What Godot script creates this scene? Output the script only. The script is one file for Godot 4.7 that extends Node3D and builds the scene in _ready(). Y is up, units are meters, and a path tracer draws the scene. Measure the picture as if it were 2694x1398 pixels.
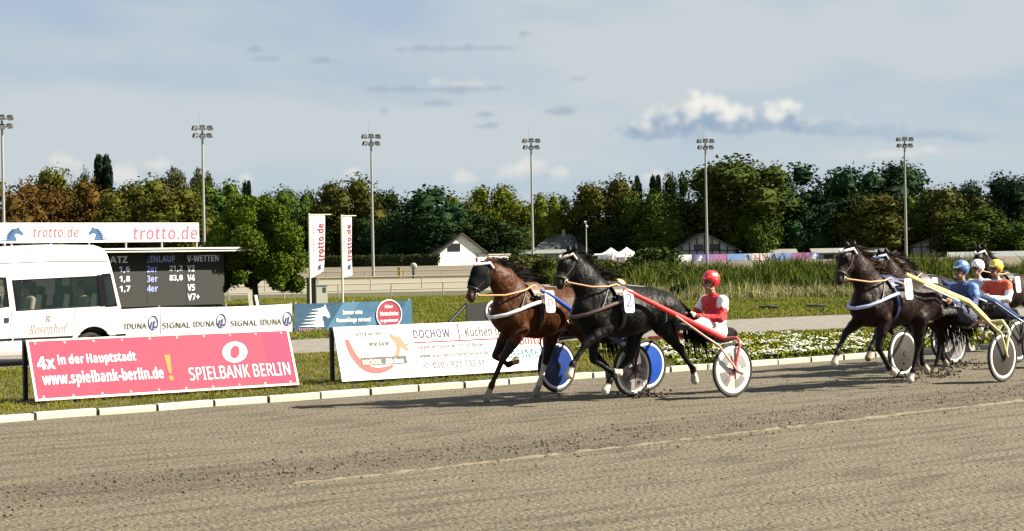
extends Node3D
# A trotting race on a sand track: metres, y up, the camera stands at the rail looking towards -z.

var rng := RandomNumberGenerator.new()
var mats := {}
var used := {}
var lumps := FastNoiseLite.new()
const TRACK_ANGLE := 40.4
const RAIL_START := Vector3(-0.07, 0, -28.47)

# ---------------------------------------------------------------- shapes
class Shape:
	var v := PackedVector3Array()
	var n := PackedVector3Array()
	var c := PackedColorArray()
	var col := Color.WHITE
	func corner(p: Vector3, m: Vector3) -> void:
		v.append(p); n.append(m); c.append(col)
	func tri(a: Vector3, b: Vector3, d: Vector3) -> void:
		var m := (b - a).cross(d - a).normalized()
		corner(a, m); corner(d, m); corner(b, m)
	func quad(a: Vector3, b: Vector3, d: Vector3, e: Vector3) -> void:
		tri(a, b, d); tri(a, d, e)
	func stri(a: Vector3, b: Vector3, d: Vector3, na: Vector3, nb: Vector3, nd: Vector3) -> void:
		corner(a, na); corner(d, nd); corner(b, nb)
	func box(at: Vector3, size: Vector3, t := Basis.IDENTITY) -> void:
		var h := size * 0.5
		var p := []
		for i in 8:
			p.append(at + t * Vector3(h.x if i & 1 else -h.x, h.y if i & 2 else -h.y, h.z if i & 4 else -h.z))
		quad(p[4], p[5], p[7], p[6]); quad(p[1], p[0], p[2], p[3])
		quad(p[5], p[1], p[3], p[7]); quad(p[0], p[4], p[6], p[2])
		quad(p[6], p[7], p[3], p[2]); quad(p[0], p[1], p[5], p[4])
	func span(a: Vector3, b: Vector3) -> void:
		box((a + b) * 0.5, (b - a).abs())
	func tube(pts: Array, radii: Array, sides := 8, flat := 1.0) -> void:
		var prev := []
		var up := Vector3.UP
		var total := pts.size()
		for i in total:
			var d: Vector3 = (pts[mini(i + 1, total - 1)] - pts[maxi(i - 1, 0)]).normalized()
			if i == 0 and absf(d.y) > 0.9:
				up = Vector3.RIGHT
			var s := d.cross(up).normalized()
			if s.length() < 0.1:
				s = d.cross(Vector3.RIGHT).normalized()
			up = s.cross(d).normalized()
			var r: float = radii[mini(i, radii.size() - 1)]
			var cur := []
			for k in sides:
				var a := TAU * k / sides
				var m := (s * cos(a) + up * sin(a) * flat)
				cur.append([pts[i] + m * r, (s * cos(a) + up * sin(a) / flat).normalized()])
			if i > 0:
				for k in sides:
					var k2 := (k + 1) % sides
					stri(prev[k][0], cur[k][0], cur[k2][0], prev[k][1], cur[k][1], cur[k2][1])
					stri(prev[k][0], cur[k2][0], prev[k2][0], prev[k][1], cur[k2][1], prev[k2][1])
			if i == 0 or i == total - 1:
				var m := -d if i == 0 else d
				for k in sides:
					var k2 := (k + 1) % sides
					stri(pts[i], cur[k if i == 0 else k2][0], cur[k2 if i == 0 else k][0], m, m, m)
			prev = cur
	func ball(at: Vector3, r: Vector3, rings := 8, sides := 12, t := Basis.IDENTITY, low := 0.0, high := 1.0) -> void:
		for i in rings:
			var a0 := PI * lerpf(low, high, float(i) / rings)
			var a1 := PI * lerpf(low, high, float(i + 1) / rings)
			for k in sides:
				var b0 := TAU * k / sides
				var b1 := TAU * (k + 1) / sides
				var q := []
				for e in [[a0, b0], [a1, b0], [a1, b1], [a0, b1]]:
					var u := Vector3(sin(e[0]) * cos(e[1]), cos(e[0]), sin(e[0]) * sin(e[1]))
					q.append([at + t * (u * r), (t * (u / r)).normalized()])
				stri(q[0][0], q[2][0], q[1][0], q[0][1], q[2][1], q[1][1])
				stri(q[0][0], q[3][0], q[2][0], q[0][1], q[3][1], q[2][1])
	func ring(at: Vector3, ex: Vector3, ey: Vector3, r: float, sides := 40, tube_sides := 8, wide := 1.0) -> void:
		# a closed tube on the ellipse at + ex cos + ey sin; «wide» stretches the section across the ring
		var across := ex.cross(ey).normalized()
		var grid := []
		for i in sides:
			var a := TAU * i / sides
			var p := at + ex * cos(a) + ey * sin(a)
			var o := (p - at).normalized()
			var row := []
			for k in tube_sides:
				var b := TAU * k / tube_sides
				row.append([p + o * cos(b) * r + across * sin(b) * r * wide, (o * cos(b) + across * sin(b) / wide).normalized()])
			grid.append(row)
		for i in sides:
			var i2 := (i + 1) % sides
			for k in tube_sides:
				var k2 := (k + 1) % tube_sides
				stri(grid[i][k][0], grid[i2][k][0], grid[i2][k2][0], grid[i][k][1], grid[i2][k][1], grid[i2][k2][1])
				stri(grid[i][k][0], grid[i2][k2][0], grid[i][k2][0], grid[i][k][1], grid[i2][k2][1], grid[i][k2][1])
	func disc(at: Vector3, ex: Vector3, ey: Vector3, r0: float, r1: float, bulge0: float, bulge1: float, a0 := 0.0, a1 := TAU, sides := 40) -> void:
		var m := ex.cross(ey).normalized()
		for i in sides:
			var p := lerpf(a0, a1, float(i) / sides)
			var q := lerpf(a0, a1, float(i + 1) / sides)
			var u := ex * cos(p) + ey * sin(p)
			var w := ex * cos(q) + ey * sin(q)
			quad(at + u * r0 + m * bulge0, at + u * r1 + m * bulge1, at + w * r1 + m * bulge1, at + w * r0 + m * bulge0)
	func prism(poly: PackedVector2Array, z0: float, z1: float, t := Transform3D.IDENTITY) -> void:
		if Geometry2D.is_polygon_clockwise(poly):
			poly = poly.duplicate()
			poly.reverse()
		var idx := Geometry2D.triangulate_polygon(poly)
		for i in range(0, idx.size(), 3):
			var a := poly[idx[i]]
			var b := poly[idx[i + 1]]
			var d := poly[idx[i + 2]]
			if (b - a).cross(d - a) < 0.0:
				var s := b
				b = d
				d = s
			tri(t * Vector3(a.x, a.y, z1), t * Vector3(b.x, b.y, z1), t * Vector3(d.x, d.y, z1))
			tri(t * Vector3(a.x, a.y, z0), t * Vector3(d.x, d.y, z0), t * Vector3(b.x, b.y, z0))
		for i in poly.size():
			var a := poly[i]
			var b := poly[(i + 1) % poly.size()]
			quad(t * Vector3(a.x, a.y, z0), t * Vector3(b.x, b.y, z0), t * Vector3(b.x, b.y, z1), t * Vector3(a.x, a.y, z1))
	func mesh(colored := false) -> ArrayMesh:
		var a := []
		a.resize(Mesh.ARRAY_MAX)
		a[Mesh.ARRAY_VERTEX] = v
		a[Mesh.ARRAY_NORMAL] = n
		if colored:
			a[Mesh.ARRAY_COLOR] = c
		var m := ArrayMesh.new()
		m.add_surface_from_arrays(Mesh.PRIMITIVE_TRIANGLES, a)
		return m

# ---------------------------------------------------------------- objects
func numbered(called: String) -> String:
	var k: int = used.get(called, -1) + 1
	used[called] = k
	return called if k == 0 else "%s_%03d" % [called, k]

func tag(o: Node3D, label: String, category: String, group := "") -> Node3D:
	o.set_meta("label", label)
	o.set_meta("category", category)
	if group:
		o.set_meta("group", group)
	return o

func thing(called: String, label: String, category: String, at := Vector3.ZERO, turn := 0.0, group := "") -> Node3D:
	var o := Node3D.new()
	o.name = numbered(called)
	add_child(o)
	o.position = at
	o.rotation.y = turn
	return tag(o, label, category, group)

func part(called: String, shape, m: Material, parent: Node3D, colored := false) -> MeshInstance3D:
	var o := MeshInstance3D.new()
	o.name = called
	o.mesh = shape.mesh(colored) if shape is Shape else shape
	o.material_override = m
	parent.add_child(o, true)
	return o

func struct(called: String, shape, m: Material, parent: Node3D = self, colored := false) -> MeshInstance3D:
	var o := part(called, shape, m, parent, colored)
	if parent == self:
		o.set_meta("kind", "structure")
	return o

func dup(o: Node3D, called: String, label: String, at: Vector3, turn := 0.0) -> Node3D:
	var r: Node3D = o.duplicate()
	r.name = numbered(called)
	add_child(r)
	r.position = at
	r.rotation.y = turn
	r.set_meta("label", label)
	return r

func mat(called: String, r: float, g: float, b: float, rough := 0.8, metal := 0.0) -> StandardMaterial3D:
	if mats.has(called):
		return mats[called]
	var m := StandardMaterial3D.new()
	m.resource_name = called
	m.albedo_color = Color(r, g, b).linear_to_srgb()
	m.roughness = rough
	m.metallic = metal
	mats[called] = m
	return m

func vmat(called: String, rough := 0.8) -> StandardMaterial3D:
	var m := mat(called, 1, 1, 1, rough)
	m.vertex_color_use_as_albedo = true
	if called.contains("lea") or called.contains("grass") or called.contains("plants"):
		m.metallic_specular = 0.15
	return m

func noise_tex(size: int, freq: float, octaves: int, kind := FastNoiseLite.TYPE_SIMPLEX_SMOOTH, colors := [], seed_ := 1, offsets := []) -> NoiseTexture2D:
	var f := FastNoiseLite.new()
	f.seed = seed_
	f.noise_type = kind
	f.frequency = freq
	f.fractal_octaves = octaves
	var t := NoiseTexture2D.new()
	t.width = size
	t.height = size
	t.seamless = true
	t.noise = f
	if colors.size():
		var g := Gradient.new()
		g.offsets = PackedFloat32Array(offsets if offsets.size() else [0.0, 1.0])
		var cs := PackedColorArray()
		for e in colors:
			cs.append(Color(e[0], e[1], e[2]).linear_to_srgb())
		g.colors = cs
		t.color_ramp = g
	return t

func copies(called: String, mesh: Mesh, m: Material, where: Array, colors: Array = []) -> MultiMeshInstance3D:
	var mm := MultiMesh.new()
	mm.transform_format = MultiMesh.TRANSFORM_3D
	mm.use_colors = colors.size() > 0
	mm.mesh = mesh
	mm.instance_count = where.size()
	for i in where.size():
		mm.set_instance_transform(i, where[i])
		if colors.size():
			mm.set_instance_color(i, colors[i])
	var o := MultiMeshInstance3D.new()
	o.name = numbered(called)
	o.multimesh = mm
	o.material_override = m
	add_child(o)
	o.set_meta("kind", "stuff")
	return o

# lettering: the text's own box is fitted into w x h at (x, y) on the parent's face
var font_plain := SystemFont.new()
var font_bold := SystemFont.new()
var font_serif := SystemFont.new()
var font_mono := SystemFont.new()
func write(parent: Node3D, txt: String, x: float, y: float, w: float, h: float, m: Material, z := 0.003, font: Font = null, slant := 0.0, turn := 0.0, called := "lettering") -> MeshInstance3D:
	var t := TextMesh.new()
	t.text = txt
	t.font = font if font else font_bold
	t.font_size = 48
	t.pixel_size = 0.02
	t.depth = 0.004
	t.curve_step = 2.0
	var box := t.get_aabb()
	var o := part(called, t, m, parent)
	var sx := w / maxf(box.size.x, 0.01)
	var sy := h / maxf(box.size.y, 0.01)
	var b := Basis(Vector3(sx, 0, 0), Vector3(slant * sy, sy, 0), Vector3(0, 0, 1))
	var tilt := Basis(Vector3(0, 0, 1), turn)
	var off := b * Vector3(box.position.x + slant * 0.0, box.position.y, 0)
	o.transform = Transform3D(tilt * b, Vector3(x, y, z) - tilt * off)
	return o

# ---------------------------------------------------------------- bodies: a smooth union of tapered capsules, meshed by surface nets
# bone: [a, ra, b, rb, narrow, tag, blend]
func body_field(bones: Array, cell: float) -> Dictionary:
	var lo := Vector3(1e9, 1e9, 1e9)
	var hi := -lo
	for e in bones:
		for p in [[e[0], e[1]], [e[2], e[3]]]:
			var r := Vector3(p[1], p[1], p[1] * maxf(e[4], 1.0))
			lo = lo.min(p[0] - r)
			hi = hi.max(p[0] + r)
	lo -= Vector3.ONE * cell * 4.0
	hi += Vector3.ONE * cell * 4.0
	var nx := int((hi.x - lo.x) / cell) + 2
	var ny := int((hi.y - lo.y) / cell) + 2
	var nz := int((hi.z - lo.z) / cell) + 2
	var f := PackedFloat32Array()
	f.resize(nx * ny * nz)
	f.fill(1000.0)
	var near := f.duplicate()
	var ids := PackedByteArray()
	ids.resize(nx * ny * nz)
	for e in bones:
		var a: Vector3 = e[0]
		var b: Vector3 = e[2]
		var ra: float = e[1]
		var rb: float = e[3]
		var w: float = e[4]
		var id: int = e[5]
		var k: float = e[6]
		var rm := maxf(ra, rb) + k + cell * 2.5
		var rz := rm * maxf(w, 1.0)
		var i0 := maxi(0, int((minf(a.x, b.x) - rm - lo.x) / cell))
		var i1 := mini(nx - 1, int((maxf(a.x, b.x) + rm - lo.x) / cell) + 1)
		var j0 := maxi(0, int((minf(a.y, b.y) - rm - lo.y) / cell))
		var j1 := mini(ny - 1, int((maxf(a.y, b.y) + rm - lo.y) / cell) + 1)
		var k0 := maxi(0, int((minf(a.z, b.z) - rz - lo.z) / cell))
		var k1 := mini(nz - 1, int((maxf(a.z, b.z) + rz - lo.z) / cell) + 1)
		var bx := b.x - a.x
		var by := b.y - a.y
		var bz := (b.z - a.z) / w
		var inv := 1.0 / maxf(bx * bx + by * by + bz * bz, 1e-9)
		var dr := rb - ra
		var ik := 0.25 / k
		for kz in range(k0, k1 + 1):
			var pz := (lo.z + kz * cell - a.z) / w
			for jy in range(j0, j1 + 1):
				var py := lo.y + jy * cell - a.y
				var base := (kz * ny + jy) * nx
				var part_t := (py * by + pz * bz) * inv
				for ix in range(i0, i1 + 1):
					var px := lo.x + ix * cell - a.x
					var t := clampf(px * bx * inv + part_t, 0.0, 1.0)
					var x := px - bx * t
					var y := py - by * t
					var z := pz - bz * t
					var d := sqrt(x * x + y * y + z * z) - ra - dr * t
					var q := base + ix
					if d < near[q]:
						near[q] = d
						ids[q] = id
					var g := f[q]
					var h := k - absf(g - d)
					if h > 0.0:
						f[q] = minf(g, d) - h * h * ik
					elif d < g:
						f[q] = d
	var vid := PackedInt32Array()
	vid.resize(nx * ny * nz)
	vid.fill(-1)
	var v := PackedVector3Array()
	var nn := PackedVector3Array()
	var tags := PackedByteArray()
	var sl := nx * ny
	var corner := [0, 1, nx, nx + 1, sl, sl + 1, sl + nx, sl + nx + 1]
	var edges := [[0, 1], [2, 3], [4, 5], [6, 7], [0, 2], [1, 3], [4, 6], [5, 7], [0, 4], [1, 5], [2, 6], [3, 7]]
	var limit := cell * 4.5
	for kz in range(1, nz - 2):
		for jy in range(1, ny - 2):
			var base := (kz * ny + jy) * nx
			for ix in range(1, nx - 2):
				var q := base + ix
				if absf(f[q]) > limit:
					continue
				var mask := 0
				for m in 8:
					if f[q + corner[m]] < 0.0:
						mask |= 1 << m
				if mask == 0 or mask == 255:
					continue
				var p := Vector3.ZERO
				var cnt := 0
				for e in edges:
					var s0: bool = mask & (1 << e[0]) != 0
					var s1: bool = mask & (1 << e[1]) != 0
					if s0 == s1:
						continue
					var f0 := f[q + corner[e[0]]]
					var f1 := minf(f[q + corner[e[1]]], cell * 4.0)
					f0 = minf(f0, cell * 4.0)
					var t := f0 / (f0 - f1)
					var c0 := Vector3(e[0] & 1, (e[0] >> 1) & 1, e[0] >> 2)
					var c1 := Vector3(e[1] & 1, (e[1] >> 1) & 1, e[1] >> 2)
					p += c0.lerp(c1, t)
					cnt += 1
				p /= cnt
				vid[q] = v.size()
				v.append(lo + (Vector3(ix, jy, kz) + p) * cell)
				var cap := cell * 5.0
				nn.append(Vector3(
					minf(f[q + 1 + nx + sl], cap) + minf(f[q + 1], cap) - minf(f[q], cap) - minf(f[q + nx + sl], cap),
					minf(f[q + nx + 1], cap) + minf(f[q + nx + sl], cap) - minf(f[q + 1 + sl], cap) - minf(f[q], cap),
					minf(f[q + sl], cap) + minf(f[q + sl + nx + 1], cap) - minf(f[q], cap) - minf(f[q + nx + 1], cap)).normalized())
				tags.append(ids[q])
	var idx := PackedInt32Array()
	for kz in range(2, nz - 2):
		for jy in range(2, ny - 2):
			var base := (kz * ny + jy) * nx
			for ix in range(2, nx - 2):
				var q := base + ix
				if vid[q] < 0:
					continue
				var inside := f[q] < 0.0
				for e in [[1, nx, sl], [nx, sl, 1], [sl, 1, nx]]:
					if (f[q + e[0]] < 0.0) == inside:
						continue
					var a := vid[q]
					var b := vid[q - e[1]]
					var d := vid[q - e[1] - e[2]]
					var g := vid[q - e[2]]
					if a < 0 or b < 0 or d < 0 or g < 0:
						continue
					if inside:
						idx.append_array([a, d, b, a, g, d])
					else:
						idx.append_array([a, b, d, a, d, g])
	return {"v": v, "n": nn, "tags": tags, "idx": idx}

func body_mesh(fields: Array, palette: Array, mottle := 0.12) -> ArrayMesh:
	var v := PackedVector3Array()
	var nn := PackedVector3Array()
	var cc := PackedColorArray()
	var idx := PackedInt32Array()
	for f in fields:
		var at := v.size()
		v.append_array(f.v)
		nn.append_array(f.n)
		for i in f.v.size():
			var k: float = 1.0 + mottle * 2.0 * lumps.get_noise_3dv(f.v[i] * 9.0)
			var p: Color = palette[f.tags[i]]
			cc.append(Color(p.r * k, p.g * k, p.b * k))
		for i in f.idx:
			idx.append(i + at)
	var a := []
	a.resize(Mesh.ARRAY_MAX)
	a[Mesh.ARRAY_VERTEX] = v
	a[Mesh.ARRAY_NORMAL] = nn
	a[Mesh.ARRAY_COLOR] = cc
	a[Mesh.ARRAY_INDEX] = idx
	var m := ArrayMesh.new()
	m.add_surface_from_arrays(Mesh.PRIMITIVE_TRIANGLES, a)
	return m

func pt(p: Vector2, z: float) -> Vector3:
	return Vector3(p.x, p.y, z)

# ---------------------------------------------------------------- sky: air, thin veils and cumulus, by azimuth and height in degrees
var cirrus := FastNoiseLite.new()
var puffy := FastNoiseLite.new()
const FLAT_CLOUDS := [[-7.73, 6.38, 0.37, 0.1], [-7.25, 6.13, 0.67, 0.12], [-5.5, 6.05, 0.55, 0.1], [-1.74, 6.36, 2.01, 0.15], [0.51, 6.77, 0.22, 0.09], [-2.17, 5.13, 2.44, 0.15], [-2.35, 4.72, 0.67, 0.11], [-0.77, 4.35, 0.61, 0.15], [-0.73, 3.99, 0.37, 0.13], [1.67, 4.41, 0.67, 0.12], [-3.9, 4.49, 0.18, 0.09], [2.22, 5.36, 0.37, 0.06], [-24.0, 5.2, 1.6, 0.13], [21.0, 6.1, 1.8, 0.14], [33.0, 5.0, 1.5, 0.15], [-38.0, 6.3, 1.9, 0.16]]
const CUMULUS := [[4.28, 3.77, 0.85, 0.27], [4.89, 3.98, 0.73, 0.39], [5.55, 4.12, 0.76, 0.55], [6.1, 4.18, 0.55, 0.49], [6.58, 3.96, 0.73, 0.34], [7.18, 4.0, 0.67, 0.39], [7.78, 4.09, 0.61, 0.37], [8.44, 4.08, 0.43, 0.41], [8.86, 3.8, 0.73, 0.22], [9.92, 3.71, 0.73, 0.27], [10.74, 3.57, 0.73, 0.2], [11.57, 3.56, 0.73, 0.22], [12.62, 3.46, 0.98, 0.17], [13.66, 3.32, 0.73, 0.15], [30.5, 4.0, 1.2, 0.5], [32.0, 4.3, 1.0, 0.6], [-33.0, 3.6, 1.3, 0.5], [-31.5, 3.9, 1.0, 0.6]]
const FAR_CUMULUS := [[-13.26, 2.98, 0.63, 0.41], [-11.76, 2.71, 0.37, 0.37], [-10.58, 2.87, 0.43, 0.27], [-11.88, 2.53, 0.73, 0.22], [-4.72, 2.65, 0.43, 0.27], [-1.32, 2.41, 0.67, 0.27], [0.76, 2.74, 0.55, 0.39], [0.02, 2.57, 0.55, 0.32], [1.49, 2.49, 0.49, 0.29], [4.4, 2.32, 0.49, 0.3], [-2.17, 5.33, 0.49, 0.24], [-0.95, 5.31, 0.43, 0.22], [-1.56, 5.25, 0.49, 0.15], [-8.09, 2.46, 0.3, 0.3], [12.5, 2.97, 0.73, 0.1], [11.33, 2.87, 0.98, 0.1]]

func sky_color(az: float, el: float) -> Color:
	var up := clampf(el / 90.0, 0.0, 1.0)
	var e := maxf(el, -2.0)
	var wrap := az
	if absf(az) > 90.0:
		wrap = signf(az) * (180.0 - absf(az))  # mirrored round the back so that the two ends meet
	var blue := Color(0.50, 0.60, 0.67).lerp(Color(0.42, 0.53, 0.665), clampf(e / 8.0, 0.0, 1.0)).lerp(Color(0.21, 0.33, 0.56), clampf((el - 10.0) / 60.0, 0.0, 1.0))
	var veil := Color(0.585, 0.65, 0.68)
	# long thin veils: stretched noise whose bands get wider with height
	var band := pow(maxf(e, 0.0) + 1.5, 0.75) * 2.2
	var n1 := cirrus.get_noise_2d(wrap * 3.6, band * 15.0 + wrap * 1.1)
	var n2 := cirrus.get_noise_2d(wrap * 11.0 + 300.0, band * 40.0 + wrap * 3.0)
	var edge := 5.55 - 0.055 * (wrap + 15.3)
	var low_band := smoothstep(edge + 0.12, edge - 0.5, e + n1 * 0.25) * smoothstep(1.9, 3.3, e) * smoothstep(12.0, -2.0, wrap)
	var right := smoothstep(-4.0, 5.0, wrap) * smoothstep(4.9, 6.6, e + n1 * 0.8) * smoothstep(40.0, 12.0, e)
	var w := 0.58 + n1 * 0.75 + n2 * 0.3 + 0.5 * low_band + 0.38 * right
	w -= 0.3 * smoothstep(5.6, 7.0, e + n1) * smoothstep(3.0, -8.0, wrap) * smoothstep(30.0, 10.0, e)
	var c := blue.lerp(veil, clampf(w, 0.0, 1.0))
	# warm haze at the horizon
	c = c.lerp(Color(0.49, 0.59, 0.675), 0.6 * smoothstep(3.2, 0.5, e))
	if el < 16.0 and el > -1.0:
		var j := puffy.get_noise_2d(wrap * 60.0, el * 75.0)
		var j2 := puffy.get_noise_2d(wrap * 150.0 + 70.0, el * 190.0)
		for q in FAR_CUMULUS:
			var dx: float = (wrap - q[0]) / q[2]
			if absf(dx) < 1.7:
				var dy: float = (e - q[1]) / q[3]
				var d := 1.0 - sqrt(dx * dx + dy * dy) + j * 0.75 + j2 * 0.35
				c = c.lerp(Color(0.80, 0.79, 0.75), 0.62 * smoothstep(0.0, 0.5, d) * smoothstep(-0.9, 0.2, dy + j * 0.5))
		for q in FLAT_CLOUDS:
			var dx: float = (wrap - q[0]) / q[2]
			if absf(dx) < 1.6:
				var dy: float = (e - q[1]) / q[3]
				dy = dy * (1.0 if dy > 0.0 else 1.7)
				var d := 1.0 - sqrt(dx * dx + dy * dy) + j * 0.8 + j2 * 0.3
				c = c.lerp(Color(0.375, 0.445, 0.545), 0.75 * smoothstep(0.0, 0.5, d))
		var dens := -9.0
		var tall := 0.0
		for q in CUMULUS:
			var dx: float = (wrap - q[0]) / q[2]
			if absf(dx) < 1.7:
				var dy: float = (e - q[1]) / q[3]
				dx *= 0.78
				dy *= 0.72
				var d := 1.0 - sqrt(dx * dx + dy * dy * (1.0 if dy > 0.0 else 1.7))
				if d > dens:
					dens = d
					tall = dy + dx * 0.35
		if dens > -1.5:
			var m := smoothstep(-0.08, 0.42, dens + j * 0.55 + j2 * 0.35)
			var big := lerpf(1.0, 0.45, smoothstep(8.4, 10.2, wrap))
			var lit := smoothstep(-0.25, 0.95, 0.5 * tall + 0.9 * ((e - 3.62) / 0.9 - 0.42) + j * 0.8 + j2 * 0.5) * big
			var body := Color(0.29, 0.40, 0.565).lerp(Color(0.45, 0.52, 0.60), clampf(tall * 0.6 + 0.45 + j, 0.0, 1.0)).lerp(Color(0.92, 0.90, 0.84), lit)
			c = c.lerp(body, m * lerpf(0.9, 0.38, smoothstep(8.4, 10.2, wrap)))
	return c

func paint_sky(scale: float) -> Image:
	var rough := Image.create_empty(512, 256, false, Image.FORMAT_RGBF)
	for y in 256:
		for x in 512:
			var c := sky_color(fposmod((x + 0.5) / 512.0 * 360.0 + 180.0, 360.0) - 180.0, 90.0 - (y + 0.5) / 256.0 * 180.0)
			rough.set_pixel(x, y, Color(c.r * scale, c.g * scale, c.b * scale))
	rough.resize(4096, 2048, Image.INTERPOLATE_CUBIC)
	for y in range(int((90.0 - 17.0) / 180.0 * 2048), int(92.0 / 180.0 * 2048)):
		for x in range(-478, 478):
			var c := sky_color((x + 0.5) / 4096.0 * 360.0, 90.0 - (y + 0.5) / 2048.0 * 180.0)
			rough.set_pixel(posmod(x, 4096), y, Color(c.r * scale, c.g * scale, c.b * scale))
	return rough

# ---------------------------------------------------------------- the track's own line: along the white kerb (s) and off it (o, towards the infield)
func rail_point(s: float, o := 0.0, y := 0.0) -> Vector3:
	var p := RAIL_START
	var steps := 24
	for i in steps:
		var a := deg_to_rad(TRACK_ANGLE - 0.12 * s * (i + 0.5) / steps)
		p += Vector3(cos(a), 0, -sin(a)) * s / steps
	var e := deg_to_rad(TRACK_ANGLE - 0.12 * s)
	return p + Vector3(-sin(e), 0, -cos(e)) * o + Vector3(0, y, 0)

func rail_angle(s: float) -> float:
	return deg_to_rad(TRACK_ANGLE - 0.12 * s)

func _ready() -> void:
	rng.seed = 20240914
	lumps.seed = 5
	lumps.frequency = 1.0
	lumps.fractal_octaves = 3
	cirrus.seed = 11
	cirrus.frequency = 0.02
	cirrus.fractal_octaves = 4
	puffy.seed = 4
	puffy.frequency = 0.014
	puffy.fractal_octaves = 4
	font_plain.font_names = ["Droid Sans"]
	font_bold.font_names = ["Droid Sans"]
	font_bold.font_weight = 700
	font_serif.font_names = ["Droid Serif"]
	font_serif.font_weight = 700
	font_mono.font_names = ["Droid Sans Mono"]
	# camera, sky, sun, exposure
	var cam := Camera3D.new()
	cam.name = "camera"
	cam.fov = 16.19
	cam.far = 9000.0
	cam.position = Vector3(0, 1.95, 0)
	cam.rotation_degrees = Vector3(-0.274, 0, -0.95)
	add_child(cam)
	cam.current = true
	var exposure := 3.5
	var env := Environment.new()
	env.background_mode = Environment.BG_SKY
	env.sky = Sky.new()
	var pano := PanoramaSkyMaterial.new()
	pano.panorama = ImageTexture.create_from_image(paint_sky(1.0 / exposure))
	env.sky.sky_material = pano
	env.tonemap_mode = Environment.TONE_MAPPER_LINEAR
	env.tonemap_exposure = exposure
	env.sdfgi_enabled = true
	env.ssao_enabled = true
	env.ssil_enabled = true
	var world := WorldEnvironment.new()
	world.name = "world"
	world.environment = env
	add_child(world)
	var sun := DirectionalLight3D.new()
	sun.name = "sun"
	sun.light_energy = 1.6
	sun.light_color = Color(1.0, 0.955, 0.87)
	sun.light_angular_distance = 0.5
	sun.shadow_enabled = true
	add_child(sun)
	sun.look_at_from_position(Vector3(80, 60, 0), Vector3.ZERO)
	build_ground()
	build_background()
	build_infield()
	build_signs()
	build_van()
	build_teams()
	build_small_things()

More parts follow.
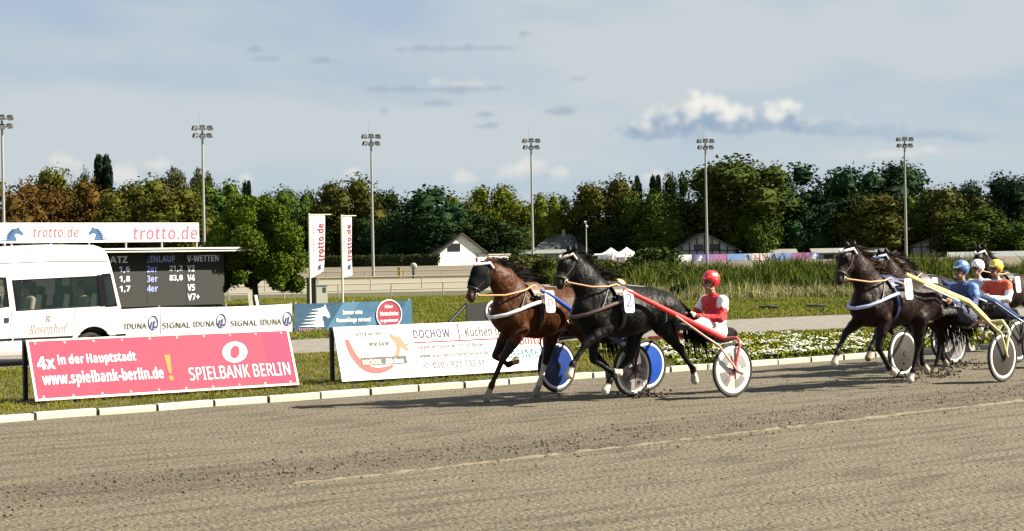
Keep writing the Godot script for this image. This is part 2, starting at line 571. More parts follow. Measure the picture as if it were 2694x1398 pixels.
# ---------------------------------------------------------------- ground
func build_ground() -> void:
	var grass := mat("grass soil", 1, 1, 1, 0.95)
	grass.albedo_texture = noise_tex(1024, 0.02, 5, FastNoiseLite.TYPE_SIMPLEX_SMOOTH, [[0.034, 0.036, 0.006], [0.058, 0.058, 0.009], [0.085, 0.076, 0.016]], 3, [0.2, 0.5, 0.85])
	grass.uv1_triplanar = true
	grass.uv1_world_triplanar = true
	grass.uv1_scale = Vector3.ONE * 0.11
	grass.detail_enabled = true
	grass.detail_blend_mode = BaseMaterial3D.BLEND_MODE_MUL
	grass.detail_albedo = noise_tex(512, 0.03, 4, FastNoiseLite.TYPE_SIMPLEX_SMOOTH, [[0.5, 0.5, 0.4], [1.0, 1.0, 1.0]], 8)
	grass.detail_uv_layer = BaseMaterial3D.DETAIL_UV_2
	grass.uv2_triplanar = true
	grass.uv2_world_triplanar = true
	grass.uv2_scale = Vector3.ONE * 0.9
	var g := Shape.new()
	var far := 4000.0
	g.quad(Vector3(-far, -0.04, 600), Vector3(far, -0.04, 600), Vector3(far, -0.04, -far), Vector3(-far, -0.04, -far))
	struct("ground", g, grass)
	# racing track: one fine sheet with shallow wheel ruts and a churned, moister lane
	var sand := mat("track sand", 1, 1, 1, 0.95)
	sand.vertex_color_use_as_albedo = true
	sand.albedo_texture = noise_tex(1024, 0.035, 4, FastNoiseLite.TYPE_SIMPLEX, [[0.062, 0.051, 0.033], [0.099, 0.082, 0.053], [0.132, 0.111, 0.073]], 21, [0.15, 0.5, 0.85])
	sand.uv1_triplanar = true
	sand.uv1_scale = Vector3.ONE * 0.42
	sand.heightmap_enabled = true
	sand.heightmap_scale = 2.0
	sand.heightmap_texture = noise_tex(1024, 0.03, 5, FastNoiseLite.TYPE_SIMPLEX, [], 31)
	sand.detail_enabled = true
	sand.detail_blend_mode = BaseMaterial3D.BLEND_MODE_MUL
	sand.detail_albedo = noise_tex(512, 0.012, 4, FastNoiseLite.TYPE_SIMPLEX_SMOOTH, [[0.58, 0.56, 0.53], [0.92, 0.92, 0.92], [1.0, 1.0, 1.0]], 14, [0.2, 0.5, 0.75])
	sand.detail_uv_layer = BaseMaterial3D.DETAIL_UV_2
	sand.uv2_triplanar = true
	sand.uv2_scale = Vector3(0.09, 0.5, 0.62)
	var rut := FastNoiseLite.new()
	rut.seed = 77
	rut.frequency = 1.0
	rut.fractal_octaves = 3
	var t := Shape.new()
	var sn := 190
	var on := 300
	var ruts := [[-1.7, 0.05], [-2.45, 0.06], [-3.3, 0.05], [-4.1, 0.07], [-5.0, 0.05], [-9.2, 0.06], [-10.1, 0.05], [-11.6, 0.07]]
	var grid := []
	var hue := []
	for i in sn + 1:
		var s := -34.0 + 110.0 * i / sn
		var base := rail_point(s)
		var e := rail_angle(s)
		var off := Vector3(-sin(e), 0, -cos(e))
		var row := []
		var tone := []
		for j in on + 1:
			var o := -20.0 * j / on
			var lane := smoothstep(0.55, 0.0, absf(-o - 7.0 + 0.25 * sin(s * 0.3)) - 0.55)
			var y := 0.012 * rut.get_noise_2d(s * 0.25, o * 3.2) + 0.016 * lane * rut.get_noise_2d(s * 6.0, o * 6.0)
			var groove := 0.0
			for q in ruts:
				var away: float = absf(o - q[0] - 0.22 * rut.get_noise_2d(s * 0.07, q[0] * 9.0)) / q[1]
				if away < 1.6:
					groove = maxf(groove, smoothstep(1.6, 0.2, away) * smoothstep(-0.25, 0.25, rut.get_noise_2d(s * 0.23, q[0] * 5.0)))
			y -= 0.016 * groove
			row.append(base + off * o + Vector3(0, y, 0))
			var k := 1.0 - 0.16 * groove - (0.22 + 0.25 * rut.get_noise_2d(s * 2.5, o * 2.5)) * lane + 0.10 * rut.get_noise_2d(s * 0.11, o * 2.6) + 0.06 * rut.get_noise_2d(s * 0.6, o * 0.8)
			tone.append(Color(k, k * (1.0 - 0.03 * lane), k * (1.0 - 0.05 * lane)))
		grid.append(row)
		hue.append(tone)
	var st := SurfaceTool.new()
	st.begin(Mesh.PRIMITIVE_TRIANGLES)
	var turn := Transform3D(Basis(Vector3.UP, deg_to_rad(TRACK_ANGLE)), RAIL_START)
	var back := turn.affine_inverse()
	for i in sn + 1:
		for j in on + 1:
			st.set_color(hue[i][j])
			st.add_vertex(back * grid[i][j])
	for i in sn:
		for j in on:
			var a := i * (on + 1) + j
			for q in [a, a + on + 2, a + 1, a, a + on + 1, a + on + 2]:
				st.add_index(q)
	st.generate_normals()
	var track := struct("track", st.commit(), sand)
	track.transform = turn
	# a dry pale ridge that the harrow left along the churned lane
	var ridge := Shape.new()
	var prev := []
	for i in 308:
		var s := -9.5 + 0.1 * i
		var o := -7.75 - 0.25 * smoothstep(2.0, -6.0, s) + 1.3 * smoothstep(15.0, 20.5, s)
		var w := 0.06 + 0.03 * rut.get_noise_1d(s * 5.0)
		var h := 0.012 + 0.022 * rut.get_noise_1d(s * 6.0 + 50.0)
		o += 0.05 * rut.get_noise_1d(s * 3.0 + 90.0)
		var cur := [rail_point(s, o - w * 1.3, -0.01), rail_point(s, o, h), rail_point(s, o + w, -0.01)]
		if i > 0:
			ridge.quad(prev[0], cur[0], cur[1], prev[1])
			ridge.quad(prev[1], cur[1], cur[2], prev[2])
		prev = cur
	var dry := mat("dry sand", 0.120, 0.100, 0.066, 0.95)
	struct("sand_ridge", ridge, dry)
	# clods of moist sand, thick in the churned lane
	var clod := Shape.new()
	var pts := []
	for k in 9:
		pts.append(Vector3(rng.randf_range(-1, 1), rng.randf_range(-0.5, 0.8), rng.randf_range(-1, 1)).normalized() * rng.randf_range(0.7, 1.1))
	clod.ball(Vector3.ZERO, Vector3(0.5, 0.36, 0.45), 3, 5)
	var spots := []
	for k in 24000:
		var s := rng.randf_range(-14.0, 26.0)
		var o := -7.0 + 0.25 * sin(s * 0.3) + rng.randfn(0.0, 0.62)
		var size := 0.012 + 0.03 * pow(rng.randf(), 3.0)
		if k > 8000:
			o = rng.randf_range(-15.5, -0.4)
			size = 0.008 + 0.016 * pow(rng.randf(), 3.0)
		spots.append(Transform3D(Basis.from_euler(Vector3(rng.randf() * TAU, rng.randf() * TAU, 0)).scaled(Vector3(size, size * 0.8, size)), rail_point(s, o, size * 0.12)))
	copies("sand_clods", clod.mesh(), mat("moist sand", 0.074, 0.060, 0.036, 0.95), spots)
	# sand paths and the far side of the course
	var path := mat("path sand", 1, 1, 1, 0.95)
	path.albedo_texture = noise_tex(512, 0.02, 4, FastNoiseLite.TYPE_SIMPLEX_SMOOTH, [[0.115, 0.105, 0.088], [0.155, 0.142, 0.12]], 41, [0.3, 0.7])
	path.uv1_triplanar = true
	path.uv1_world_triplanar = true
	path.uv1_scale = Vector3.ONE * 0.2
	var p := Shape.new()
	var near_side := [Vector3(-30, 0, -17), Vector3(-9.6, 0, -34.9), Vector3(-4.28, 0, -39.7), Vector3(7.06, 0, -46.8), Vector3(30, 0, -59), Vector3(90, 0, -84)]
	var far_side := [Vector3(-34, 0, -21), Vector3(-12.5, 0, -39.5), Vector3(-5.04, 0, -46.8), Vector3(8.61, 0, -57.0), Vector3(30, 0, -69), Vector3(90, 0, -96)]
	for i in 5:
		p.quad(near_side[i], near_side[i + 1], far_side[i + 1], far_side[i])
	var strip := struct("path", p, path)
	strip.position.y = -0.03
	var f := Shape.new()
	f.quad(Vector3(-260, 0, -195), Vector3(260, 0, -195), Vector3(380, 0, -468), Vector3(-380, 0, -468))
	var brown := mat("far sand", 1, 1, 1, 0.95)
	brown.albedo_texture = noise_tex(512, 0.01, 4, FastNoiseLite.TYPE_SIMPLEX_SMOOTH, [[0.082, 0.066, 0.044], [0.112, 0.09, 0.06]], 43, [0.3, 0.7])
	brown.uv1_triplanar = true
	brown.uv1_world_triplanar = true
	brown.uv1_scale = Vector3(0.01, 0.02, 0.05)
	struct("far_track", f, brown).position.y = 0.0
	var d := Shape.new()
	d.quad(Vector3(-40, 0, -104), Vector3(8, 0, -112), Vector3(12, 0, -182), Vector3(-70, 0, -176))
	d.quad(Vector3(-40, 0, -78), Vector3(-9, 0, -86), Vector3(-3, 0, -95), Vector3(-40, 0, -92))
	var pale := mat("pale sand", 0.17, 0.155, 0.118, 0.95)
	struct("sand_strip", d, pale).position.y = -0.025
	# kerb: white concrete blocks laid end to end along the inside of the track
	var kerb := Node3D.new()
	kerb.name = "kerb"
	add_child(kerb)
	kerb.set_meta("kind", "structure")
	var profile := PackedVector2Array([Vector2(-0.065, -0.04), Vector2(0.065, -0.04), Vector2(0.065, 0.072), Vector2(0.05, 0.09), Vector2(0.02, 0.09), Vector2(-0.03, 0.09), Vector2(-0.055, 0.088), Vector2(-0.065, 0.07)])
	var white := []
	for k in 3:
		var m := mat("kerb paint %d" % k, 0.36 - 0.02 * k, 0.35 - 0.02 * k, 0.305 - 0.02 * k, 0.75)
		white.append(m)
	var blocks := []
	for k in 3:
		var b := Shape.new()
		b.prism(profile, -0.412, 0.412)
		blocks.append(b.mesh())
	var joint := Shape.new()
	joint.prism(PackedVector2Array([Vector2(-0.05, -0.04), Vector2(0.06, -0.04), Vector2(0.063, 0.066), Vector2(0.045, 0.084), Vector2(-0.03, 0.088), Vector2(-0.05, 0.066)]), -0.028, 0.028)
	var joint_mesh := joint.mesh()
	for k in range(-18, 46):
		var s := 0.87 * (k + 0.5)
		var o := part("kerb_block", blocks[absi(k) % 3], white[(k * 7 + 40) % 3], kerb)
		o.transform = Transform3D(Basis(Vector3.UP, rail_angle(s) + PI / 2 + rng.randfn(0, 0.006)), rail_point(s, 0.07 + rng.randfn(0, 0.006), rng.randfn(0, 0.004)))
		o.rotate_object_local(Vector3(1, 0, 0), rng.randfn(0, 0.004))
		var jt := part("joint", joint_mesh, mat("joint black", 0.012, 0.012, 0.012, 0.9), kerb)
		jt.transform = Transform3D(Basis(Vector3.UP, rail_angle(0.87 * k) + PI / 2), rail_point(0.87 * k, 0.072, 0.0))

# ---------------------------------------------------------------- trees
func leaf(sh: Shape, at: Vector3, size: float, out: Vector3, loose: float) -> void:
	# one spray of leaves: a bent four-cornered blade turned roughly outwards
	var m := (out + Vector3(rng.randfn(0, loose), rng.randfn(0.15, loose), rng.randfn(0, loose))).normalized()
	var u := m.cross(Vector3(rng.randfn(0, 1), rng.randfn(0, 1), rng.randfn(0, 1))).normalized() * size
	var w := m.cross(u).normalized() * size * rng.randf_range(0.55, 0.9)
	var bend := m * size * 0.25
	sh.tri(at - u - bend, at - w * 0.8, at + u - bend)
	sh.tri(at - u - bend, at + u - bend, at + w * 0.8 + bend)

func crown(kind: String, seed_: int, leaves: int, size: float) -> ArrayMesh:
	# unit crown: one wide in x and z, from 0 to 1 in y, made of lobes of leaf sprays with gaps between
	rng.seed = seed_
	var sh := Shape.new()
	var lobes := []
	var count := 26
	if kind == "column":
		count = 16
	elif kind == "open":
		count = 18
	for i in count:
		var y := rng.randf_range(0.06, 0.92)
		var wide := sqrt(maxf(0.0, 1.0 - pow(absf(y - 0.42) / 0.60, 2.2))) * 0.40
		if kind == "column":
			wide = 0.34 * (1.0 - 0.5 * y) * (0.75 if y < 0.12 else 1.0)
		elif kind == "conifer":
			wide = 0.42 * (1.02 - y)
		elif kind == "tall":
			wide = sqrt(maxf(0.0, 1.0 - pow(absf(y - 0.6) / 0.5, 2.0))) * 0.40
		var a := rng.randf() * TAU
		var rad := wide * sqrt(rng.randf_range(0.15, 1.0))
		var r := rng.randf_range(0.12, 0.22)
		if kind == "open":
			r = rng.randf_range(0.07, 0.13)
		elif kind == "column" or kind == "conifer":
			r = rng.randf_range(0.08, 0.14)
		lobes.append([Vector3(cos(a) * rad, clampf(y, r * 0.8, 1.0 - r * 0.75), sin(a) * rad), r, rng.randf_range(0.72, 1.3), rng.randf_range(-0.12, 0.12)])
	if kind != "open" and kind != "column" and kind != "conifer":
		for i in 7:
			var a := TAU * i / 7.0
			lobes.append([Vector3(cos(a) * 0.16, rng.randf_range(0.2, 0.6), sin(a) * 0.16), 0.2, rng.randf_range(0.75, 1.1), 0.0])
	var all := 0.0
	for l in lobes:
		all += l[1] * l[1]
	for l in lobes:
		# the dense inside of each lobe, a rough lump
		var k0: float = l[2]
		sh.col = Color(k0 * (1.0 + l[3]), k0, k0 * (1.0 - l[3] * 0.5))
		lump(sh, l[0], l[1] * (0.74 if kind != "open" else 0.5), 5, 7)
		for i in int(leaves * l[1] * l[1] / all):
			var d := Vector3(rng.randfn(0, 1), rng.randfn(0.12, 1), rng.randfn(0, 1)).normalized()
			var at: Vector3 = l[0] + d * l[1] * (1.0 + rng.randfn(0.0, 0.16)) * (1.0 if rng.randf() > 0.2 else rng.randf())
			at.y = maxf(at.y, 0.0)
			var k: float = l[2] * rng.randf_range(0.75, 1.25)
			sh.col = Color(k * (1.0 + l[3]), k, k * (1.0 - l[3] * 0.5))
			leaf(sh, at, size * rng.randf_range(0.6, 1.3), d, 0.55)
	return sh.mesh(true)

func lump(sh: Shape, at: Vector3, r: float, rings: int, sides: int) -> void:
	var grid := []
	for i in rings + 1:
		var row := []
		for k in sides:
			var a := PI * i / rings
			var b := TAU * (k + 0.5 * (i % 2)) / sides
			var q := r * rng.randf_range(0.72, 1.12)
			row.append(at + Vector3(sin(a) * cos(b), cos(a), sin(a) * sin(b)) * q)
		grid.append(row)
	for i in rings:
		for k in sides:
			var k2 := (k + 1) % sides
			sh.quad(grid[i][k], grid[i][k2], grid[i + 1][k2], grid[i + 1][k])

func trunk_shape(thick: float, forks: int, top: float) -> Shape:
	var sh := Shape.new()
	sh.tube([Vector3(0, -0.02, 0), Vector3(0.004, 0.12, 0), Vector3(-0.006, 0.35, 0.006), Vector3(0.008, top, 0)], [thick * 1.5, thick, thick * 0.8, thick * 0.3], 8)
	for i in forks:
		var a := TAU * i / forks + rng.randf()
		var y := rng.randf_range(0.2, 0.42)
		var o := Vector3(cos(a), 0, sin(a))
		sh.tube([Vector3(0, y, 0), Vector3(0, y + 0.09, 0) + o * 0.07, Vector3(0, y + 0.27, 0) + o * rng.randf_range(0.12, 0.2)], [thick * 0.5, thick * 0.4, thick * 0.12], 6)
	return sh

const FAR_TREES := [["rust", -130.8, -490.0, 22.5, 13.6], ["rust", -125.4, -500.0, 24.3, 16.0], ["olive", -129.5, -530.0, 28.7, 15.8], ["rust", -117.0, -505.0, 25.2, 12.9], ["dark", -128.5, -560.0, 29.8, 4.8], ["column", -117.7, -540.0, 34.1, 8.3], ["olive", -103.7, -495.0, 22.4, 14.7], ["olive", -101.1, -510.0, 25.2, 16.3], ["open", -96.3, -540.0, 29.7, 10.9], ["open", -89.5, -545.0, 29.6, 7.5], ["olive", -89.1, -490.0, 21.8, 15.6], ["mid", -81.8, -520.0, 24.4, 13.3], ["column", -76.3, -540.0, 25.7, 4.1], ["mid", -63.3, -500.0, 21.3, 10.1], ["mid", -60.3, -530.0, 21.4, 9.6], ["dark", -55.1, -540.0, 23.5, 8.0], ["autumn", -43.8, -500.0, 24.0, 14.9], ["dark", -35.7, -520.0, 20.7, 11.1], ["bigdark", -24.7, -485.0, 20.8, 19.1], ["yellow", -13.8, -520.0, 19.4, 12.2], ["yellow", -4.4, -525.0, 21.9, 13.4], ["dark", -7.7, -490.0, 13.7, 15.6], ["yellow", 2.9, -515.0, 17.9, 11.0], ["yellow", 9.7, -500.0, 18.6, 8.3], ["dark", 17.8, -540.0, 19.3, 9.2], ["autumn", 26.1, -500.0, 22.6, 16.0], ["column", 36.8, -545.0, 25.5, 4.2], ["column", 42.2, -545.0, 25.6, 5.1], ["mid", 37.0, -490.0, 18.6, 13.6], ["dark", 46.6, -530.0, 24.7, 7.9], ["autumn", 48.6, -500.0, 16.7, 12.8], ["bigopen", 59.6, -495.0, 27.6, 23.7], ["mid", 64.4, -488.0, 21.8, 12.5], ["bigdark", 81.0, -500.0, 25.9, 20.2], ["teal", 107.2, -550.0, 27.3, 21.1], ["autumn", 94.7, -492.0, 16.9, 15.7], ["mid", 108.0, -500.0, 18.0, 11.7], ["autumn", 115.8, -495.0, 18.6, 14.7], ["conifer", 126.0, -530.0, 22.2, 5.6], ["teal", 137.9, -540.0, 23.3, 12.6], ["teal", 146.5, -540.0, 22.3, 11.5], ["mid", 120.9, -488.0, 12.5, 15.6], ["mid", 131.2, -490.0, 10.8, 13.6], ["conifer", 121.2, -545.0, 22.1, 7.0], ["olive", -143.0, -500.0, 25.2, 16.0], ["dark", 151.1, -520.0, 23.3, 15.5], ["dark", -49.5, -500.0, 16.2, 9.6], ["dark", -77.3, -530.0, 17.4, 16.9], ["dark", -60.3, -510.0, 14.5, 14.1], ["dark", 20.6, -500.0, 10.8, 10.6], ["dark", 30.9, -495.0, 10.5, 16.9], ["dark", 51.5, -500.0, 10.2, 14.9], ["dark", 87.6, -500.0, 9.6, 14.9], ["dark", -37.5, -495.0, 12.7, 9.5]]
const TREE_LABELS := [
	"rust-brown broad tree at the far left edge of the tree line", "rust-brown tree behind the left horse emblem of the board", "green dome-topped tree behind the rust-brown trees", "rust-brown tree left of the tall dark columnar tree", "small dark treetop just left of the columnar tree", "tallest dark green columnar tree at the left of the skyline",
	"olive tree in front of the columnar tree's right side", "olive-yellow tree behind the middle of the board", "sparse grey-green tree with sky showing through, left of the second light mast", "thin brownish sparse tree right behind the second light mast", "olive tree left of the second light mast", "green tree just right of the second light mast",
	"narrow dark treetop over the young linden", "green tree behind the top of the young linden", "low green tree in the skyline dip left of the flags", "dark treetop left of the tall yellow-brown tree", "tall yellow-brown tree behind the two flags", "dark green tree right behind the third light mast",
	"large round dark green tree left of the white gabled house", "yellow-green tree above the roof of the white gabled house", "yellow-green tree with the tallest top left of the fourth mast", "dark low tree right behind the white gabled house", "yellow-green tree right behind the fourth light mast", "slim yellow-green tree right of the fourth light mast",
	"dark treetop over the dark-roofed house", "brownish dark tree above the small floodlight post", "pointed slim treetop left of the fifth mast, first of a pair", "pointed slim treetop left of the fifth mast, second of a pair", "bright green tree behind the white tents", "dark tree left of the fifth light mast",
	"olive-brown low tree at the foot of the fifth light mast", "biggest spreading olive tree right of the fifth light mast", "green tree in front of the right half of the biggest tree", "big dark dense tree halfway between fifth and sixth masts", "bluish dark broad tree behind the sixth light mast", "brown-olive tree left of the sixth light mast",
	"green tree just right of the sixth light mast", "brownish round tree right of the sixth light mast", "pointed conifer top behind the brownish round tree", "dark bluish tree near the right edge of the picture", "dark bluish tree at the very right edge", "low green tree above the pale wall",
	"low green tree above the pale wall at the right edge", "pointed conifer in the gap right of the sixth mast", "olive tree just outside the left edge", "dark tree just outside the right edge", "low dark tree behind the right flag", "low dark tree under the second light mast",
	"low dark tree right of the young linden", "low dark tree behind the dark-roofed house", "low dark tree shading the white tents", "low dark tree behind the half-timbered house", "low dark tree behind the far banner's right end", "low dark tree behind the long low roof"]

func build_background() -> void:
	var tones := {
		"rust": [0.0732, 0.0422, 0.0096], "olive": [0.0537, 0.0570, 0.0072], "dark": [0.0171, 0.0310, 0.0072], "column": [0.0110, 0.0236, 0.0108], "open": [0.0610, 0.0608, 0.0216], "mid": [0.0378, 0.0645, 0.0084],
		"autumn": [0.0464, 0.0484, 0.0084], "bigdark": [0.0122, 0.0335, 0.0108], "yellow": [0.0732, 0.0893, 0.0084], "bigopen": [0.0354, 0.0521, 0.0084], "teal": [0.0134, 0.0322, 0.0132], "conifer": [0.0268, 0.0360, 0.0108]}
	var crowns := {}
	var base := 100
	for kind in ["round", "round", "round", "tall", "tall", "open", "column", "conifer"]:
		base += 7
		if not crowns.has(kind):
			crowns[kind] = []
		crowns[kind].append(crown(kind, base, 8500 if kind != "open" else 4200, 0.023 if kind != "column" else 0.034))
	rng.seed = 3
	var bark := mat("bark", 0.035, 0.028, 0.02, 0.95)
	var trunks := [trunk_shape(0.02, 5, 0.8).mesh(), trunk_shape(0.026, 6, 0.75).mesh()]
	for i in FAR_TREES.size():
		var e: Array = FAR_TREES[i]
		var kind: String = e[0]
		var sort: String = {"column": "column", "open": "open", "conifer": "conifer", "bigopen": "tall", "teal": "tall"}.get(kind, "round")
		var m := vmat("leaves " + kind, 0.7)
		m.albedo_color = Color(tones[kind][0], tones[kind][1], tones[kind][2]).linear_to_srgb()
		var t := thing("conifer" if kind == "conifer" else "tree", TREE_LABELS[i], "tree", Vector3(e[1], -0.04, e[2]), rng.randf() * TAU, "trees along the far side of the course")
		var tr := part("trunk", trunks[i % 2], bark, t)
		tr.scale = Vector3(e[4], e[3], e[4])
		var low: float = 0.03 * e[3] if kind != "bigopen" else 0.16 * e[3]
		var c := part("crown", crowns[sort][i % crowns[sort].size()], m, t)
		var wide: float = e[4] * (1.5 if sort != "column" else 1.3)
		c.transform = Transform3D(Basis.from_scale(Vector3(wide, e[3] * 0.97 - low, wide)), Vector3(0, low, 0))
	# the wood behind, one dark mass that closes the gaps under the crowns
	rng.seed = 9
	var wood := Shape.new()
	for k in 9000:
		var x := rng.randf_range(-230, 230)
		var h := 9.0 + 3.0 * lumps.get_noise_1d(x * 0.05)
		var kk := rng.randf_range(0.6, 1.3)
		wood.col = Color(kk, kk, kk)
		leaf(wood, Vector3(x, rng.randf_range(0, h), -575 + rng.randfn(0, 4)), rng.randf_range(0.7, 1.4), Vector3(0, 0.3, 1), 0.7)
	var wm := vmat("wood leaves", 0.8)
	wm.albedo_color = Color(0.018, 0.022, 0.008).linear_to_srgb()
	var wo := part("undergrowth", wood, wm, self, true)
	wo.set_meta("kind", "stuff")
	wo.set_meta("label", "dark undergrowth of the wood behind the far trees")
	# clipped hedge on the far side, left of the white house
	var hedge_leaf := vmat("hedge leaves", 0.7)
	hedge_leaf.albedo_color = Color(0.03, 0.042, 0.014).linear_to_srgb()
	var hg := thing("hedge", "long clipped dark green hedge beyond the track, left of the white house", "hedge", Vector3(-60, 0, -468))
	var hs := Shape.new()
	for k in 5000:
		var p := Vector3(rng.randf_range(-45, 42), rng.randf_range(0, 2.7 + 0.3 * lumps.get_noise_1d(k * 0.01)), rng.randf_range(-1, 1))
		if rng.randf() < 0.35:
			p.y = 2.65 + rng.randfn(0, 0.15)
		else:
			p.z = 1.0 + rng.randfn(0, 0.1)
		var kk := rng.randf_range(0.6, 1.35)
		hs.col = Color(kk, kk, kk)
		leaf(hs, p, rng.randf_range(0.2, 0.4), Vector3(0, 0.4, 1), 0.6)
	part("foliage", hs, hedge_leaf, hg, true)
	var core := Shape.new()
	core.box(Vector3(-1.5, 1.2, -0.1), Vector3(86, 2.3, 1.6))
	part("branches", core, mat("hedge wood", 0.012, 0.014, 0.007, 0.95), hg)
	build_houses()
	build_masts()
	build_far_things()

# ---------------------------------------------------------------- buildings on the far side
func gable_house(o: Node3D, w: float, d: float, eave: float, ridge: float, over: float, wall: Material, roof: Material) -> void:
	# gable towards the camera, ridge along z
	var s := Shape.new()
	s.prism(PackedVector2Array([Vector2(-w / 2, -0.1), Vector2(w / 2, -0.1), Vector2(w / 2, eave), Vector2(0, ridge), Vector2(-w / 2, eave)]), -d, 0.0)
	part("wall", s, wall, o)
	var slope := (ridge - eave) / (w / 2)
	for side in [-1.0, 1.0]:
		var r := Shape.new()
		var t := 0.28
		var a := Vector2(0, ridge + 0.03)
		var b := Vector2(side * (w / 2 + over), eave - slope * over + 0.03)
		r.prism(PackedVector2Array([a, b, b + Vector2(0, t), a + Vector2(0, t)]), -d - 0.6, 0.9)
		part("roof", r, roof, o)

func build_houses() -> void:
	var white := mat("white render", 0.72, 0.70, 0.62, 0.85)
	var tile := mat("dark roof", 0.045, 0.045, 0.046, 0.85)
	var timber := mat("dark timber", 0.018, 0.015, 0.013, 0.8)
	var glass := mat("dark window", 0.015, 0.017, 0.02, 0.15)
	var grey := mat("grey wall", 0.20, 0.20, 0.19, 0.9)
	var h := thing("gabled_house", "white gabled house with dark roof and dark loft window beyond the track", "house", Vector3(-12.9, 0, -478), 0.55)
	gable_house(h, 15.5, 11, 2.6, 7.9, 1.2, white, tile)
	var l := Shape.new()
	l.box(Vector3(-2.2, 4.55, 0.06), Vector3(3.7, 2.1, 0.12))
	var win := part("window", l, timber, h)
	for k in 4:
		var g := Shape.new()
		g.box(Vector3(-3.6 + k * 0.93, 4.55, 0.14), Vector3(0.78, 1.7, 0.06))
		part("pane", g, glass, win)
	var b := Shape.new()
	b.span(Vector3(-8.2, 5.0, 0.92), Vector3(8.2, 5.1, 0.98))
	for side in [-1.0, 1.0]:
		var v := Shape.new()
		v.prism(PackedVector2Array([Vector2(0, 7.75), Vector2(side * 8.9, 1.55), Vector2(side * 8.9, 1.95), Vector2(0, 8.2)]), 0.9, 0.98)
		part("bargeboard", v, timber, h)
	var an := thing("annex", "low white flat-roofed extension right of the white gabled house", "annex", Vector3(-3.6, 0, -474), 0.55)
	var a := Shape.new()
	a.span(Vector3(-2.6, -0.1, -5), Vector3(3.6, 2.5, 0))
	part("wall", a, white, an)
	var ar := Shape.new()
	ar.span(Vector3(-2.8, 2.5, -5.2), Vector3(3.8, 2.68, 0.25))
	part("roof", ar, mat("pale edge", 0.5, 0.48, 0.42, 0.8), an)
	var fence := thing("board_fence", "white board fence in front of the white gabled house", "fence", Vector3(-13.0, 0, -466), 0.5)
	for k in 30:
		var s := Shape.new()
		s.span(Vector3(-4.6 + k * 0.41, -0.05, 0), Vector3(-4.6 + k * 0.41 + 0.38, 1.9 + 0.04 * (k % 3), 0.05))
		part("plank", s, white, fence)
	var rail := Shape.new()
	rail.span(Vector3(-4.7, 0.5, -0.07), Vector3(7.8, 0.62, -0.003))
	rail.span(Vector3(-4.7, 1.4, -0.07), Vector3(7.8, 1.52, -0.003))
	part("rail", rail, white, fence)
	# long low grey-green roof behind the hedge
	var lw := thing("low_building", "long low building with a grey-green roof behind the hedge", "building", Vector3(-46, 0, -500))
	var s1 := Shape.new()
	s1.span(Vector3(-27, -0.1, -9), Vector3(25, 2.5, 0))
	part("wall", s1, grey, lw)
	var s2 := Shape.new()
	s2.prism(PackedVector2Array([Vector2(0.8, 2.45), Vector2(-4.5, 4.2), Vector2(-9.8, 2.45), Vector2(-9.8, 2.25), Vector2(-4.5, 4.0), Vector2(0.8, 2.25)]), -28, 26, Transform3D(Basis(Vector3(0, 0, 1), Vector3(0, 1, 0), Vector3(1, 0, 0)), Vector3.ZERO))
	part("roof", s2, mat("grey-green sheet", 0.15, 0.17, 0.15, 0.7), lw)
	for x in [-11.0, 6.0, 16.0]:
		var v := Shape.new()
		v.span(Vector3(x, 3.4, -2.8), Vector3(x + 3.0, 4.2, -1.6))
		part("roof_vent", v, mat("pale edge", 0.5, 0.48, 0.42, 0.8), lw)
	# dark hipped roof right of the fourth mast
	var dk := thing("dark_roofed_house", "house with a broad dark hipped roof and chimney right of the fourth mast", "house", Vector3(12.5, 0, -492))
	var w1 := Shape.new()
	w1.span(Vector3(-6.0, -0.1, -8), Vector3(7.5, 3.0, 0))
	part("wall", w1, grey, dk)
	var rf := Shape.new()
	var e := [Vector3(-8, 2.9, 1), Vector3(9, 2.9, 1), Vector3(9, 2.9, -9), Vector3(-8, 2.9, -9)]
	var r0 := Vector3(-2.2, 7.6, -4)
	var r1 := Vector3(3.4, 7.6, -4)
	rf.quad(e[0], e[1], r1, r0)
	rf.tri(e[1], e[2], r1)
	rf.quad(e[2], e[3], r0, r1)
	rf.tri(e[3], e[0], r0)
	rf.quad(e[3], e[2], e[1], e[0])
	part("roof", rf, mat("slate", 0.06, 0.062, 0.066, 0.8), dk)
	var ch := Shape.new()
	ch.span(Vector3(0.9, 6.2, -4.2), Vector3(1.7, 8.9, -3.4))
	part("chimney", ch, mat("chimney brick", 0.22, 0.2, 0.17, 0.9), dk)
	var ln := thing("lean_to", "low pale grey flat shed in front of the dark hipped roof", "shed", Vector3(7.0, 0, -484))
	var s3 := Shape.new()
	s3.span(Vector3(-9.5, -0.1, -4), Vector3(8.0, 2.5, 0))
	part("wall", s3, mat("pale grey wall", 0.22, 0.23, 0.22, 0.9), ln)
	var s4 := Shape.new()
	s4.prism(PackedVector2Array([Vector2(0.5, 2.5), Vector2(0.5, 2.65), Vector2(-4.5, 3.6), Vector2(-4.5, 3.45)]), -9.9, 8.4, Transform3D(Basis(Vector3(0, 0, 1), Vector3(0, 1, 0), Vector3(1, 0, 0)), Vector3.ZERO))
	part("roof", s4, mat("grey-green sheet", 0.15, 0.17, 0.15, 0.7), ln)
	# half-timbered houses under the trees at the right
	var specs := [[50.0, -484.0, 16.5, 2.9, 7.0, "half-timbered grey house under the biggest tree, behind the far banner", 0.1], [114.5, -489.0, 19.5, 2.8, 6.3, "half-timbered grey house under trees behind the pale wall", -0.1]]
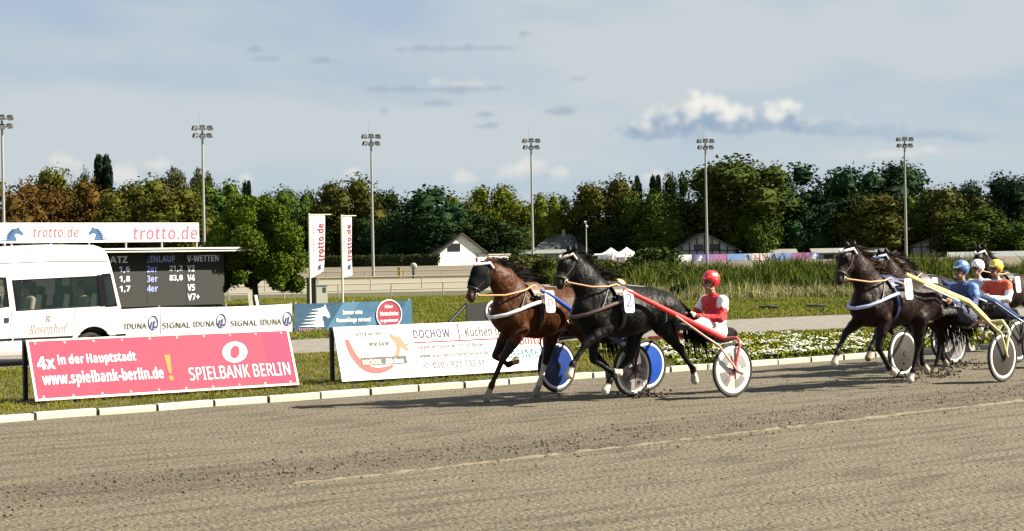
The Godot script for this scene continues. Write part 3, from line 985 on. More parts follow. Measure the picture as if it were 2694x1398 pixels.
	for q in specs:
		var hh := thing("half_timbered_house", q[5], "house", Vector3(q[0], 0, q[1]), q[6], "half-timbered houses under the trees")
		gable_house(hh, q[2], 10, q[3], q[4], 1.0, mat("grey plaster", 0.30, 0.30, 0.30, 0.9), mat("mossy tile", 0.10, 0.10, 0.085, 0.9))
		for k in 9:
			var x: float = -q[2] / 2 + 0.3 + k * (q[2] - 0.6) / 8.0
			var top: float = lerpf(q[4], q[3], absf(x) / (q[2] / 2)) - 0.2
			var bm := Shape.new()
			bm.span(Vector3(x - 0.16, -0.1, 0.005), Vector3(x + 0.16, top, 0.09))
			part("timber_post", bm, timber, hh)
		var cross := Shape.new()
		cross.span(Vector3(-q[2] / 2, 2.55, 0.005), Vector3(q[2] / 2, 2.8, 0.12))
		part("timber_beam", cross, timber, hh)
		for x in [-2.6, 1.6]:
			var wn := Shape.new()
			wn.span(Vector3(x - 0.2, 2.9, 0.005), Vector3(x + 2.2, 4.3, 0.1))
			var pw := part("window", wn, timber, hh)
			for k in 2:
				var g := Shape.new()
				g.span(Vector3(x + k * 1.05, 3.05, 0.105), Vector3(x + k * 1.05 + 0.9, 4.15, 0.13))
				part("pane", g, glass, pw)
	var sheds := [[81.0, -478.0, 7.6, "low grey-roofed stable at the right end of the far banner"], [93.0, -480.0, 7.0, "low grey-roofed stable left of the sixth light mast"], [70.0, -482.0, 7.0, "low grey-roofed stable behind the far banner"]]
	for q in sheds:
		var sh := thing("stable", q[3], "stable", Vector3(q[0], 0, q[1]), 0.0, "low stables")
		var ws := Shape.new()
		ws.span(Vector3(-q[2] / 2, -0.1, -5), Vector3(q[2] / 2, 1.5, 0))
		part("wall", ws, mat("stable wall", 0.32, 0.26, 0.21, 0.9), sh)
		var rs := Shape.new()
		rs.prism(PackedVector2Array([Vector2(0.6, 1.45), Vector2(0.6, 1.6), Vector2(-3, 2.75), Vector2(-5.6, 1.6), Vector2(-5.6, 1.45), Vector2(-3, 2.58)]), -q[2] / 2 - 0.4, q[2] / 2 + 0.4, Transform3D(Basis(Vector3(0, 0, 1), Vector3(0, 1, 0), Vector3(1, 0, 0)), Vector3.ZERO))
		part("roof", rs, mat("stable roof", 0.17, 0.17, 0.16, 0.9), sh)
		var ds := Shape.new()
		ds.span(Vector3(-1.1, -0.05, 0.0), Vector3(1.3, 1.15, 0.06))
		part("door", ds, timber, sh)
	var pw2 := thing("wall", "long pale blue-grey wall beyond the track at the right", "wall", Vector3(120, 0, -470), 0.3)
	for k in 12:
		var s := Shape.new()
		s.span(Vector3(-11.8 + k * 3.0, -0.1, 0), Vector3(-11.8 + k * 3.0 + 2.96, 1.25, 0.15))
		part("panel", s, mat("pale wall", 0.36, 0.39, 0.41, 0.9), pw2)
	var gt := thing("gate_fence", "dark grey board fence between stable and pale wall", "fence", Vector3(104.5, 0, -470))
	for k in 9:
		var s := Shape.new()
		s.span(Vector3(-3.6 + k * 0.8, -0.1, 0), Vector3(-3.6 + k * 0.8 + 0.74, 1.2, 0.1))
		part("plank", s, mat("grey board", 0.09, 0.09, 0.09, 0.9), gt)
	var gs := Shape.new()
	gs.span(Vector3(-3.8, 0.3, -0.08), Vector3(3.6, 0.42, -0.003))
	part("rail", gs, mat("grey board", 0.09, 0.09, 0.09, 0.9), gt)

# ---------------------------------------------------------------- floodlight masts
func build_masts() -> void:
	var steel := mat("mast steel", 0.24, 0.24, 0.23, 0.55, 0.3)
	var dark := mat("lamp housing", 0.02, 0.02, 0.022, 0.5)
	var lens := mat("lamp glass", 0.45, 0.47, 0.5, 0.12)
	var spots := [[-45.4, 167.0, "floodlight mast at the left edge of the picture"], [-30.3, 184.0, "floodlight mast behind the trotting board's right end"], [-14.95, 201.0, "floodlight mast just right of the two flags"], [2.4, 213.0, "floodlight mast in the middle of the skyline, right of the white house"], [22.9, 219.0, "floodlight mast above the driver in red"], [46.9, 222.0, "rightmost floodlight mast, above the dark bay horse number ten"]]
	var first: Node3D = null
	for q in spots:
		var at := Vector3(q[0], -0.04, -q[1])
		if first:
			dup(first, "floodlight_mast", q[2], at, atan2(-q[0], q[1]) * 0.6 + 0.1 * q[1] / 200.0)
			continue
		first = thing("floodlight_mast", q[2], "floodlight mast", at, 0.1, "floodlight masts round the course")
		var s := Shape.new()
		s.tube([Vector3(0, 0, 0), Vector3(0, 7, 0), Vector3(0, 14.9, 0)], [0.17, 0.135, 0.10], 10)
		part("pole", s, steel, first)
		var f := Shape.new()
		f.tube([Vector3(-0.85, 15.05, 0), Vector3(0.85, 15.05, 0)], [0.05], 6)
		f.tube([Vector3(-0.85, 14.35, 0), Vector3(0.85, 14.35, 0)], [0.05], 6)
		f.tube([Vector3(0, 14.3, 0.0), Vector3(0, 15.35, 0.0)], [0.06], 6)
		part("crossarm", f, steel, first)
		var an := Shape.new()
		an.tube([Vector3(-0.25, 15.05, 0), Vector3(-0.25, 17.0, 0)], [0.02, 0.008], 5)
		part("lightning_rod", an, steel, first)
		for e in [[-0.75, 15.15, 0.35], [0.0, 15.2, 0.0], [0.75, 15.15, -0.35], [-0.68, 14.4, 0.45], [0.0, 14.35, 0.1], [0.68, 14.4, -0.45]]:
			var b := Shape.new()
			var t := Basis.from_euler(Vector3(0.62, e[2] * 1.6, 0))
			b.box(Vector3(e[0], e[1], 0.16), Vector3(0.52, 0.44, 0.2), t)
			b.box(Vector3(e[0], e[1], 0.16) + t * Vector3(0, 0, -0.17), Vector3(0.24, 0.24, 0.18), t)
			var l := part("floodlight", b, dark, first)
			var g := Shape.new()
			g.box(Vector3(e[0], e[1], 0.16) + t * Vector3(0, 0, 0.11), Vector3(0.44, 0.36, 0.02), t)
			part("lamp_glass", g, lens, l)

# ---------------------------------------------------------------- people far away, banner, tents
func standing_person(colors: Array) -> ArrayMesh:
	# colours: hair, skin, top, trousers, shoes
	var b := []
	b.append([Vector3(0, 1.62, 0), 0.105, Vector3(0, 1.66, -0.01), 0.105, 0.9, 0, 0.02])
	b.append([Vector3(0, 1.57, 0.03), 0.085, Vector3(0, 1.53, 0.04), 0.07, 0.9, 1, 0.02])
	b.append([Vector3(0, 1.45, 0), 0.05, Vector3(0, 1.52, 0), 0.05, 1.0, 1, 0.02])
	b.append([Vector3(-0.07, 1.32, 0), 0.13, Vector3(0.07, 1.32, 0), 0.13, 0.8, 2, 0.05])
	b.append([Vector3(0, 1.2, 0), 0.15, Vector3(0, 0.98, 0), 0.14, 0.8, 2, 0.05])
	for s in [-1.0, 1.0]:
		b.append([Vector3(0.18 * s, 1.38, 0), 0.065, Vector3(0.24 * s, 1.1, -0.02), 0.05, 1.0, 2, 0.03])
		b.append([Vector3(0.24 * s, 1.1, -0.02), 0.045, Vector3(0.22 * s, 0.86, 0.06), 0.035, 1.0, 1, 0.02])
		for k in 5:
			b.append([Vector3(0.22 * s, 0.86, 0.06), 0.028, Vector3(0.215 * s + 0.004 * s, 0.76 - 0.012 * (2 - absi(k - 2)), 0.03 + 0.018 * k), 0.011, 1.0, 1, 0.006])
		b.append([Vector3(0.09 * s, 0.92, 0), 0.11, Vector3(0.11 * s, 0.5, 0.01), 0.07, 1.0, 3, 0.04])
		b.append([Vector3(0.11 * s, 0.5, 0.01), 0.068, Vector3(0.12 * s, 0.09, -0.01), 0.045, 1.0, 3, 0.02])
		b.append([Vector3(0.12 * s, 0.045, -0.03), 0.045, Vector3(0.14 * s, 0.04, 0.15), 0.04, 1.0, 4, 0.02])
	if not mats.has("standing field"):
		mats["standing field"] = body_field(b, 0.02)
	return body_mesh([mats["standing field"]], colors, 0.05)

func build_far_things() -> void:
	var cloth := vmat("clothes", 0.85)
	var skin := Color(0.32, 0.19, 0.13)
	var dark := Color(0.02, 0.018, 0.016)
	var folk := [
		[-8.8, -466.0, Color(0.10, 0.01, 0.05), Color(0.04, 0.02, 0.03), "person in a dark crimson top standing before the white annex", 1.25],
		[2.6, -300.0, Color(0.6, 0.58, 0.5), Color(0.5, 0.5, 0.45), "person in cream clothes, leftmost of the bystanders behind the hedge", 1.0],
		[6.1, -300.0, Color(0.7, 0.7, 0.68), Color(0.6, 0.6, 0.58), "person all in white standing left of the fourth mast", 1.05],
		[8.3, -302.0, Color(0.7, 0.68, 0.5), Color(0.2, 0.2, 0.22), "person in a pale yellow top by the foot of the fourth mast", 0.9],
		[10.2, -300.0, Color(0.02, 0.02, 0.03), Color(0.03, 0.03, 0.04), "person in black right of the fourth mast", 0.95],
		[16.2, -302.0, Color(0.65, 0.62, 0.45), Color(0.3, 0.3, 0.3), "person in a light yellow top beside the white tents", 1.15],
		[17.1, -300.5, Color(0.25, 0.2, 0.5), Color(0.7, 0.7, 0.7), "person in a violet top between the white tents", 1.1],
		[18.3, -301.0, Color(0.75, 0.74, 0.72), Color(0.7, 0.7, 0.7), "person in a white shirt, tallest of the group at the tents", 1.25],
		[19.2, -301.5, Color(0.72, 0.7, 0.7), Color(0.03, 0.03, 0.04), "person in white top and dark trousers at the tents", 1.2],
		[20.1, -300.0, Color(0.03, 0.03, 0.05), Color(0.02, 0.02, 0.03), "person in dark clothes right of the group at the tents", 1.2]]
	for q in folk:
		var p := part(numbered("person"), standing_person([dark, skin, q[2], q[3], dark]), cloth, self, true)
		tag(p, q[4], "person")
		p.position = Vector3(q[0], -0.04, q[1])
		p.rotation.y = q[0] * 0.7
		p.scale = Vector3.ONE * q[5]
	var canvas := mat("white canvas", 0.78, 0.78, 0.76, 0.8)
	var pole := mat("tent pole", 0.5, 0.5, 0.48, 0.5)
	var tents := [[16.2, -305.0, 4.6, 1.95, "white tent with a pointed roof, left of the group of people"], [22.0, -303.0, 5.0, 1.8, "white tent with a pointed roof, right of the group of people"], [19.0, -309.0, 4.6, 2.0, "white tent behind the group of people"]]
	for q in tents:
		var t := thing("tent", q[4], "tent", Vector3(q[0], -0.04, q[1]), 0.3, "white tents by the trees")
		var r: float = q[2] / 2
		var rf := Shape.new()
		for k in 4:
			var a := TAU * k / 4
			var b := TAU * (k + 1) / 4
			var c0 := Vector3(cos(a) * r, q[3], sin(a) * r)
			var c1 := Vector3(cos(b) * r, q[3], sin(b) * r)
			var m0 := Vector3(cos(a) * r * 0.4, q[3] + 0.62, sin(a) * r * 0.4)
			var m1 := Vector3(cos(b) * r * 0.4, q[3] + 0.62, sin(b) * r * 0.4)
			rf.quad(c1, c0, m0, m1)
			rf.tri(m1, m0, Vector3(0, q[3] + 1.25, 0))
			rf.quad(c0, c1, c1 - Vector3(0, 0.3, 0), c0 - Vector3(0, 0.3, 0))
		part("roof", rf, canvas, t)
		for k in 4:
			var a := TAU * k / 4
			var ps := Shape.new()
			ps.tube([Vector3(cos(a) * r, 0, sin(a) * r), Vector3(cos(a) * r, q[3], sin(a) * r)], [0.04], 6)
			part("pole", ps, pole, t)
		for k in 3:
			var a := TAU * (k + 1) / 4
			var b := TAU * (k + 2) / 4
			var ws := Shape.new()
			ws.quad(Vector3(cos(a) * r * 0.98, 0, sin(a) * r * 0.98), Vector3(cos(b) * r * 0.98, 0, sin(b) * r * 0.98), Vector3(cos(b) * r * 0.98, q[3], sin(b) * r * 0.98), Vector3(cos(a) * r * 0.98, q[3], sin(a) * r * 0.98))
			part("side_wall", ws, canvas, t)
	var aw := thing("awning", "white awning on thin posts left of the tents", "awning", Vector3(13.7, -0.04, -300))
	var as_ := Shape.new()
	var prev := Vector3(-2.6, 2.1, 0)
	for k in 10:
		var x := -2.6 + 5.2 * (k + 1) / 10.0
		var nx := Vector3(x, 2.1 + 0.25 * pow(x / 2.6, 2.0) * (1.0 if x > 0 else 0.2), 0)
		as_.quad(prev + Vector3(0, 0, 1.2), nx + Vector3(0, 0, 1.2), nx + Vector3(0, 0.1, -1.2), prev + Vector3(0, 0.1, -1.2))
		as_.quad(prev + Vector3(0, -0.22, 1.2), nx + Vector3(0, -0.22, 1.2), nx + Vector3(0, 0, 1.2), prev + Vector3(0, 0, 1.2))
		prev = nx
	part("canopy", as_, canvas, aw)
	for x in [-2.5, 2.5]:
		for z in [-1.1, 1.1]:
			var ps := Shape.new()
			ps.tube([Vector3(x, 0, z), Vector3(x, 2.15, z)], [0.07], 6)
			part("post", ps, canvas, aw)
	# small floodlight post among the trees
	var lp := thing("lamp_post", "slim pale post with two small floodlights behind the white tents", "lamp post", Vector3(12.0, -0.04, -300))
	var s := Shape.new()
	s.tube([Vector3(0, 0, 0), Vector3(0, 7.2, 0)], [0.09, 0.07], 8)
	part("pole", s, mat("pale post", 0.3, 0.31, 0.2, 0.7), lp)
	for q in [[0.12, 6.6], [-0.1, 7.3]]:
		var b := Shape.new()
		b.box(Vector3(q[0], q[1], 0.15), Vector3(0.32, 0.3, 0.25), Basis.from_euler(Vector3(0.5, 0.2, 0)))
		part("floodlight", b, mat("lamp glass", 0.45, 0.47, 0.5, 0.12), lp)
	# long printed banner on the far rail
	var bn := thing("advertising_banner", "long blue, pink and white banner with horse heads on the far rail", "banner", Vector3(40.0, 0, -460), 0.3)
	var widths := [4.6, 1.0, 2.4, 2.2, 4.2, 4.6, 2.0, 4.4, 2.0, 4.6, 4.8, 2.6]
	var hues := [[0.66, 0.66, 0.66], [0.05, 0.08, 0.2], [0.12, 0.10, 0.32], [0.2, 0.12, 0.35], [0.3, 0.12, 0.28], [0.14, 0.24, 0.5], [0.3, 0.36, 0.5], [0.66, 0.62, 0.64], [0.3, 0.36, 0.5], [0.16, 0.22, 0.48], [0.3, 0.10, 0.24], [0.08, 0.12, 0.32]]
	var x := 0.0
	for k in widths.size():
		var p := Shape.new()
		p.span(Vector3(x, 0.05, 0), Vector3(x + widths[k] - 0.02, 1.72, 0.06))
		part("panel", p, mat("far print %d" % k, hues[k][0], hues[k][1], hues[k][2], 0.7), bn)
		if k in [2, 6, 8, 11]:
			var hs := horse_emblem(k != 6)
			var he := part("horse_emblem", hs, mat("emblem white", 0.7, 0.7, 0.72, 0.7) if k in [2, 11] else mat("emblem black", 0.012, 0.02, 0.04, 0.7), bn)
			he.transform = Transform3D(Basis.from_scale(Vector3(1.55, 1.55, 1)), Vector3(x + 0.2, 0.1, 0.065))
		if k == 7:
			for r in 3:
				write(bn, ["Wir fördern", "den Trab", "sport"][r], x + 0.5, 1.15 - r * 0.46, 3.2, 0.36, mat("print pink", 0.5, 0.12, 0.2, 0.7), 0.07)
		x += widths[k]
	for k in 12:
		var ps := Shape.new()
		ps.span(Vector3(k * 3.5 - 0.05, -0.1, -0.12), Vector3(k * 3.5 + 0.05, 1.75, -0.02))
		part("post", ps, mat("mast steel", 0.24, 0.24, 0.23, 0.55, 0.3), bn)

func horse_emblem(right := true) -> Shape:
	# a horse's head and neck with the mane streaming back as thin blades, in a unit box, looking right
	var s := Shape.new()
	var head := PackedVector2Array([Vector2(0.50, 0.0), Vector2(0.86, 0.0), Vector2(0.84, 0.2), Vector2(0.78, 0.42), Vector2(0.84, 0.5), Vector2(0.93, 0.48), Vector2(1.02, 0.38), Vector2(1.1, 0.44), Vector2(1.06, 0.6), Vector2(0.96, 0.82), Vector2(0.92, 1.0), Vector2(0.86, 0.9), Vector2(0.72, 0.84), Vector2(0.6, 0.66), Vector2(0.52, 0.4)])
	var f := 1.0 if right else -1.0
	var poly := PackedVector2Array()
	for p in head:
		poly.append(Vector2(p.x * f + (0.0 if right else 1.1), p.y))
	s.prism(poly, 0.0, 0.004)
	for k in 6:
		var y := 0.02 + 0.145 * k
		var r := 0.56 + 0.045 * k
		var l := -0.15 + 0.1 * k
		var b := PackedVector2Array()
		for p in [Vector2(r, y), Vector2(r, y + 0.1), Vector2(l, y + 0.03)]:
			b.append(Vector2(p.x * f + (0.0 if right else 1.1), p.y))
		s.prism(b, 0.0, 0.004)
	return s

# ---------------------------------------------------------------- infield plants
func tuft(blades: int, h: float, spread: float, wide: float, lean := 0.35) -> ArrayMesh:
	var s := Shape.new()
	for k in blades:
		var a := rng.randf() * TAU
		var p := Vector3(cos(a), 0, sin(a)) * spread * sqrt(rng.randf())
		var d := Vector3(rng.randfn(0, lean), 1, rng.randfn(0, lean)).normalized() * h * rng.randf_range(0.55, 1.15)
		var w := Vector3(cos(a * 3.0), 0, sin(a * 3.0)) * wide
		var bend := Vector3(d.x, -0.15 * h, d.z) * 0.5
		var kk := rng.randf_range(0.7, 1.25)
		s.col = Color(kk, kk, kk)
		s.quad(p - w, p + w, p + d * 0.6 + w * 0.7, p + d * 0.6 - w * 0.7)
		s.tri(p + d * 0.6 - w * 0.7, p + d * 0.6 + w * 0.7, p + d + bend)
	return s.mesh(true)

func inside_path(p: Vector3) -> bool:
	var z := -p.z
	var a := 39.7 + (p.x + 4.28) * (0.72 if p.x < -4.28 else 0.626)
	var b := 46.8 + (p.x + 5.04) * (0.97 if p.x < -5.04 else 0.747)
	return z > a and z < b

func grass_copies(called: String, m: Material, mesh: Mesh, count: int, x0: float, x1: float, z0: float, z1: float, keep: Callable, hues: Array, label: String) -> void:
	var where := []
	var cols := []
	for k in count:
		var p := Vector3(rng.randf_range(x0, x1), -0.035, -rng.randf_range(z0, z1))
		if not keep.call(p):
			continue
		var s := rng.randf_range(0.6, 1.25) * (1.0 + 0.5 * lumps.get_noise_2d(p.x * 0.5, p.z * 0.5) + 0.2 * lumps.get_noise_2d(p.x * 0.16 + 20.0, p.z * 0.12))
		if called == "tall_grass":
			s *= clampf(0.74 + 1.6 * lumps.get_noise_2d(p.x * 0.13 + 3.0, p.z * 0.06), 0.38, 1.35)
		where.append(Transform3D(Basis(Vector3.UP, rng.randf() * TAU).scaled(Vector3(s, s, s)), p))
		var t := clampf(0.5 + 0.9 * lumps.get_noise_2d(p.x * 0.35 + 40.0, p.z * 0.2) + rng.randfn(0, 0.12), 0.0, 1.0)
		cols.append(hues[0].lerp(hues[1], t))
	var o := copies(called, mesh, m, where, cols)
	o.set_meta("label", label)

func behind_kerb(p: Vector3) -> float:
	# metres from the kerb line towards the infield
	var q := p - RAIL_START
	var a := deg_to_rad(TRACK_ANGLE)
	var s := q.x * cos(a) - q.z * sin(a)
	return -q.x * sin(a) - q.z * cos(a) + 0.00105 * s * s

func build_infield() -> void:
	rng.seed = 77
	var gm := vmat("grass blades", 0.75)
	var verge_keep := func(p: Vector3) -> bool:
		var o := behind_kerb(p)
		return o > 0.16 and o < 14.5 and not inside_path(p)
	grass_copies("verge_grass", gm, tuft(12, 0.07, 0.07, 0.004, 0.6), 60000, -14, 16, 20, 48, verge_keep, [Color(0.19, 0.17, 0.034), Color(0.10, 0.115, 0.013)], "short dry grass between the kerb and the path")
	var lawn_keep := func(p: Vector3) -> bool:
		return not inside_path(p) and behind_kerb(p) > 14.0
	grass_copies("lawn_grass", gm, tuft(14, 0.10, 0.16, 0.008, 0.6), 52000, -14, 30, 44, 96, lawn_keep, [Color(0.18, 0.172, 0.032), Color(0.09, 0.125, 0.011)], "mown grass of the infield")
	# a belt of dry stalks, and the tall green growth behind it
	var dry_keep := func(p: Vector3) -> bool:
		return -p.z > 77.5 + 2.0 * lumps.get_noise_1d(p.x * 0.3) + p.x * 0.1 and -p.z < 88.0 + p.x * 0.1
	grass_copies("dry_stalks", gm, tuft(10, 0.62, 0.22, 0.012, 0.28), 5200, 1.5, 34, 76, 92, dry_keep, [Color(0.26, 0.24, 0.12), Color(0.14, 0.15, 0.045)], "dry pale stalks in front of the tall grass")
	var tall_keep := func(p: Vector3) -> bool:
		if p.x < 8.5 - (p.z + 84.0) * 0.12 and lumps.get_noise_2d(p.x * 0.6, p.z * 0.3) < 0.1:
			return false
		if lumps.get_noise_2d(p.x * 0.22 + 9.0, p.z * 0.10) < -0.16:
			return false
		return -p.z > 84.0 + 3.0 * lumps.get_noise_1d(p.x * 0.2) + p.x * 0.12 and -p.z < 140.0
	grass_copies("tall_grass", gm, tuft(16, 1.2, 0.35, 0.022, 0.2), 15000, 2.5, 52, 82, 140, tall_keep, [Color(0.085, 0.096, 0.012), Color(0.034, 0.058, 0.008)], "tall green weeds in the middle of the course")
	build_flowers()
	# shrubs: leafy mounds of many sizes behind the leading horses
	var shrub_leaf := vmat("shrub leaves", 0.7)
	shrub_leaf.albedo_color = Color(0.052, 0.06, 0.013).linear_to_srgb()
	var deep_leaf := vmat("deep shrub leaves", 0.7)
	deep_leaf.albedo_color = Color(0.03, 0.046, 0.010).linear_to_srgb()
	var kinds := [crown("shrub", 301, 2600, 0.055), crown("shrub", 302, 2600, 0.05)]
	rng.seed = 78
	var twig := mat("twigs", 0.03, 0.026, 0.016, 0.95)
	var stem := Shape.new()
	for k in 5:
		var a := TAU * k / 5
		stem.tube([Vector3(0, -0.02, 0), Vector3(cos(a) * 0.12, 0.35, sin(a) * 0.12), Vector3(cos(a) * 0.24, 0.7, sin(a) * 0.24)], [0.02, 0.014, 0.006], 5)
	var stem_mesh := stem.mesh()
	var spots := [
		[0.2, 131.0, 2.2, 2.0, 1, "dark olive shrub right behind the bay horse's ears, the leftmost mound"],
		[1.5, 132.0, 2.6, 1.95, 0, "olive shrub left of the black horse's head, second mound from the left"], [3.0, 131.0, 2.6, 1.85, 1, "dark olive shrub behind the bay horse's withers"], [4.4, 133.0, 2.2, 1.6, 0, "olive shrub just left of the black horse's nose"],
		[5.4, 118.0, 2.4, 1.7, 0, "olive shrub behind the black horse's crest"], [6.7, 119.0, 2.4, 1.55, 1, "tall olive shrub right of the black horse's head, before the tents"], [8.0, 118.0, 2.4, 1.3, 0, "low olive shrub below the white tents"], [9.4, 121.0, 2.6, 1.05, 1, "low olive shrub in front of the round bush"],
		[11.5, 150.0, 3.9, 2.45, 2, "big round dark green bush right of the white tents"], [7.2, 80.0, 0.8, 0.72, 2, "small round dark bush in the dry stalks left of the driver in red"]]
	for i in spots.size():
		var q: Array = spots[i]
		var t := thing("shrub" if q[4] < 2 else "bush", q[5], "bush", Vector3(q[0], -0.04, -q[1]), rng.randf() * TAU, "shrubs in the infield")
		var sm := part("stem", stem_mesh, twig, t)
		sm.scale = Vector3(q[2], q[3], q[2])
		var c := part("foliage", kinds[i % 2], deep_leaf if q[4] == 2 else shrub_leaf, t)
		c.transform = Transform3D(Basis.from_scale(Vector3(q[2] * 1.15, q[3] * 1.05, q[2] * 1.15)), Vector3(0, -0.05, 0))
	# the young linden beside the score board
	rng.seed = 501
	var lt := thing("linden_tree", "young bright green linden with a low spreading crown right of the score board", "tree", Vector3(-11.3, -0.04, -82.0))
	var tk := Shape.new()
	tk.tube([Vector3(0, -0.05, 0), Vector3(0.02, 0.5, 0), Vector3(0.0, 1.2, 0.03), Vector3(0.05, 2.4, 0), Vector3(0.0, 3.9, 0)], [0.17, 0.13, 0.115, 0.08, 0.03], 10)
	for k in 11:
		var a := TAU * k / 11.0 + rng.randf() * 0.4
		var y := rng.randf_range(1.0, 2.2)
		var o := Vector3(cos(a), 0, sin(a))
		var reach := rng.randf_range(1.0, 1.8)
		tk.tube([Vector3(0, y, 0), Vector3(0, y + 0.35, 0) + o * reach * 0.45, Vector3(0, y + rng.randf_range(0.4, 1.4), 0) + o * reach], [0.055, 0.04, 0.012], 6)
	part("trunk", tk, mat("dark bark", 0.022, 0.019, 0.015, 0.95), lt)
	var cs := Shape.new()
	var lobes := []
	for k in 42:
		var y := rng.randf_range(0.0, 1.0)
		var wide := 2.25 * sqrt(maxf(0.02, 1.0 - pow(absf(y - 0.36) / 0.66, 2.0)))
		var a := rng.randf() * TAU
		var rad := wide * sqrt(rng.randf_range(0.25, 1.0)) * 0.85
		lobes.append([Vector3(cos(a) * rad, 1.35 + y * 3.0, sin(a) * rad), rng.randf_range(0.32, 0.62), rng.randf_range(0.7, 1.3)])
	for k in 7:
		var a := TAU * k / 7.0
		lobes.append([Vector3(cos(a) * 1.8, rng.randf_range(0.95, 1.4), sin(a) * 1.75), rng.randf_range(0.25, 0.42), rng.randf_range(0.7, 1.0)])
	for l in lobes:
		cs.col = Color(l[2], l[2], l[2])
		lump(cs, l[0], l[1] * 0.78, 6, 9)
		for k in int(1500.0 * l[1] * l[1] / 0.2):
			var d := Vector3(rng.randfn(0, 1), rng.randfn(0.15, 1), rng.randfn(0, 1)).normalized()
			var kk: float = l[2] * rng.randf_range(0.7, 1.3)
			cs.col = Color(kk, kk, kk)
			leaf(cs, l[0] + d * l[1] * (1.0 + rng.randfn(0, 0.14)), rng.randf_range(0.045, 0.085), d, 0.8)
	var lm := vmat("linden leaves", 0.55)
	lm.albedo_color = Color(0.062, 0.098, 0.007).linear_to_srgb()
	part("crown", cs, lm, lt, true)

func build_flowers() -> void:
	rng.seed = 91
	var plant := Shape.new()
	for k in 9:
		var a := rng.randf() * TAU
		var p := Vector3(cos(a), 0, sin(a)) * rng.randf_range(0.02, 0.16)
		plant.col = Color(0.075, 0.11, 0.016).lerp(Color(0.16, 0.18, 0.03), rng.randf())
		leaf(plant, p + Vector3(0, rng.randf_range(0.03, 0.14), 0), rng.randf_range(0.04, 0.08), Vector3(p.x * 4.0, 0.6, p.z * 4.0), 0.4)
	var green := plant.mesh(true)
	for k in 11:
		var a := rng.randf() * TAU
		var p := Vector3(cos(a), 0, sin(a)) * rng.randf_range(0.0, 0.17) + Vector3(0, rng.randf_range(0.12, 0.2), 0)
		plant.col = Color(0.55, 0.56, 0.47)
		plant.ball(p, Vector3(0.034, 0.016, 0.034), 3, 6)
	var white := plant.mesh(true)
	var yellow := Shape.new()
	for k in 10:
		var a := rng.randf() * TAU
		var p := Vector3(cos(a), 0, sin(a)) * rng.randf_range(0.0, 0.15) + Vector3(0, rng.randf_range(0.05, 0.24), 0)
		yellow.col = Color(0.30, 0.30, 0.035).lerp(Color(0.10, 0.13, 0.02), rng.randf())
		leaf(yellow, p, rng.randf_range(0.035, 0.065), Vector3(0, 1, 0), 0.7)
	var gold := yellow.mesh(true)
	var lists := [[], [], []]
	for k in 6200:
		var s := rng.randf_range(4.0, 42.0)
		var o := rng.randf_range(1.3, 7.2)
		if s < 5.0 + 0.45 * (o - 1.3) or o > clampf(7.2 - (s - 13.0) * 0.27, 3.2, 7.2):
			continue
		# planted in bands that run along the bed, with bare gaps between
		var row := sin(o * 4.6 + 0.5 * sin(s * 0.45)) + 0.8 * lumps.get_noise_2d(s * 0.35, o * 0.9)
		var at := rail_point(s, o, -0.03)
		if inside_path(at):
			continue
		var size := rng.randf_range(0.55, 1.1)
		var t := Transform3D(Basis(Vector3.UP, rng.randf() * TAU).scaled(Vector3(size, size * 0.85, size)), at)
		row += rng.randfn(0, 0.25)
		if row > 0.62:
			lists[1 if rng.randf() < 0.62 else 0].append(t)
		elif row > -0.45 and lumps.get_noise_2d(s * 0.5 + 60.0, o) > -0.1:
			lists[2].append(t)
		elif row > -0.75:
			lists[0].append(t)
	var m := vmat("flower bed plants", 0.6)
	copies("flower_leaves", green, m, lists[0]).set_meta("label", "green leaves in the gaps of the flower bed behind the kerb")
	copies("white_flowers", white, m, lists[1]).set_meta("label", "white bedding flowers in rows behind the kerb")
	copies("yellow_plants", gold, m, lists[2]).set_meta("label", "yellow-green plants between the white flowers")

# ---------------------------------------------------------------- rails, posts and other small things of the infield
func rail_fence(called: String, label: String, a: Vector3, b: Vector3, posts: int, heights: Array, m: Material, r: float) -> void:
	var o := thing(called, label, "fence", a)
	var d := b - a
	for h in heights:
		var s := Shape.new()
		s.tube([Vector3(0, h, 0), Vector3(d.x * 0.5, h - 0.02, d.z * 0.5), Vector3(d.x, h, d.z)], [r], 6)
		part("rail", s, m, o)
	for k in posts:
		var p := d * (k + 0.5) / posts
		var s := Shape.new()
		s.tube([p, p + Vector3(0, heights[0] + 0.02, 0)], [r * 1.1], 6)
		part("post", s, m, o)

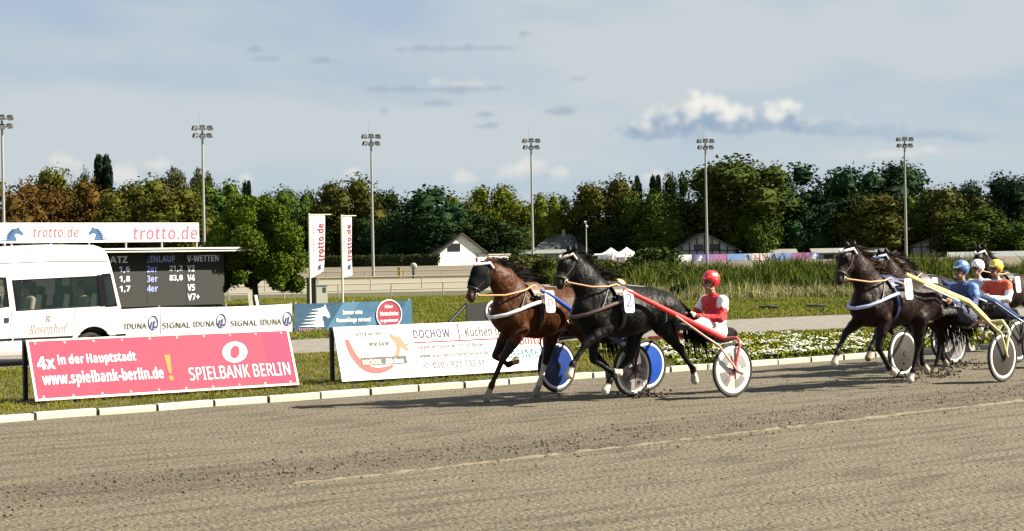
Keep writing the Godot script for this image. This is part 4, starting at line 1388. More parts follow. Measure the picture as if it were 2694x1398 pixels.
func build_small_things() -> void:
	var white := mat("rail paint", 0.22, 0.205, 0.155, 0.7)
	rail_fence("rail_fence", "white two-rail fence across the infield, nearest of the three", Vector3(-26, -0.04, -88), Vector3(-2.3, -0.04, -98), 9, [0.72, 0.4], white, 0.035)
	rail_fence("rail_fence", "white two-rail fence across the infield, middle one of the three", Vector3(-30, -0.04, -112), Vector3(-1.0, -0.04, -122), 9, [0.85, 0.45], white, 0.04)
	rail_fence("rail_fence", "white single-rail fence along the far track, farthest of the three", Vector3(-70, -0.04, -178), Vector3(14.0, -0.04, -190), 22, [0.75], white, 0.05)
	# yellow marker and white ball on a post beside the far track
	var y := thing("marker_post", "short yellow marker post beside the third light mast", "post", Vector3(-11.5, -0.04, -190))
	var s := Shape.new()
	s.box(Vector3(0, 0.5, 0), Vector3(0.3, 1.0, 0.3))
	part("post", s, mat("yellow paint", 0.5, 0.36, 0.04, 0.6), y)
	var cap := Shape.new()
	cap.box(Vector3(0, 1.04, 0), Vector3(0.36, 0.08, 0.36))
	part("cap", cap, mat("yellow paint", 0.5, 0.36, 0.04, 0.6), y)
	var bl := thing("ball_post", "dark post topped by a white disc, left of the bay horse's head", "post", Vector3(-9.75, -0.04, -185))
	var p := Shape.new()
	p.tube([Vector3(0, 0, 0), Vector3(0, 1.0, 0)], [0.16, 0.14], 8)
	part("post", p, mat("post grey", 0.07, 0.06, 0.05, 0.8), bl)
	var d := Shape.new()
	d.ball(Vector3(0, 1.22, 0), Vector3(0.32, 0.32, 0.12), 8, 16)
	part("disc", d, mat("kerb paint 0", 0.74, 0.72, 0.63, 0.75), bl)
	# distribution cabinet below the left flag
	var cb := thing("cabinet", "grey electric cabinet with a small dark sticker between the flags and the blue banner", "cabinet", Vector3(-7.75, -0.04, -75.0), 0.3)
	var c := Shape.new()
	c.box(Vector3(0, 0.5, 0), Vector3(0.58, 0.94, 0.34))
	part("body", c, mat("cabinet grey", 0.36, 0.36, 0.31, 0.6), cb)
	var top := Shape.new()
	top.box(Vector3(0, 0.99, 0), Vector3(0.66, 0.05, 0.42))
	part("lid", top, mat("cabinet grey", 0.36, 0.36, 0.31, 0.6), cb)
	var dr := Shape.new()
	dr.box(Vector3(0, 0.5, 0.18), Vector3(0.5, 0.8, 0.02))
	part("door", dr, mat("cabinet door", 0.40, 0.40, 0.34, 0.6), cb)
	var st := Shape.new()
	st.box(Vector3(0.16, 0.78, 0.195), Vector3(0.13, 0.2, 0.006))
	part("sticker", st, mat("sticker green", 0.02, 0.05, 0.03, 0.6), cb)
	var db := thing("concrete_post", "dark grey square post right behind the left flag pole", "post", Vector3(-7.95, -0.04, -73.0))
	var q := Shape.new()
	q.box(Vector3(0.1, 0.62, 0), Vector3(0.36, 1.24, 0.3))
	part("post", q, mat("dark concrete", 0.055, 0.055, 0.05, 0.8), db)
	var qc := Shape.new()
	qc.box(Vector3(0.1, 1.27, 0), Vector3(0.42, 0.06, 0.36))
	part("cap", qc, mat("dark concrete", 0.055, 0.055, 0.05, 0.8), db)
	# white information board leaning by the linden
	var ib := thing("info_board", "small white board leaning beside the linden trunk", "board", Vector3(-11.1, -0.04, -79.0), 0.5)
	var i1 := Shape.new()
	i1.box(Vector3(0, 0.32, 0), Vector3(0.2, 0.64, 0.05), Basis.from_euler(Vector3(-0.2, 0, 0.06)))
	part("panel", i1, white, ib)
	var i2 := Shape.new()
	i2.box(Vector3(0.3, 0.28, -0.05), Vector3(0.26, 0.52, 0.05), Basis.from_euler(Vector3(-0.2, 0.8, 0)))
	part("side_panel", i2, mat("pale blue grey", 0.42, 0.5, 0.52, 0.6), ib)
	# dark drain covers lying in the lawn
	var labels := ["dark flat trough in the lawn just right of the driver in red", "dark flat trough in the lawn, middle one of three", "dark flat trough in the lawn nearest the dark bay horse's head"]
	var at := [Vector3(8.9, -0.04, -65.0), Vector3(10.65, -0.04, -65.5), Vector3(12.2, -0.04, -66.5)]
	for k in 3:
		var t := thing("trough", labels[k], "trough", at[k], 0.05 * k, "dark troughs in the lawn")
		var u := Shape.new()
		u.box(Vector3(0, 0.055, 0), Vector3(0.62, 0.11, 0.36))
		part("body", u, mat("black rubber", 0.012, 0.012, 0.011, 0.7), t)
		var v := Shape.new()
		v.ring(Vector3(0, 0.115, 0), Vector3(0.29, 0, 0), Vector3(0, 0, 0.16), 0.02, 20, 6)
		part("rim", v, mat("black rubber", 0.012, 0.012, 0.011, 0.7), t)
	# clods thrown up by the wheel and hooves of the dark bay team
	rng.seed = 640
	var clod := Shape.new()
	clod.ball(Vector3.ZERO, Vector3(0.5, 0.4, 0.45), 3, 5)
	var where := []
	for k in 420:
		var c0: Vector3 = [Vector3(5.95, 0, -28.15), Vector3(6.55, 0, -28.5), Vector3(6.5, 0, -29.0), Vector3(1.75, 0, -25.5), Vector3(7.5, 0, -31.0)][k % 5]
		var size := rng.randf_range(0.012, 0.05)
		var e := Vector3(rng.randfn(0, 0.17), absf(rng.randfn(0, 0.10)) * (0.6 if k % 5 > 2 else 1.0), rng.randfn(0, 0.17))
		where.append(Transform3D(Basis.from_euler(Vector3(rng.randf() * TAU, rng.randf() * TAU, 0)).scaled(Vector3(size, size, size)), c0 + e))
	copies("flying_clods", clod.mesh(), mat("wet sand", 0.05, 0.038, 0.022, 0.95), where).set_meta("label", "clods of sand thrown up by wheels and hooves")

# ---------------------------------------------------------------- advertising boards, score board, flags
func face(parent: Node3D, called: String, w: float, h: float, t: float, m: Material, x := 0.0, y := 0.0) -> MeshInstance3D:
	var s := Shape.new()
	s.span(Vector3(x, y, -t), Vector3(x + w, y + h, 0))
	return part(called, s, m, parent)

func bar(parent: Node3D, called: String, a: Vector3, b: Vector3, m: Material) -> MeshInstance3D:
	var s := Shape.new()
	s.span(a, b)
	return part(called, s, m, parent)

func leaning_board(called: String, label: String, at: Vector3, turn: float, w: float, h: float, lean: float, print_: Material, edge: Material) -> Array:
	var o := thing(called, label, "advertising board", at, turn)
	var p := face(o, "panel", w, h, 0.012, print_)
	p.transform = Transform3D(Basis(Vector3(1, 0, 0), -lean), Vector3(0, 0.05, 0))
	for e in [[Vector3(-0.012, -0.012, -0.022), Vector3(0.022, h + 0.012, 0.008)], [Vector3(w - 0.022, -0.012, -0.022), Vector3(w + 0.012, h + 0.012, 0.008)], [Vector3(0.0225, -0.012, -0.022), Vector3(w - 0.0225, 0.02, 0.007)], [Vector3(0.0225, h - 0.014, -0.022), Vector3(w - 0.0225, h + 0.012, 0.007)]]:
		bar(p, "frame_strip", e[0], e[1], edge)
	var dark := mat("black steel", 0.012, 0.012, 0.013, 0.5, 0.3)
	var top := Vector3(0, 0.05 + h * cos(lean), -h * sin(lean))
	for k in 3:
		var x := [0.0, w * 0.5, w - 0.04][k] as float
		bar(o, "post", Vector3(x - 0.03, -0.08, top.z - 0.10), Vector3(x + 0.03, top.y + 0.01, top.z - 0.045), dark)
		var s := Shape.new()
		s.tube([Vector3(x, 0.0, 0.0), Vector3(x, 0.02, top.z - 0.07)], [0.022], 6)
		part("foot_bar", s, dark, o)
	bar(o, "bottom_rail", Vector3(0.0, 0.0, -0.08), Vector3(w, 0.042, -0.03), dark)
	return [o, p]

func build_signs() -> void:
	var cream := mat("frame cream", 0.62, 0.52, 0.46, 0.6)
	var white_print := mat("white print", 0.76, 0.76, 0.76, 0.6)
	var ink_white := mat("ink white", 0.8, 0.8, 0.8, 0.6)
	# red casino board
	var red := mat("red print", 0.27, 0.012, 0.046, 0.75)
	var b := leaning_board("advertising_board", "long red leaning board with white casino lettering, beside the van", Vector3(-6.78, -0.03, -26.47), deg_to_rad(37.3), 4.3, 0.89, deg_to_rad(20), red, cream)
	var p: Node3D = b[1]
	write(p, "4x", 0.10, 0.455, 0.27, 0.19, ink_white)
	write(p, "in der Hauptstadt", 0.42, 0.47, 1.22, 0.19, ink_white)
	write(p, "www.spielbank-berlin.de", 0.14, 0.165, 1.9, 0.235, ink_white)
	var orange := mat("ink orange", 0.42, 0.13, 0.01, 0.7)
	var ex := Shape.new()
	ex.prism(PackedVector2Array([Vector2(2.13, 0.29), Vector2(2.18, 0.29), Vector2(2.205, 0.58), Vector2(2.105, 0.58)]), 0.0, 0.004)
	ex.disc(Vector3(2.155, 0.215, 0.004), Vector3(0.042, 0, 0), Vector3(0, 0.042, 0), 0.0, 1.0, 0.0, 0.0, 0.0, TAU, 16)
	part("exclamation_mark", ex, orange, p)
	write(p, "SPIELBANK BERLIN", 2.46, 0.16, 1.74, 0.2, ink_white, 0.003, font_plain)
	var lg := Shape.new()
	for k in 40:
		var a0 := TAU * k / 40
		var a1 := TAU * (k + 1) / 40
		var q := []
		for a in [a0, a1]:
			q.append([Vector3(3.30 + 0.215 * cos(a), 0.57 + 0.165 * sin(a + 0.12), 0.004), Vector3(3.30 + 0.085 * cos(a) + 0.03 * sin(a), 0.57 + 0.105 * sin(a), 0.004)])
		lg.quad(q[0][1], q[0][0], q[1][0], q[1][1])
	part("logo", lg, ink_white, p)
	for k in 10:
		for y in [0.045, 0.845]:
			var s := Shape.new()
			s.ring(Vector3(0.12 + k * 0.45, y, 0.002), Vector3(0.014, 0, 0), Vector3(0, 0.014, 0), 0.005, 10, 5)
			part("eyelet", s, cream, p)
	var stain := mat("red print dusty", 0.20, 0.016, 0.065, 0.8)
	face(p, "overlay", 0.42, 0.80, 0.002, stain, 3.835, 0.05).position.z = 0.0015
	# white kitchen shop board
	b = leaning_board("advertising_board", "long white leaning board with a red chili, behind the bay horse's legs", Vector3(-2.72, -0.03, -29.66), deg_to_rad(35.5), 4.3, 0.87, deg_to_rad(17), white_print, mat("frame white", 0.7, 0.7, 0.7, 0.6))
	p = b[1]
	var grey := mat("ink pale grey", 0.075, 0.075, 0.072, 0.8)
	var pale := mat("ink paler", 0.10, 0.10, 0.085, 0.8)
	var purple := mat("ink purple", 0.05, 0.035, 0.075, 0.8)
	var pink := mat("ink rose", 0.20, 0.02, 0.035, 0.8)
	var chili := mat("chili red", 0.36, 0.025, 0.022, 0.6)
	var flame := mat("flame orange", 0.36, 0.14, 0.085, 0.7)
	write(p, "richtig auf den", 0.36, 0.70, 0.52, 0.09, grey, 0.003, font_bold)
	write(p, "neue Küche", 0.60, 0.54, 0.38, 0.09, grey, 0.003, font_bold)
	var cs := Shape.new()
	var arc := []
	var rad := []
	for k in 25:
		var t := k / 24.0
		var q := Vector2(0.20, 0.67).bezier_interpolate(Vector2(0.25, 0.30), Vector2(0.48, 0.0), Vector2(0.98, 0.20), t)
		arc.append(Vector3(q.x, q.y, 0))
		rad.append(0.058 * sqrt(maxf(0.0, 1.0 - pow(absf(t - 0.45) / 0.58, 2.0))) + 0.004)
	for k in 24:
		var d: Vector3 = (arc[k + 1] - arc[k]).normalized()
		var m := Vector3(-d.y, d.x, 0)
		cs.quad(arc[k] - m * rad[k] + Vector3(0, 0, 0.004), arc[k + 1] - m * rad[k + 1] + Vector3(0, 0, 0.004), arc[k + 1] + m * rad[k + 1] + Vector3(0, 0, 0.004), arc[k] + m * rad[k] + Vector3(0, 0, 0.004))
	part("chili", cs, chili, p)
	var sm := Shape.new()
	sm.prism(PackedVector2Array([Vector2(0.185, 0.66), Vector2(0.16, 0.74), Vector2(0.10, 0.805), Vector2(0.07, 0.80), Vector2(0.075, 0.825), Vector2(0.12, 0.83), Vector2(0.18, 0.76), Vector2(0.215, 0.66)]), 0.0, 0.004)
	part("chili_stem", sm, mat("stem brown", 0.30, 0.22, 0.10, 0.6), p)
	var fl := Shape.new()
	fl.prism(PackedVector2Array([Vector2(1.04, 0.36), Vector2(1.13, 0.36), Vector2(1.19, 0.5), Vector2(1.30, 0.43), Vector2(1.37, 0.47), Vector2(1.30, 0.50), Vector2(1.38, 0.57), Vector2(1.27, 0.56), Vector2(1.22, 0.68), Vector2(1.10, 0.70), Vector2(1.06, 0.74), Vector2(1.0, 0.74), Vector2(1.02, 0.66), Vector2(1.09, 0.60), Vector2(1.11, 0.50)]), 0.0, 0.003)
	part("flame", fl, flame, p)
	face(p, "label_strip", 0.86, 0.135, 0.003, mat("ink black", 0.02, 0.018, 0.016, 0.6), 0.40, 0.225).position.z = 0.006
	write(p, "DOCHOW.", 0.42, 0.235, 0.36, 0.085, mat("ink cream", 0.7, 0.68, 0.45, 0.6), 0.008)
	write(p, "Küchen", 0.84, 0.24, 0.34, 0.085, ink_white, 0.008, font_serif, 0.25)
	write(p, "DOCHOW", 1.47, 0.635, 0.72, 0.15, purple, 0.003, font_bold)
	write(p, "s", 2.21, 0.645, 0.055, 0.08, grey, 0.003, font_plain)
	write(p, "Küchen in", 2.50, 0.625, 0.74, 0.17, grey, 0.003, font_bold)
	face(p, "rule", 1.85, 0.026, 0.003, pink, 1.46, 0.555).position.z = 0.0035
	face(p, "rule", 0.026, 0.285, 0.003, pink, 2.36, 0.575).position.z = 0.0035
	write(p, "Steglitzer Damm 96    12169 Berlin", 1.50, 0.43, 1.32, 0.09, pale, 0.003, font_bold)
	write(p, "www.kuechenmitgeschmack.de", 1.52, 0.285, 1.38, 0.09, pale, 0.003, font_bold)
	var ph := Shape.new()
	ph.ring(Vector3(1.60, 0.165, 0.003), Vector3(0.055, 0, 0), Vector3(0, 0.055, 0), 0.007, 24, 5)
	ph.tube([Vector3(1.575, 0.19, 0.003), Vector3(1.59, 0.155, 0.003), Vector3(1.625, 0.14, 0.003)], [0.009], 5)
	part("phone_mark", ph, mat("ink lilac", 0.10, 0.095, 0.13, 0.8), p)
	write(p, "030 / 921 233 31", 1.75, 0.115, 1.02, 0.115, mat("ink lilac", 0.10, 0.095, 0.13, 0.8), 0.003, font_bold)
	write(p, "Mobilität", 3.28, 0.44, 0.84, 0.16, mat("ink red", 0.28, 0.018, 0.018, 0.8))
	write(p, "RAHMEN", 3.22, 0.215, 0.88, 0.15, mat("ink cyan", 0.02, 0.11, 0.16, 0.8), 0.003, font_plain)
	# insurance banner on the inner fence, sagging a little between its posts
	var cloth := mat("banner cloth", 0.74, 0.74, 0.76, 0.7)
	var sb := thing("fence_banner", "white cloth banner with repeated insurance lettering behind the van", "banner", Vector3(-6.09, -0.04, -51.5), deg_to_rad(25))
	for k in 2:
		var sh := Shape.new()
		var x0 := [-7.4, -3.68][k] as float
		var x1 := [-3.70, 0.0][k] as float
		var cols := 46
		var rows := 9
		for i in cols:
			for j in rows:
				var q := []
				for e in [[i, j], [i + 1, j], [i + 1, j + 1], [i, j + 1]]:
					var x := lerpf(x0, x1, e[0] / float(cols))
					var y: float = 0.02 + (0.77 - 0.035 * sin(PI * e[0] / float(cols))) * e[1] / rows
					q.append(Vector3(x, y, 0.004 * lumps.get_noise_2d(x * 2.5 + y * 2.0, y * 3.0)))
				sh.quad(q[0], q[1], q[2], q[3])
				sh.quad(q[1] - Vector3(0, 0, 0.003), q[0] - Vector3(0, 0, 0.003), q[3] - Vector3(0, 0, 0.003), q[2] - Vector3(0, 0, 0.003))
		part("cloth", sh, cloth, sb)
	var olive := mat("ink olive", 0.07, 0.062, 0.04, 0.8)
	var inkblue := mat("ink blue", 0.035, 0.045, 0.17, 0.8)
	for k in 4:
		var x: float = [-7.3, -5.5, -3.63, -1.75][k]
		write(sb, "SIGNAL", x, 0.225, 0.76, 0.15, olive, 0.008, font_plain)
		write(sb, "IDUNA", x + 0.84, 0.235, 0.60, 0.15, mat("ink ochre", 0.10, 0.09, 0.02, 0.8) if k == 3 else olive, 0.008, font_plain)
		var r := Shape.new()
		r.ring(Vector3(x + 1.62, 0.38, 0.006), Vector3(0.125, 0, 0), Vector3(0, 0.185, 0), 0.010, 30, 6)
		var g := part("logo_ring", r, inkblue, sb)
		var u := Shape.new()
		u.prism(PackedVector2Array([Vector2(x + 1.52, 0.24), Vector2(x + 1.56, 0.24), Vector2(x + 1.60, 0.42), Vector2(x + 1.56, 0.40)]), 0.006, 0.010)
		u.prism(PackedVector2Array([Vector2(x + 1.59, 0.22), Vector2(x + 1.63, 0.22), Vector2(x + 1.68, 0.45), Vector2(x + 1.63, 0.43)]), 0.006, 0.010)
		u.prism(PackedVector2Array([Vector2(x + 1.65, 0.24), Vector2(x + 1.72, 0.26), Vector2(x + 1.71, 0.30), Vector2(x + 1.66, 0.29)]), 0.006, 0.010)
		part("logo_strokes", u, inkblue, g)
	for k in 5:
		bar(sb, "post", Vector3(-7.4 + k * 1.84, -0.05, -0.1), Vector3(-7.35 + k * 1.84, 0.84, -0.05), mat("mast steel", 0.24, 0.24, 0.23, 0.55, 0.3))
	# blue banner with the white horse and a round red notice
	var bb := thing("fence_banner", "blue cloth banner with a white horse and a round red notice, below the flags", "banner", Vector3(-6.03, -0.04, -51.52), deg_to_rad(33))
	var blues := [[0.008, 0.055, 0.11], [0.022, 0.095, 0.18], [0.045, 0.14, 0.24]]
	var cuts := [0.0, 0.5, 1.25, 1.75, 2.45, 2.75, 3.3, 3.74]
	for k in 7:
		var sh := Shape.new()
		var cols := 8
		for i in cols:
			for j in 8:
				var q := []
				for e in [[i, j], [i + 1, j], [i + 1, j + 1], [i, j + 1]]:
					var y: float = -0.01 + 0.79 * e[1] / 8.0
					# slanted colour fields, as printed
					var sl := (y - 0.4) * 0.75
					var x0: float = cuts[k] + (sl if k > 0 else 0.0)
					var x1: float = cuts[k + 1] + (sl if k < 6 else 0.0)
					var x := lerpf(x0, x1, e[0] / float(cols))
					q.append(Vector3(x, y, 0.006 * lumps.get_noise_2d(x * 2.0, y * 3.0)))
				sh.quad(q[0], q[1], q[2], q[3])
				sh.quad(q[1] - Vector3(0, 0, 0.003), q[0] - Vector3(0, 0, 0.003), q[3] - Vector3(0, 0, 0.003), q[2] - Vector3(0, 0, 0.003))
		var hue: Array = blues[[0, 0, 2, 1, 2, 0, 1][k]]
		part("cloth", sh, mat("banner blue %d" % [0, 0, 2, 1, 2, 0, 1][k], hue[0], hue[1], hue[2], 0.7), bb)
	var em := part("horse_emblem", horse_emblem(true), ink_white, bb)
	em.transform = Transform3D(Basis.from_scale(Vector3(0.80, 0.62, 1)), Vector3(0.22, 0.12, 0.008))
	write(bb, "Immer eine", 1.50, 0.44, 0.62, 0.13, ink_white, 0.009)
	write(bb, "Nasenlänge voraus!", 1.30, 0.19, 1.08, 0.16, ink_white, 0.009)
	write(bb, "trotto.de", 0.12, 0.015, 0.70, 0.11, mat("ink dull pink", 0.35, 0.16, 0.22, 0.7), 0.009)
	var rd := Shape.new()
	rd.disc(Vector3(2.98, 0.40, 0.010), Vector3(0.40, 0, 0), Vector3(0, 0.40, 0), 0.0, 1.0, 0.0, 0.0)
	var rn := part("round_notice", rd, mat("notice red", 0.26, 0.03, 0.055, 0.8), bb)
	var rr := Shape.new()
	rr.ring(Vector3(2.98, 0.40, 0.008), Vector3(0.405, 0, 0), Vector3(0, 0.405, 0), 0.02, 40, 6)
	part("rim", rr, ink_white, rn)
	write(rn, "Hier", 2.85, 0.58, 0.26, 0.10, ink_white, 0.013)
	write(rn, "Wettscheine", 2.68, 0.37, 0.60, 0.12, ink_white, 0.013)
	write(rn, "zu gewinnen!", 2.70, 0.16, 0.56, 0.12, ink_white, 0.013)
	for k in 3:
		bar(bb, "post", Vector3(0.05 + k * 1.8, -0.05, -0.1), Vector3(0.1 + k * 1.8, 0.82, -0.05), mat("mast steel", 0.24, 0.24, 0.23, 0.55, 0.3))
	# black sponsor sign half hidden by the bay horse
	var bs := thing("sponsor_sign", "black sign with a silver ring emblem behind the bay horse's chest", "sign", Vector3(-1.40, -0.04, -56.5), deg_to_rad(33))
	var bp := face(bs, "panel", 1.9, 0.53, 0.05, mat("black panel", 0.010, 0.010, 0.012, 0.5), 0.0, 0.06)
	var br := Shape.new()
	br.ring(Vector3(0.95, 0.33, 0.01), Vector3(0.25, 0, 0), Vector3(0, 0.28, 0), 0.045, 40, 6, 0.4)
	part("ring", br, mat("silver print", 0.42, 0.42, 0.42, 0.5), bp)
	write(bp, "TIM", 0.80, 0.24, 0.34, 0.19, ink_white, 0.012)
	for x in [0.2, 1.6]:
		bar(bs, "post", Vector3(x, -0.05, -0.12), Vector3(x + 0.05, 0.55, -0.055), mat("black steel", 0.012, 0.012, 0.013, 0.5, 0.3))
	var stt := Shape.new()
	stt.tube([Vector3(-0.72, 0.0, 0.1), Vector3(0.06, 0.58, -0.08)], [0.055], 8)
	part("strut", stt, mat("black steel", 0.012, 0.012, 0.013, 0.5, 0.3), bs)
	build_scoreboard()
	build_flags()

func build_scoreboard() -> void:
	var frame := mat("score frame", 0.05, 0.05, 0.048, 0.6)
	var dark := mat("score face", 0.017, 0.0175, 0.016, 0.85)
	var led := mat("led white", 0.62, 0.66, 0.80, 0.6)
	var ledb := mat("led blue", 0.26, 0.29, 0.70, 0.6)
	var black := mat("score black", 0.008, 0.008, 0.008, 0.6)
	var o := thing("score_board", "dark electronic score board with white and violet figures under a thin white roof", "score board", Vector3(-12.33, -0.04, -80.0), deg_to_rad(42))
	for k in 5:
		var x := -9.5 + k * 1.9
		var f := face(o, "panel", 1.885, 2.33, 0.14, dark, x, 0.17)
		if k > 0:
			bar(f, "header_line", Vector3(x, 1.845, 0.0), Vector3(x + 1.885, 1.885, 0.012), black)
	bar(o, "backing", Vector3(-9.55, 0.12, -0.35), Vector3(0.03, 2.52, -0.145), frame)
	for x in [-5.55, -3.78, -1.93, -0.2]:
		var s := Shape.new()
		s.prism(PackedVector2Array([Vector2(x - 0.12, 1.98), Vector2(x - 0.04, 1.98), Vector2(x + 0.19, 2.5), Vector2(x + 0.11, 2.5)]), 0.004, 0.05)
		part("brace", s, black, o)
	write(o, "PLATZ", -6.02, 2.0, 1.32, 0.27, led, 0.003, font_bold)
	write(o, "EINLAUF", -3.80, 2.0, 1.36, 0.27, ledb, 0.003, font_bold)
	write(o, "V-WETTEN", -1.85, 2.0, 1.58, 0.27, led, 0.003, font_bold)
	var rows := [["1,6", "2er", "21,2", "V2"], ["1,8", "3er", "83,0", "V4"], ["1,7", "4er", "", "V5"], ["", "", "", "V7+"]]
	for r in 4:
		var y := 1.59 - r * 0.405
		for c in 4:
			var t: String = rows[r][c]
			if t:
				var x: float = [-5.10, -3.80, -2.72, -1.85][c]
				var w: float = [0.50, 0.50, 0.64, 0.36][c]
				write(o, t, x, y, w if t != "V7+" else 0.58, 0.27, ledb if c == 1 else led, 0.003, font_bold)
	var roof := mat("white roof sheet", 0.66, 0.66, 0.60, 0.6)
	bar(o, "roof", Vector3(-10.2, 2.53, -1.3), Vector3(1.62, 2.59, 0.75), roof)
	bar(o, "gutter", Vector3(-10.2, 2.42, 0.60), Vector3(1.45, 2.50, 0.70), mat("gutter grey", 0.42, 0.43, 0.38, 0.6))
	for x in [-9.4, -4.7, -0.1]:
		bar(o, "post", Vector3(x - 0.08, -0.1, -0.52), Vector3(x + 0.08, 2.52, -0.36), frame)
	var sg := thing("roof_sign", "long white sign with pink letters and blue horse heads above the score board", "sign", Vector3(-13.39, -0.04, -80.0), deg_to_rad(42))
	for k in 4:
		face(sg, "panel", 2.74, 0.80, 0.12, mat("sign white", 0.74, 0.74, 0.74, 0.5), -10.99 + k * 2.75, 2.86)
	var pinkish := mat("sign pink", 0.30, 0.06, 0.09, 0.7)
	var blue := mat("sign blue", 0.012, 0.055, 0.14, 0.7)
	write(sg, "trotto.de", -7.81, 3.06, 2.06, 0.44, mat("sign pale pink", 0.22, 0.05, 0.07, 0.8), 0.003, font_bold, 0.12)
	write(sg, "trotto.de", -3.26, 2.93, 3.16, 0.60, pinkish, 0.003, font_bold, 0.1)
	var h1 := part("horse_emblem", horse_emblem(true), blue, sg)
	h1.transform = Transform3D(Basis.from_scale(Vector3(1.25, 0.58, 1)), Vector3(-9.55, 2.93, 0.002))
	var h2 := part("horse_emblem", horse_emblem(false), blue, sg)
	h2.transform = Transform3D(Basis.from_scale(Vector3(1.15, 0.58, 1)), Vector3(-5.32, 2.93, 0.002))
	for k in 7:
		var x := -10.4 + k * 1.72
		bar(sg, "bracket", Vector3(x - 0.03, 2.55, -0.1), Vector3(x + 0.03, 2.857, -0.04), mat("mast steel", 0.24, 0.24, 0.23, 0.55, 0.3))

func build_flags() -> void:
	var pole := mat("flag pole", 0.46, 0.44, 0.34, 0.5)
	var cloth := mat("flag cloth", 0.70, 0.70, 0.72, 0.8)
	var red := mat("flag red", 0.26, 0.015, 0.035, 0.8)
	var grey := mat("flag grey", 0.2, 0.2, 0.22, 0.8)
	var blue := mat("flag navy", 0.03, 0.05, 0.12, 0.7)
	var spots := [[Vector3(-7.37, -0.04, -68.0), 3.64, 0.70, 2.28, 0.24, "left of two white advertising flags, its foot blown sideways"], [Vector3(-6.28, -0.04, -69.0), 3.60, 0.46, 2.25, 0.08, "right of two white advertising flags, hanging straight"]]
	for q in spots:
		var o := thing("flag", q[5], "flag", q[0], 0.55)
		var top: float = q[1]
		var w: float = q[2] * 1.16
		var l: float = q[3]
		var s := Shape.new()
		s.tube([Vector3(0, 0, 0), Vector3(0, top + 0.05, 0)], [0.045, 0.035], 8)
		part("pole", s, pole, o)
		var a := Shape.new()
		a.tube([Vector3(0, top, 0), Vector3(w + 0.08, top, 0)], [0.022], 6)
		part("arm", a, pole, o)
		var c := Shape.new()
		var rows := 22
		var right := func(t: float) -> float: return w * 0.80 - 0.05 * sin(t * 4.0) * t
		for i in rows:
			var q0 := float(i) / rows
			var q1 := float(i + 1) / rows
			for j in 4:
				var p := []
				for e in [[q1, j], [q1, j + 1], [q0, j + 1], [q0, j]]:
					var u: float = e[1] / 4.0
					var sway: float = q[4] * pow(e[0], 4.0)
					p.append(Vector3(lerpf(0.06, right.call(e[0]), u) - sway * u * 0.6, top - 0.03 - l * e[0] + sway * u * 1.0, 0.010 * sin(e[0] * 5.0 + 1.0) * u * e[0]))
				c.quad(p[0], p[1], p[2], p[3])
				c.quad(p[1] - Vector3(0, 0, 0.004), p[0] - Vector3(0, 0, 0.004), p[3] - Vector3(0, 0, 0.004), p[2] - Vector3(0, 0, 0.004))
		var f := part("cloth", c, cloth, o)
		write(f, "trotto.de", w * 0.74, top - 0.28 - l * 0.62, l * 0.60, w * 0.34, red, 0.012, font_bold, 0.0, PI / 2)
		write(f, "Unser Rennsport", w * 0.30, top - 0.30 - l * 0.56, l * 0.54, w * 0.13, grey, 0.012, font_plain, 0.0, PI / 2)
		var h := part("horse_emblem", horse_emblem(true), blue, f)
		h.transform = Transform3D(Basis.from_euler(Vector3(0, 0, 0.4)).scaled(Vector3.ONE) * Basis.from_scale(Vector3(0.22, 0.18, 1)), Vector3(w * 0.36, top - l * 0.90, 0.012))

# ---------------------------------------------------------------- van
func van_side(x: float, y: float, off: float, side := -1.0) -> Vector3:
	return Vector3(x, y, side * (1.0 - (y - 1.1) * 0.1333 + off))

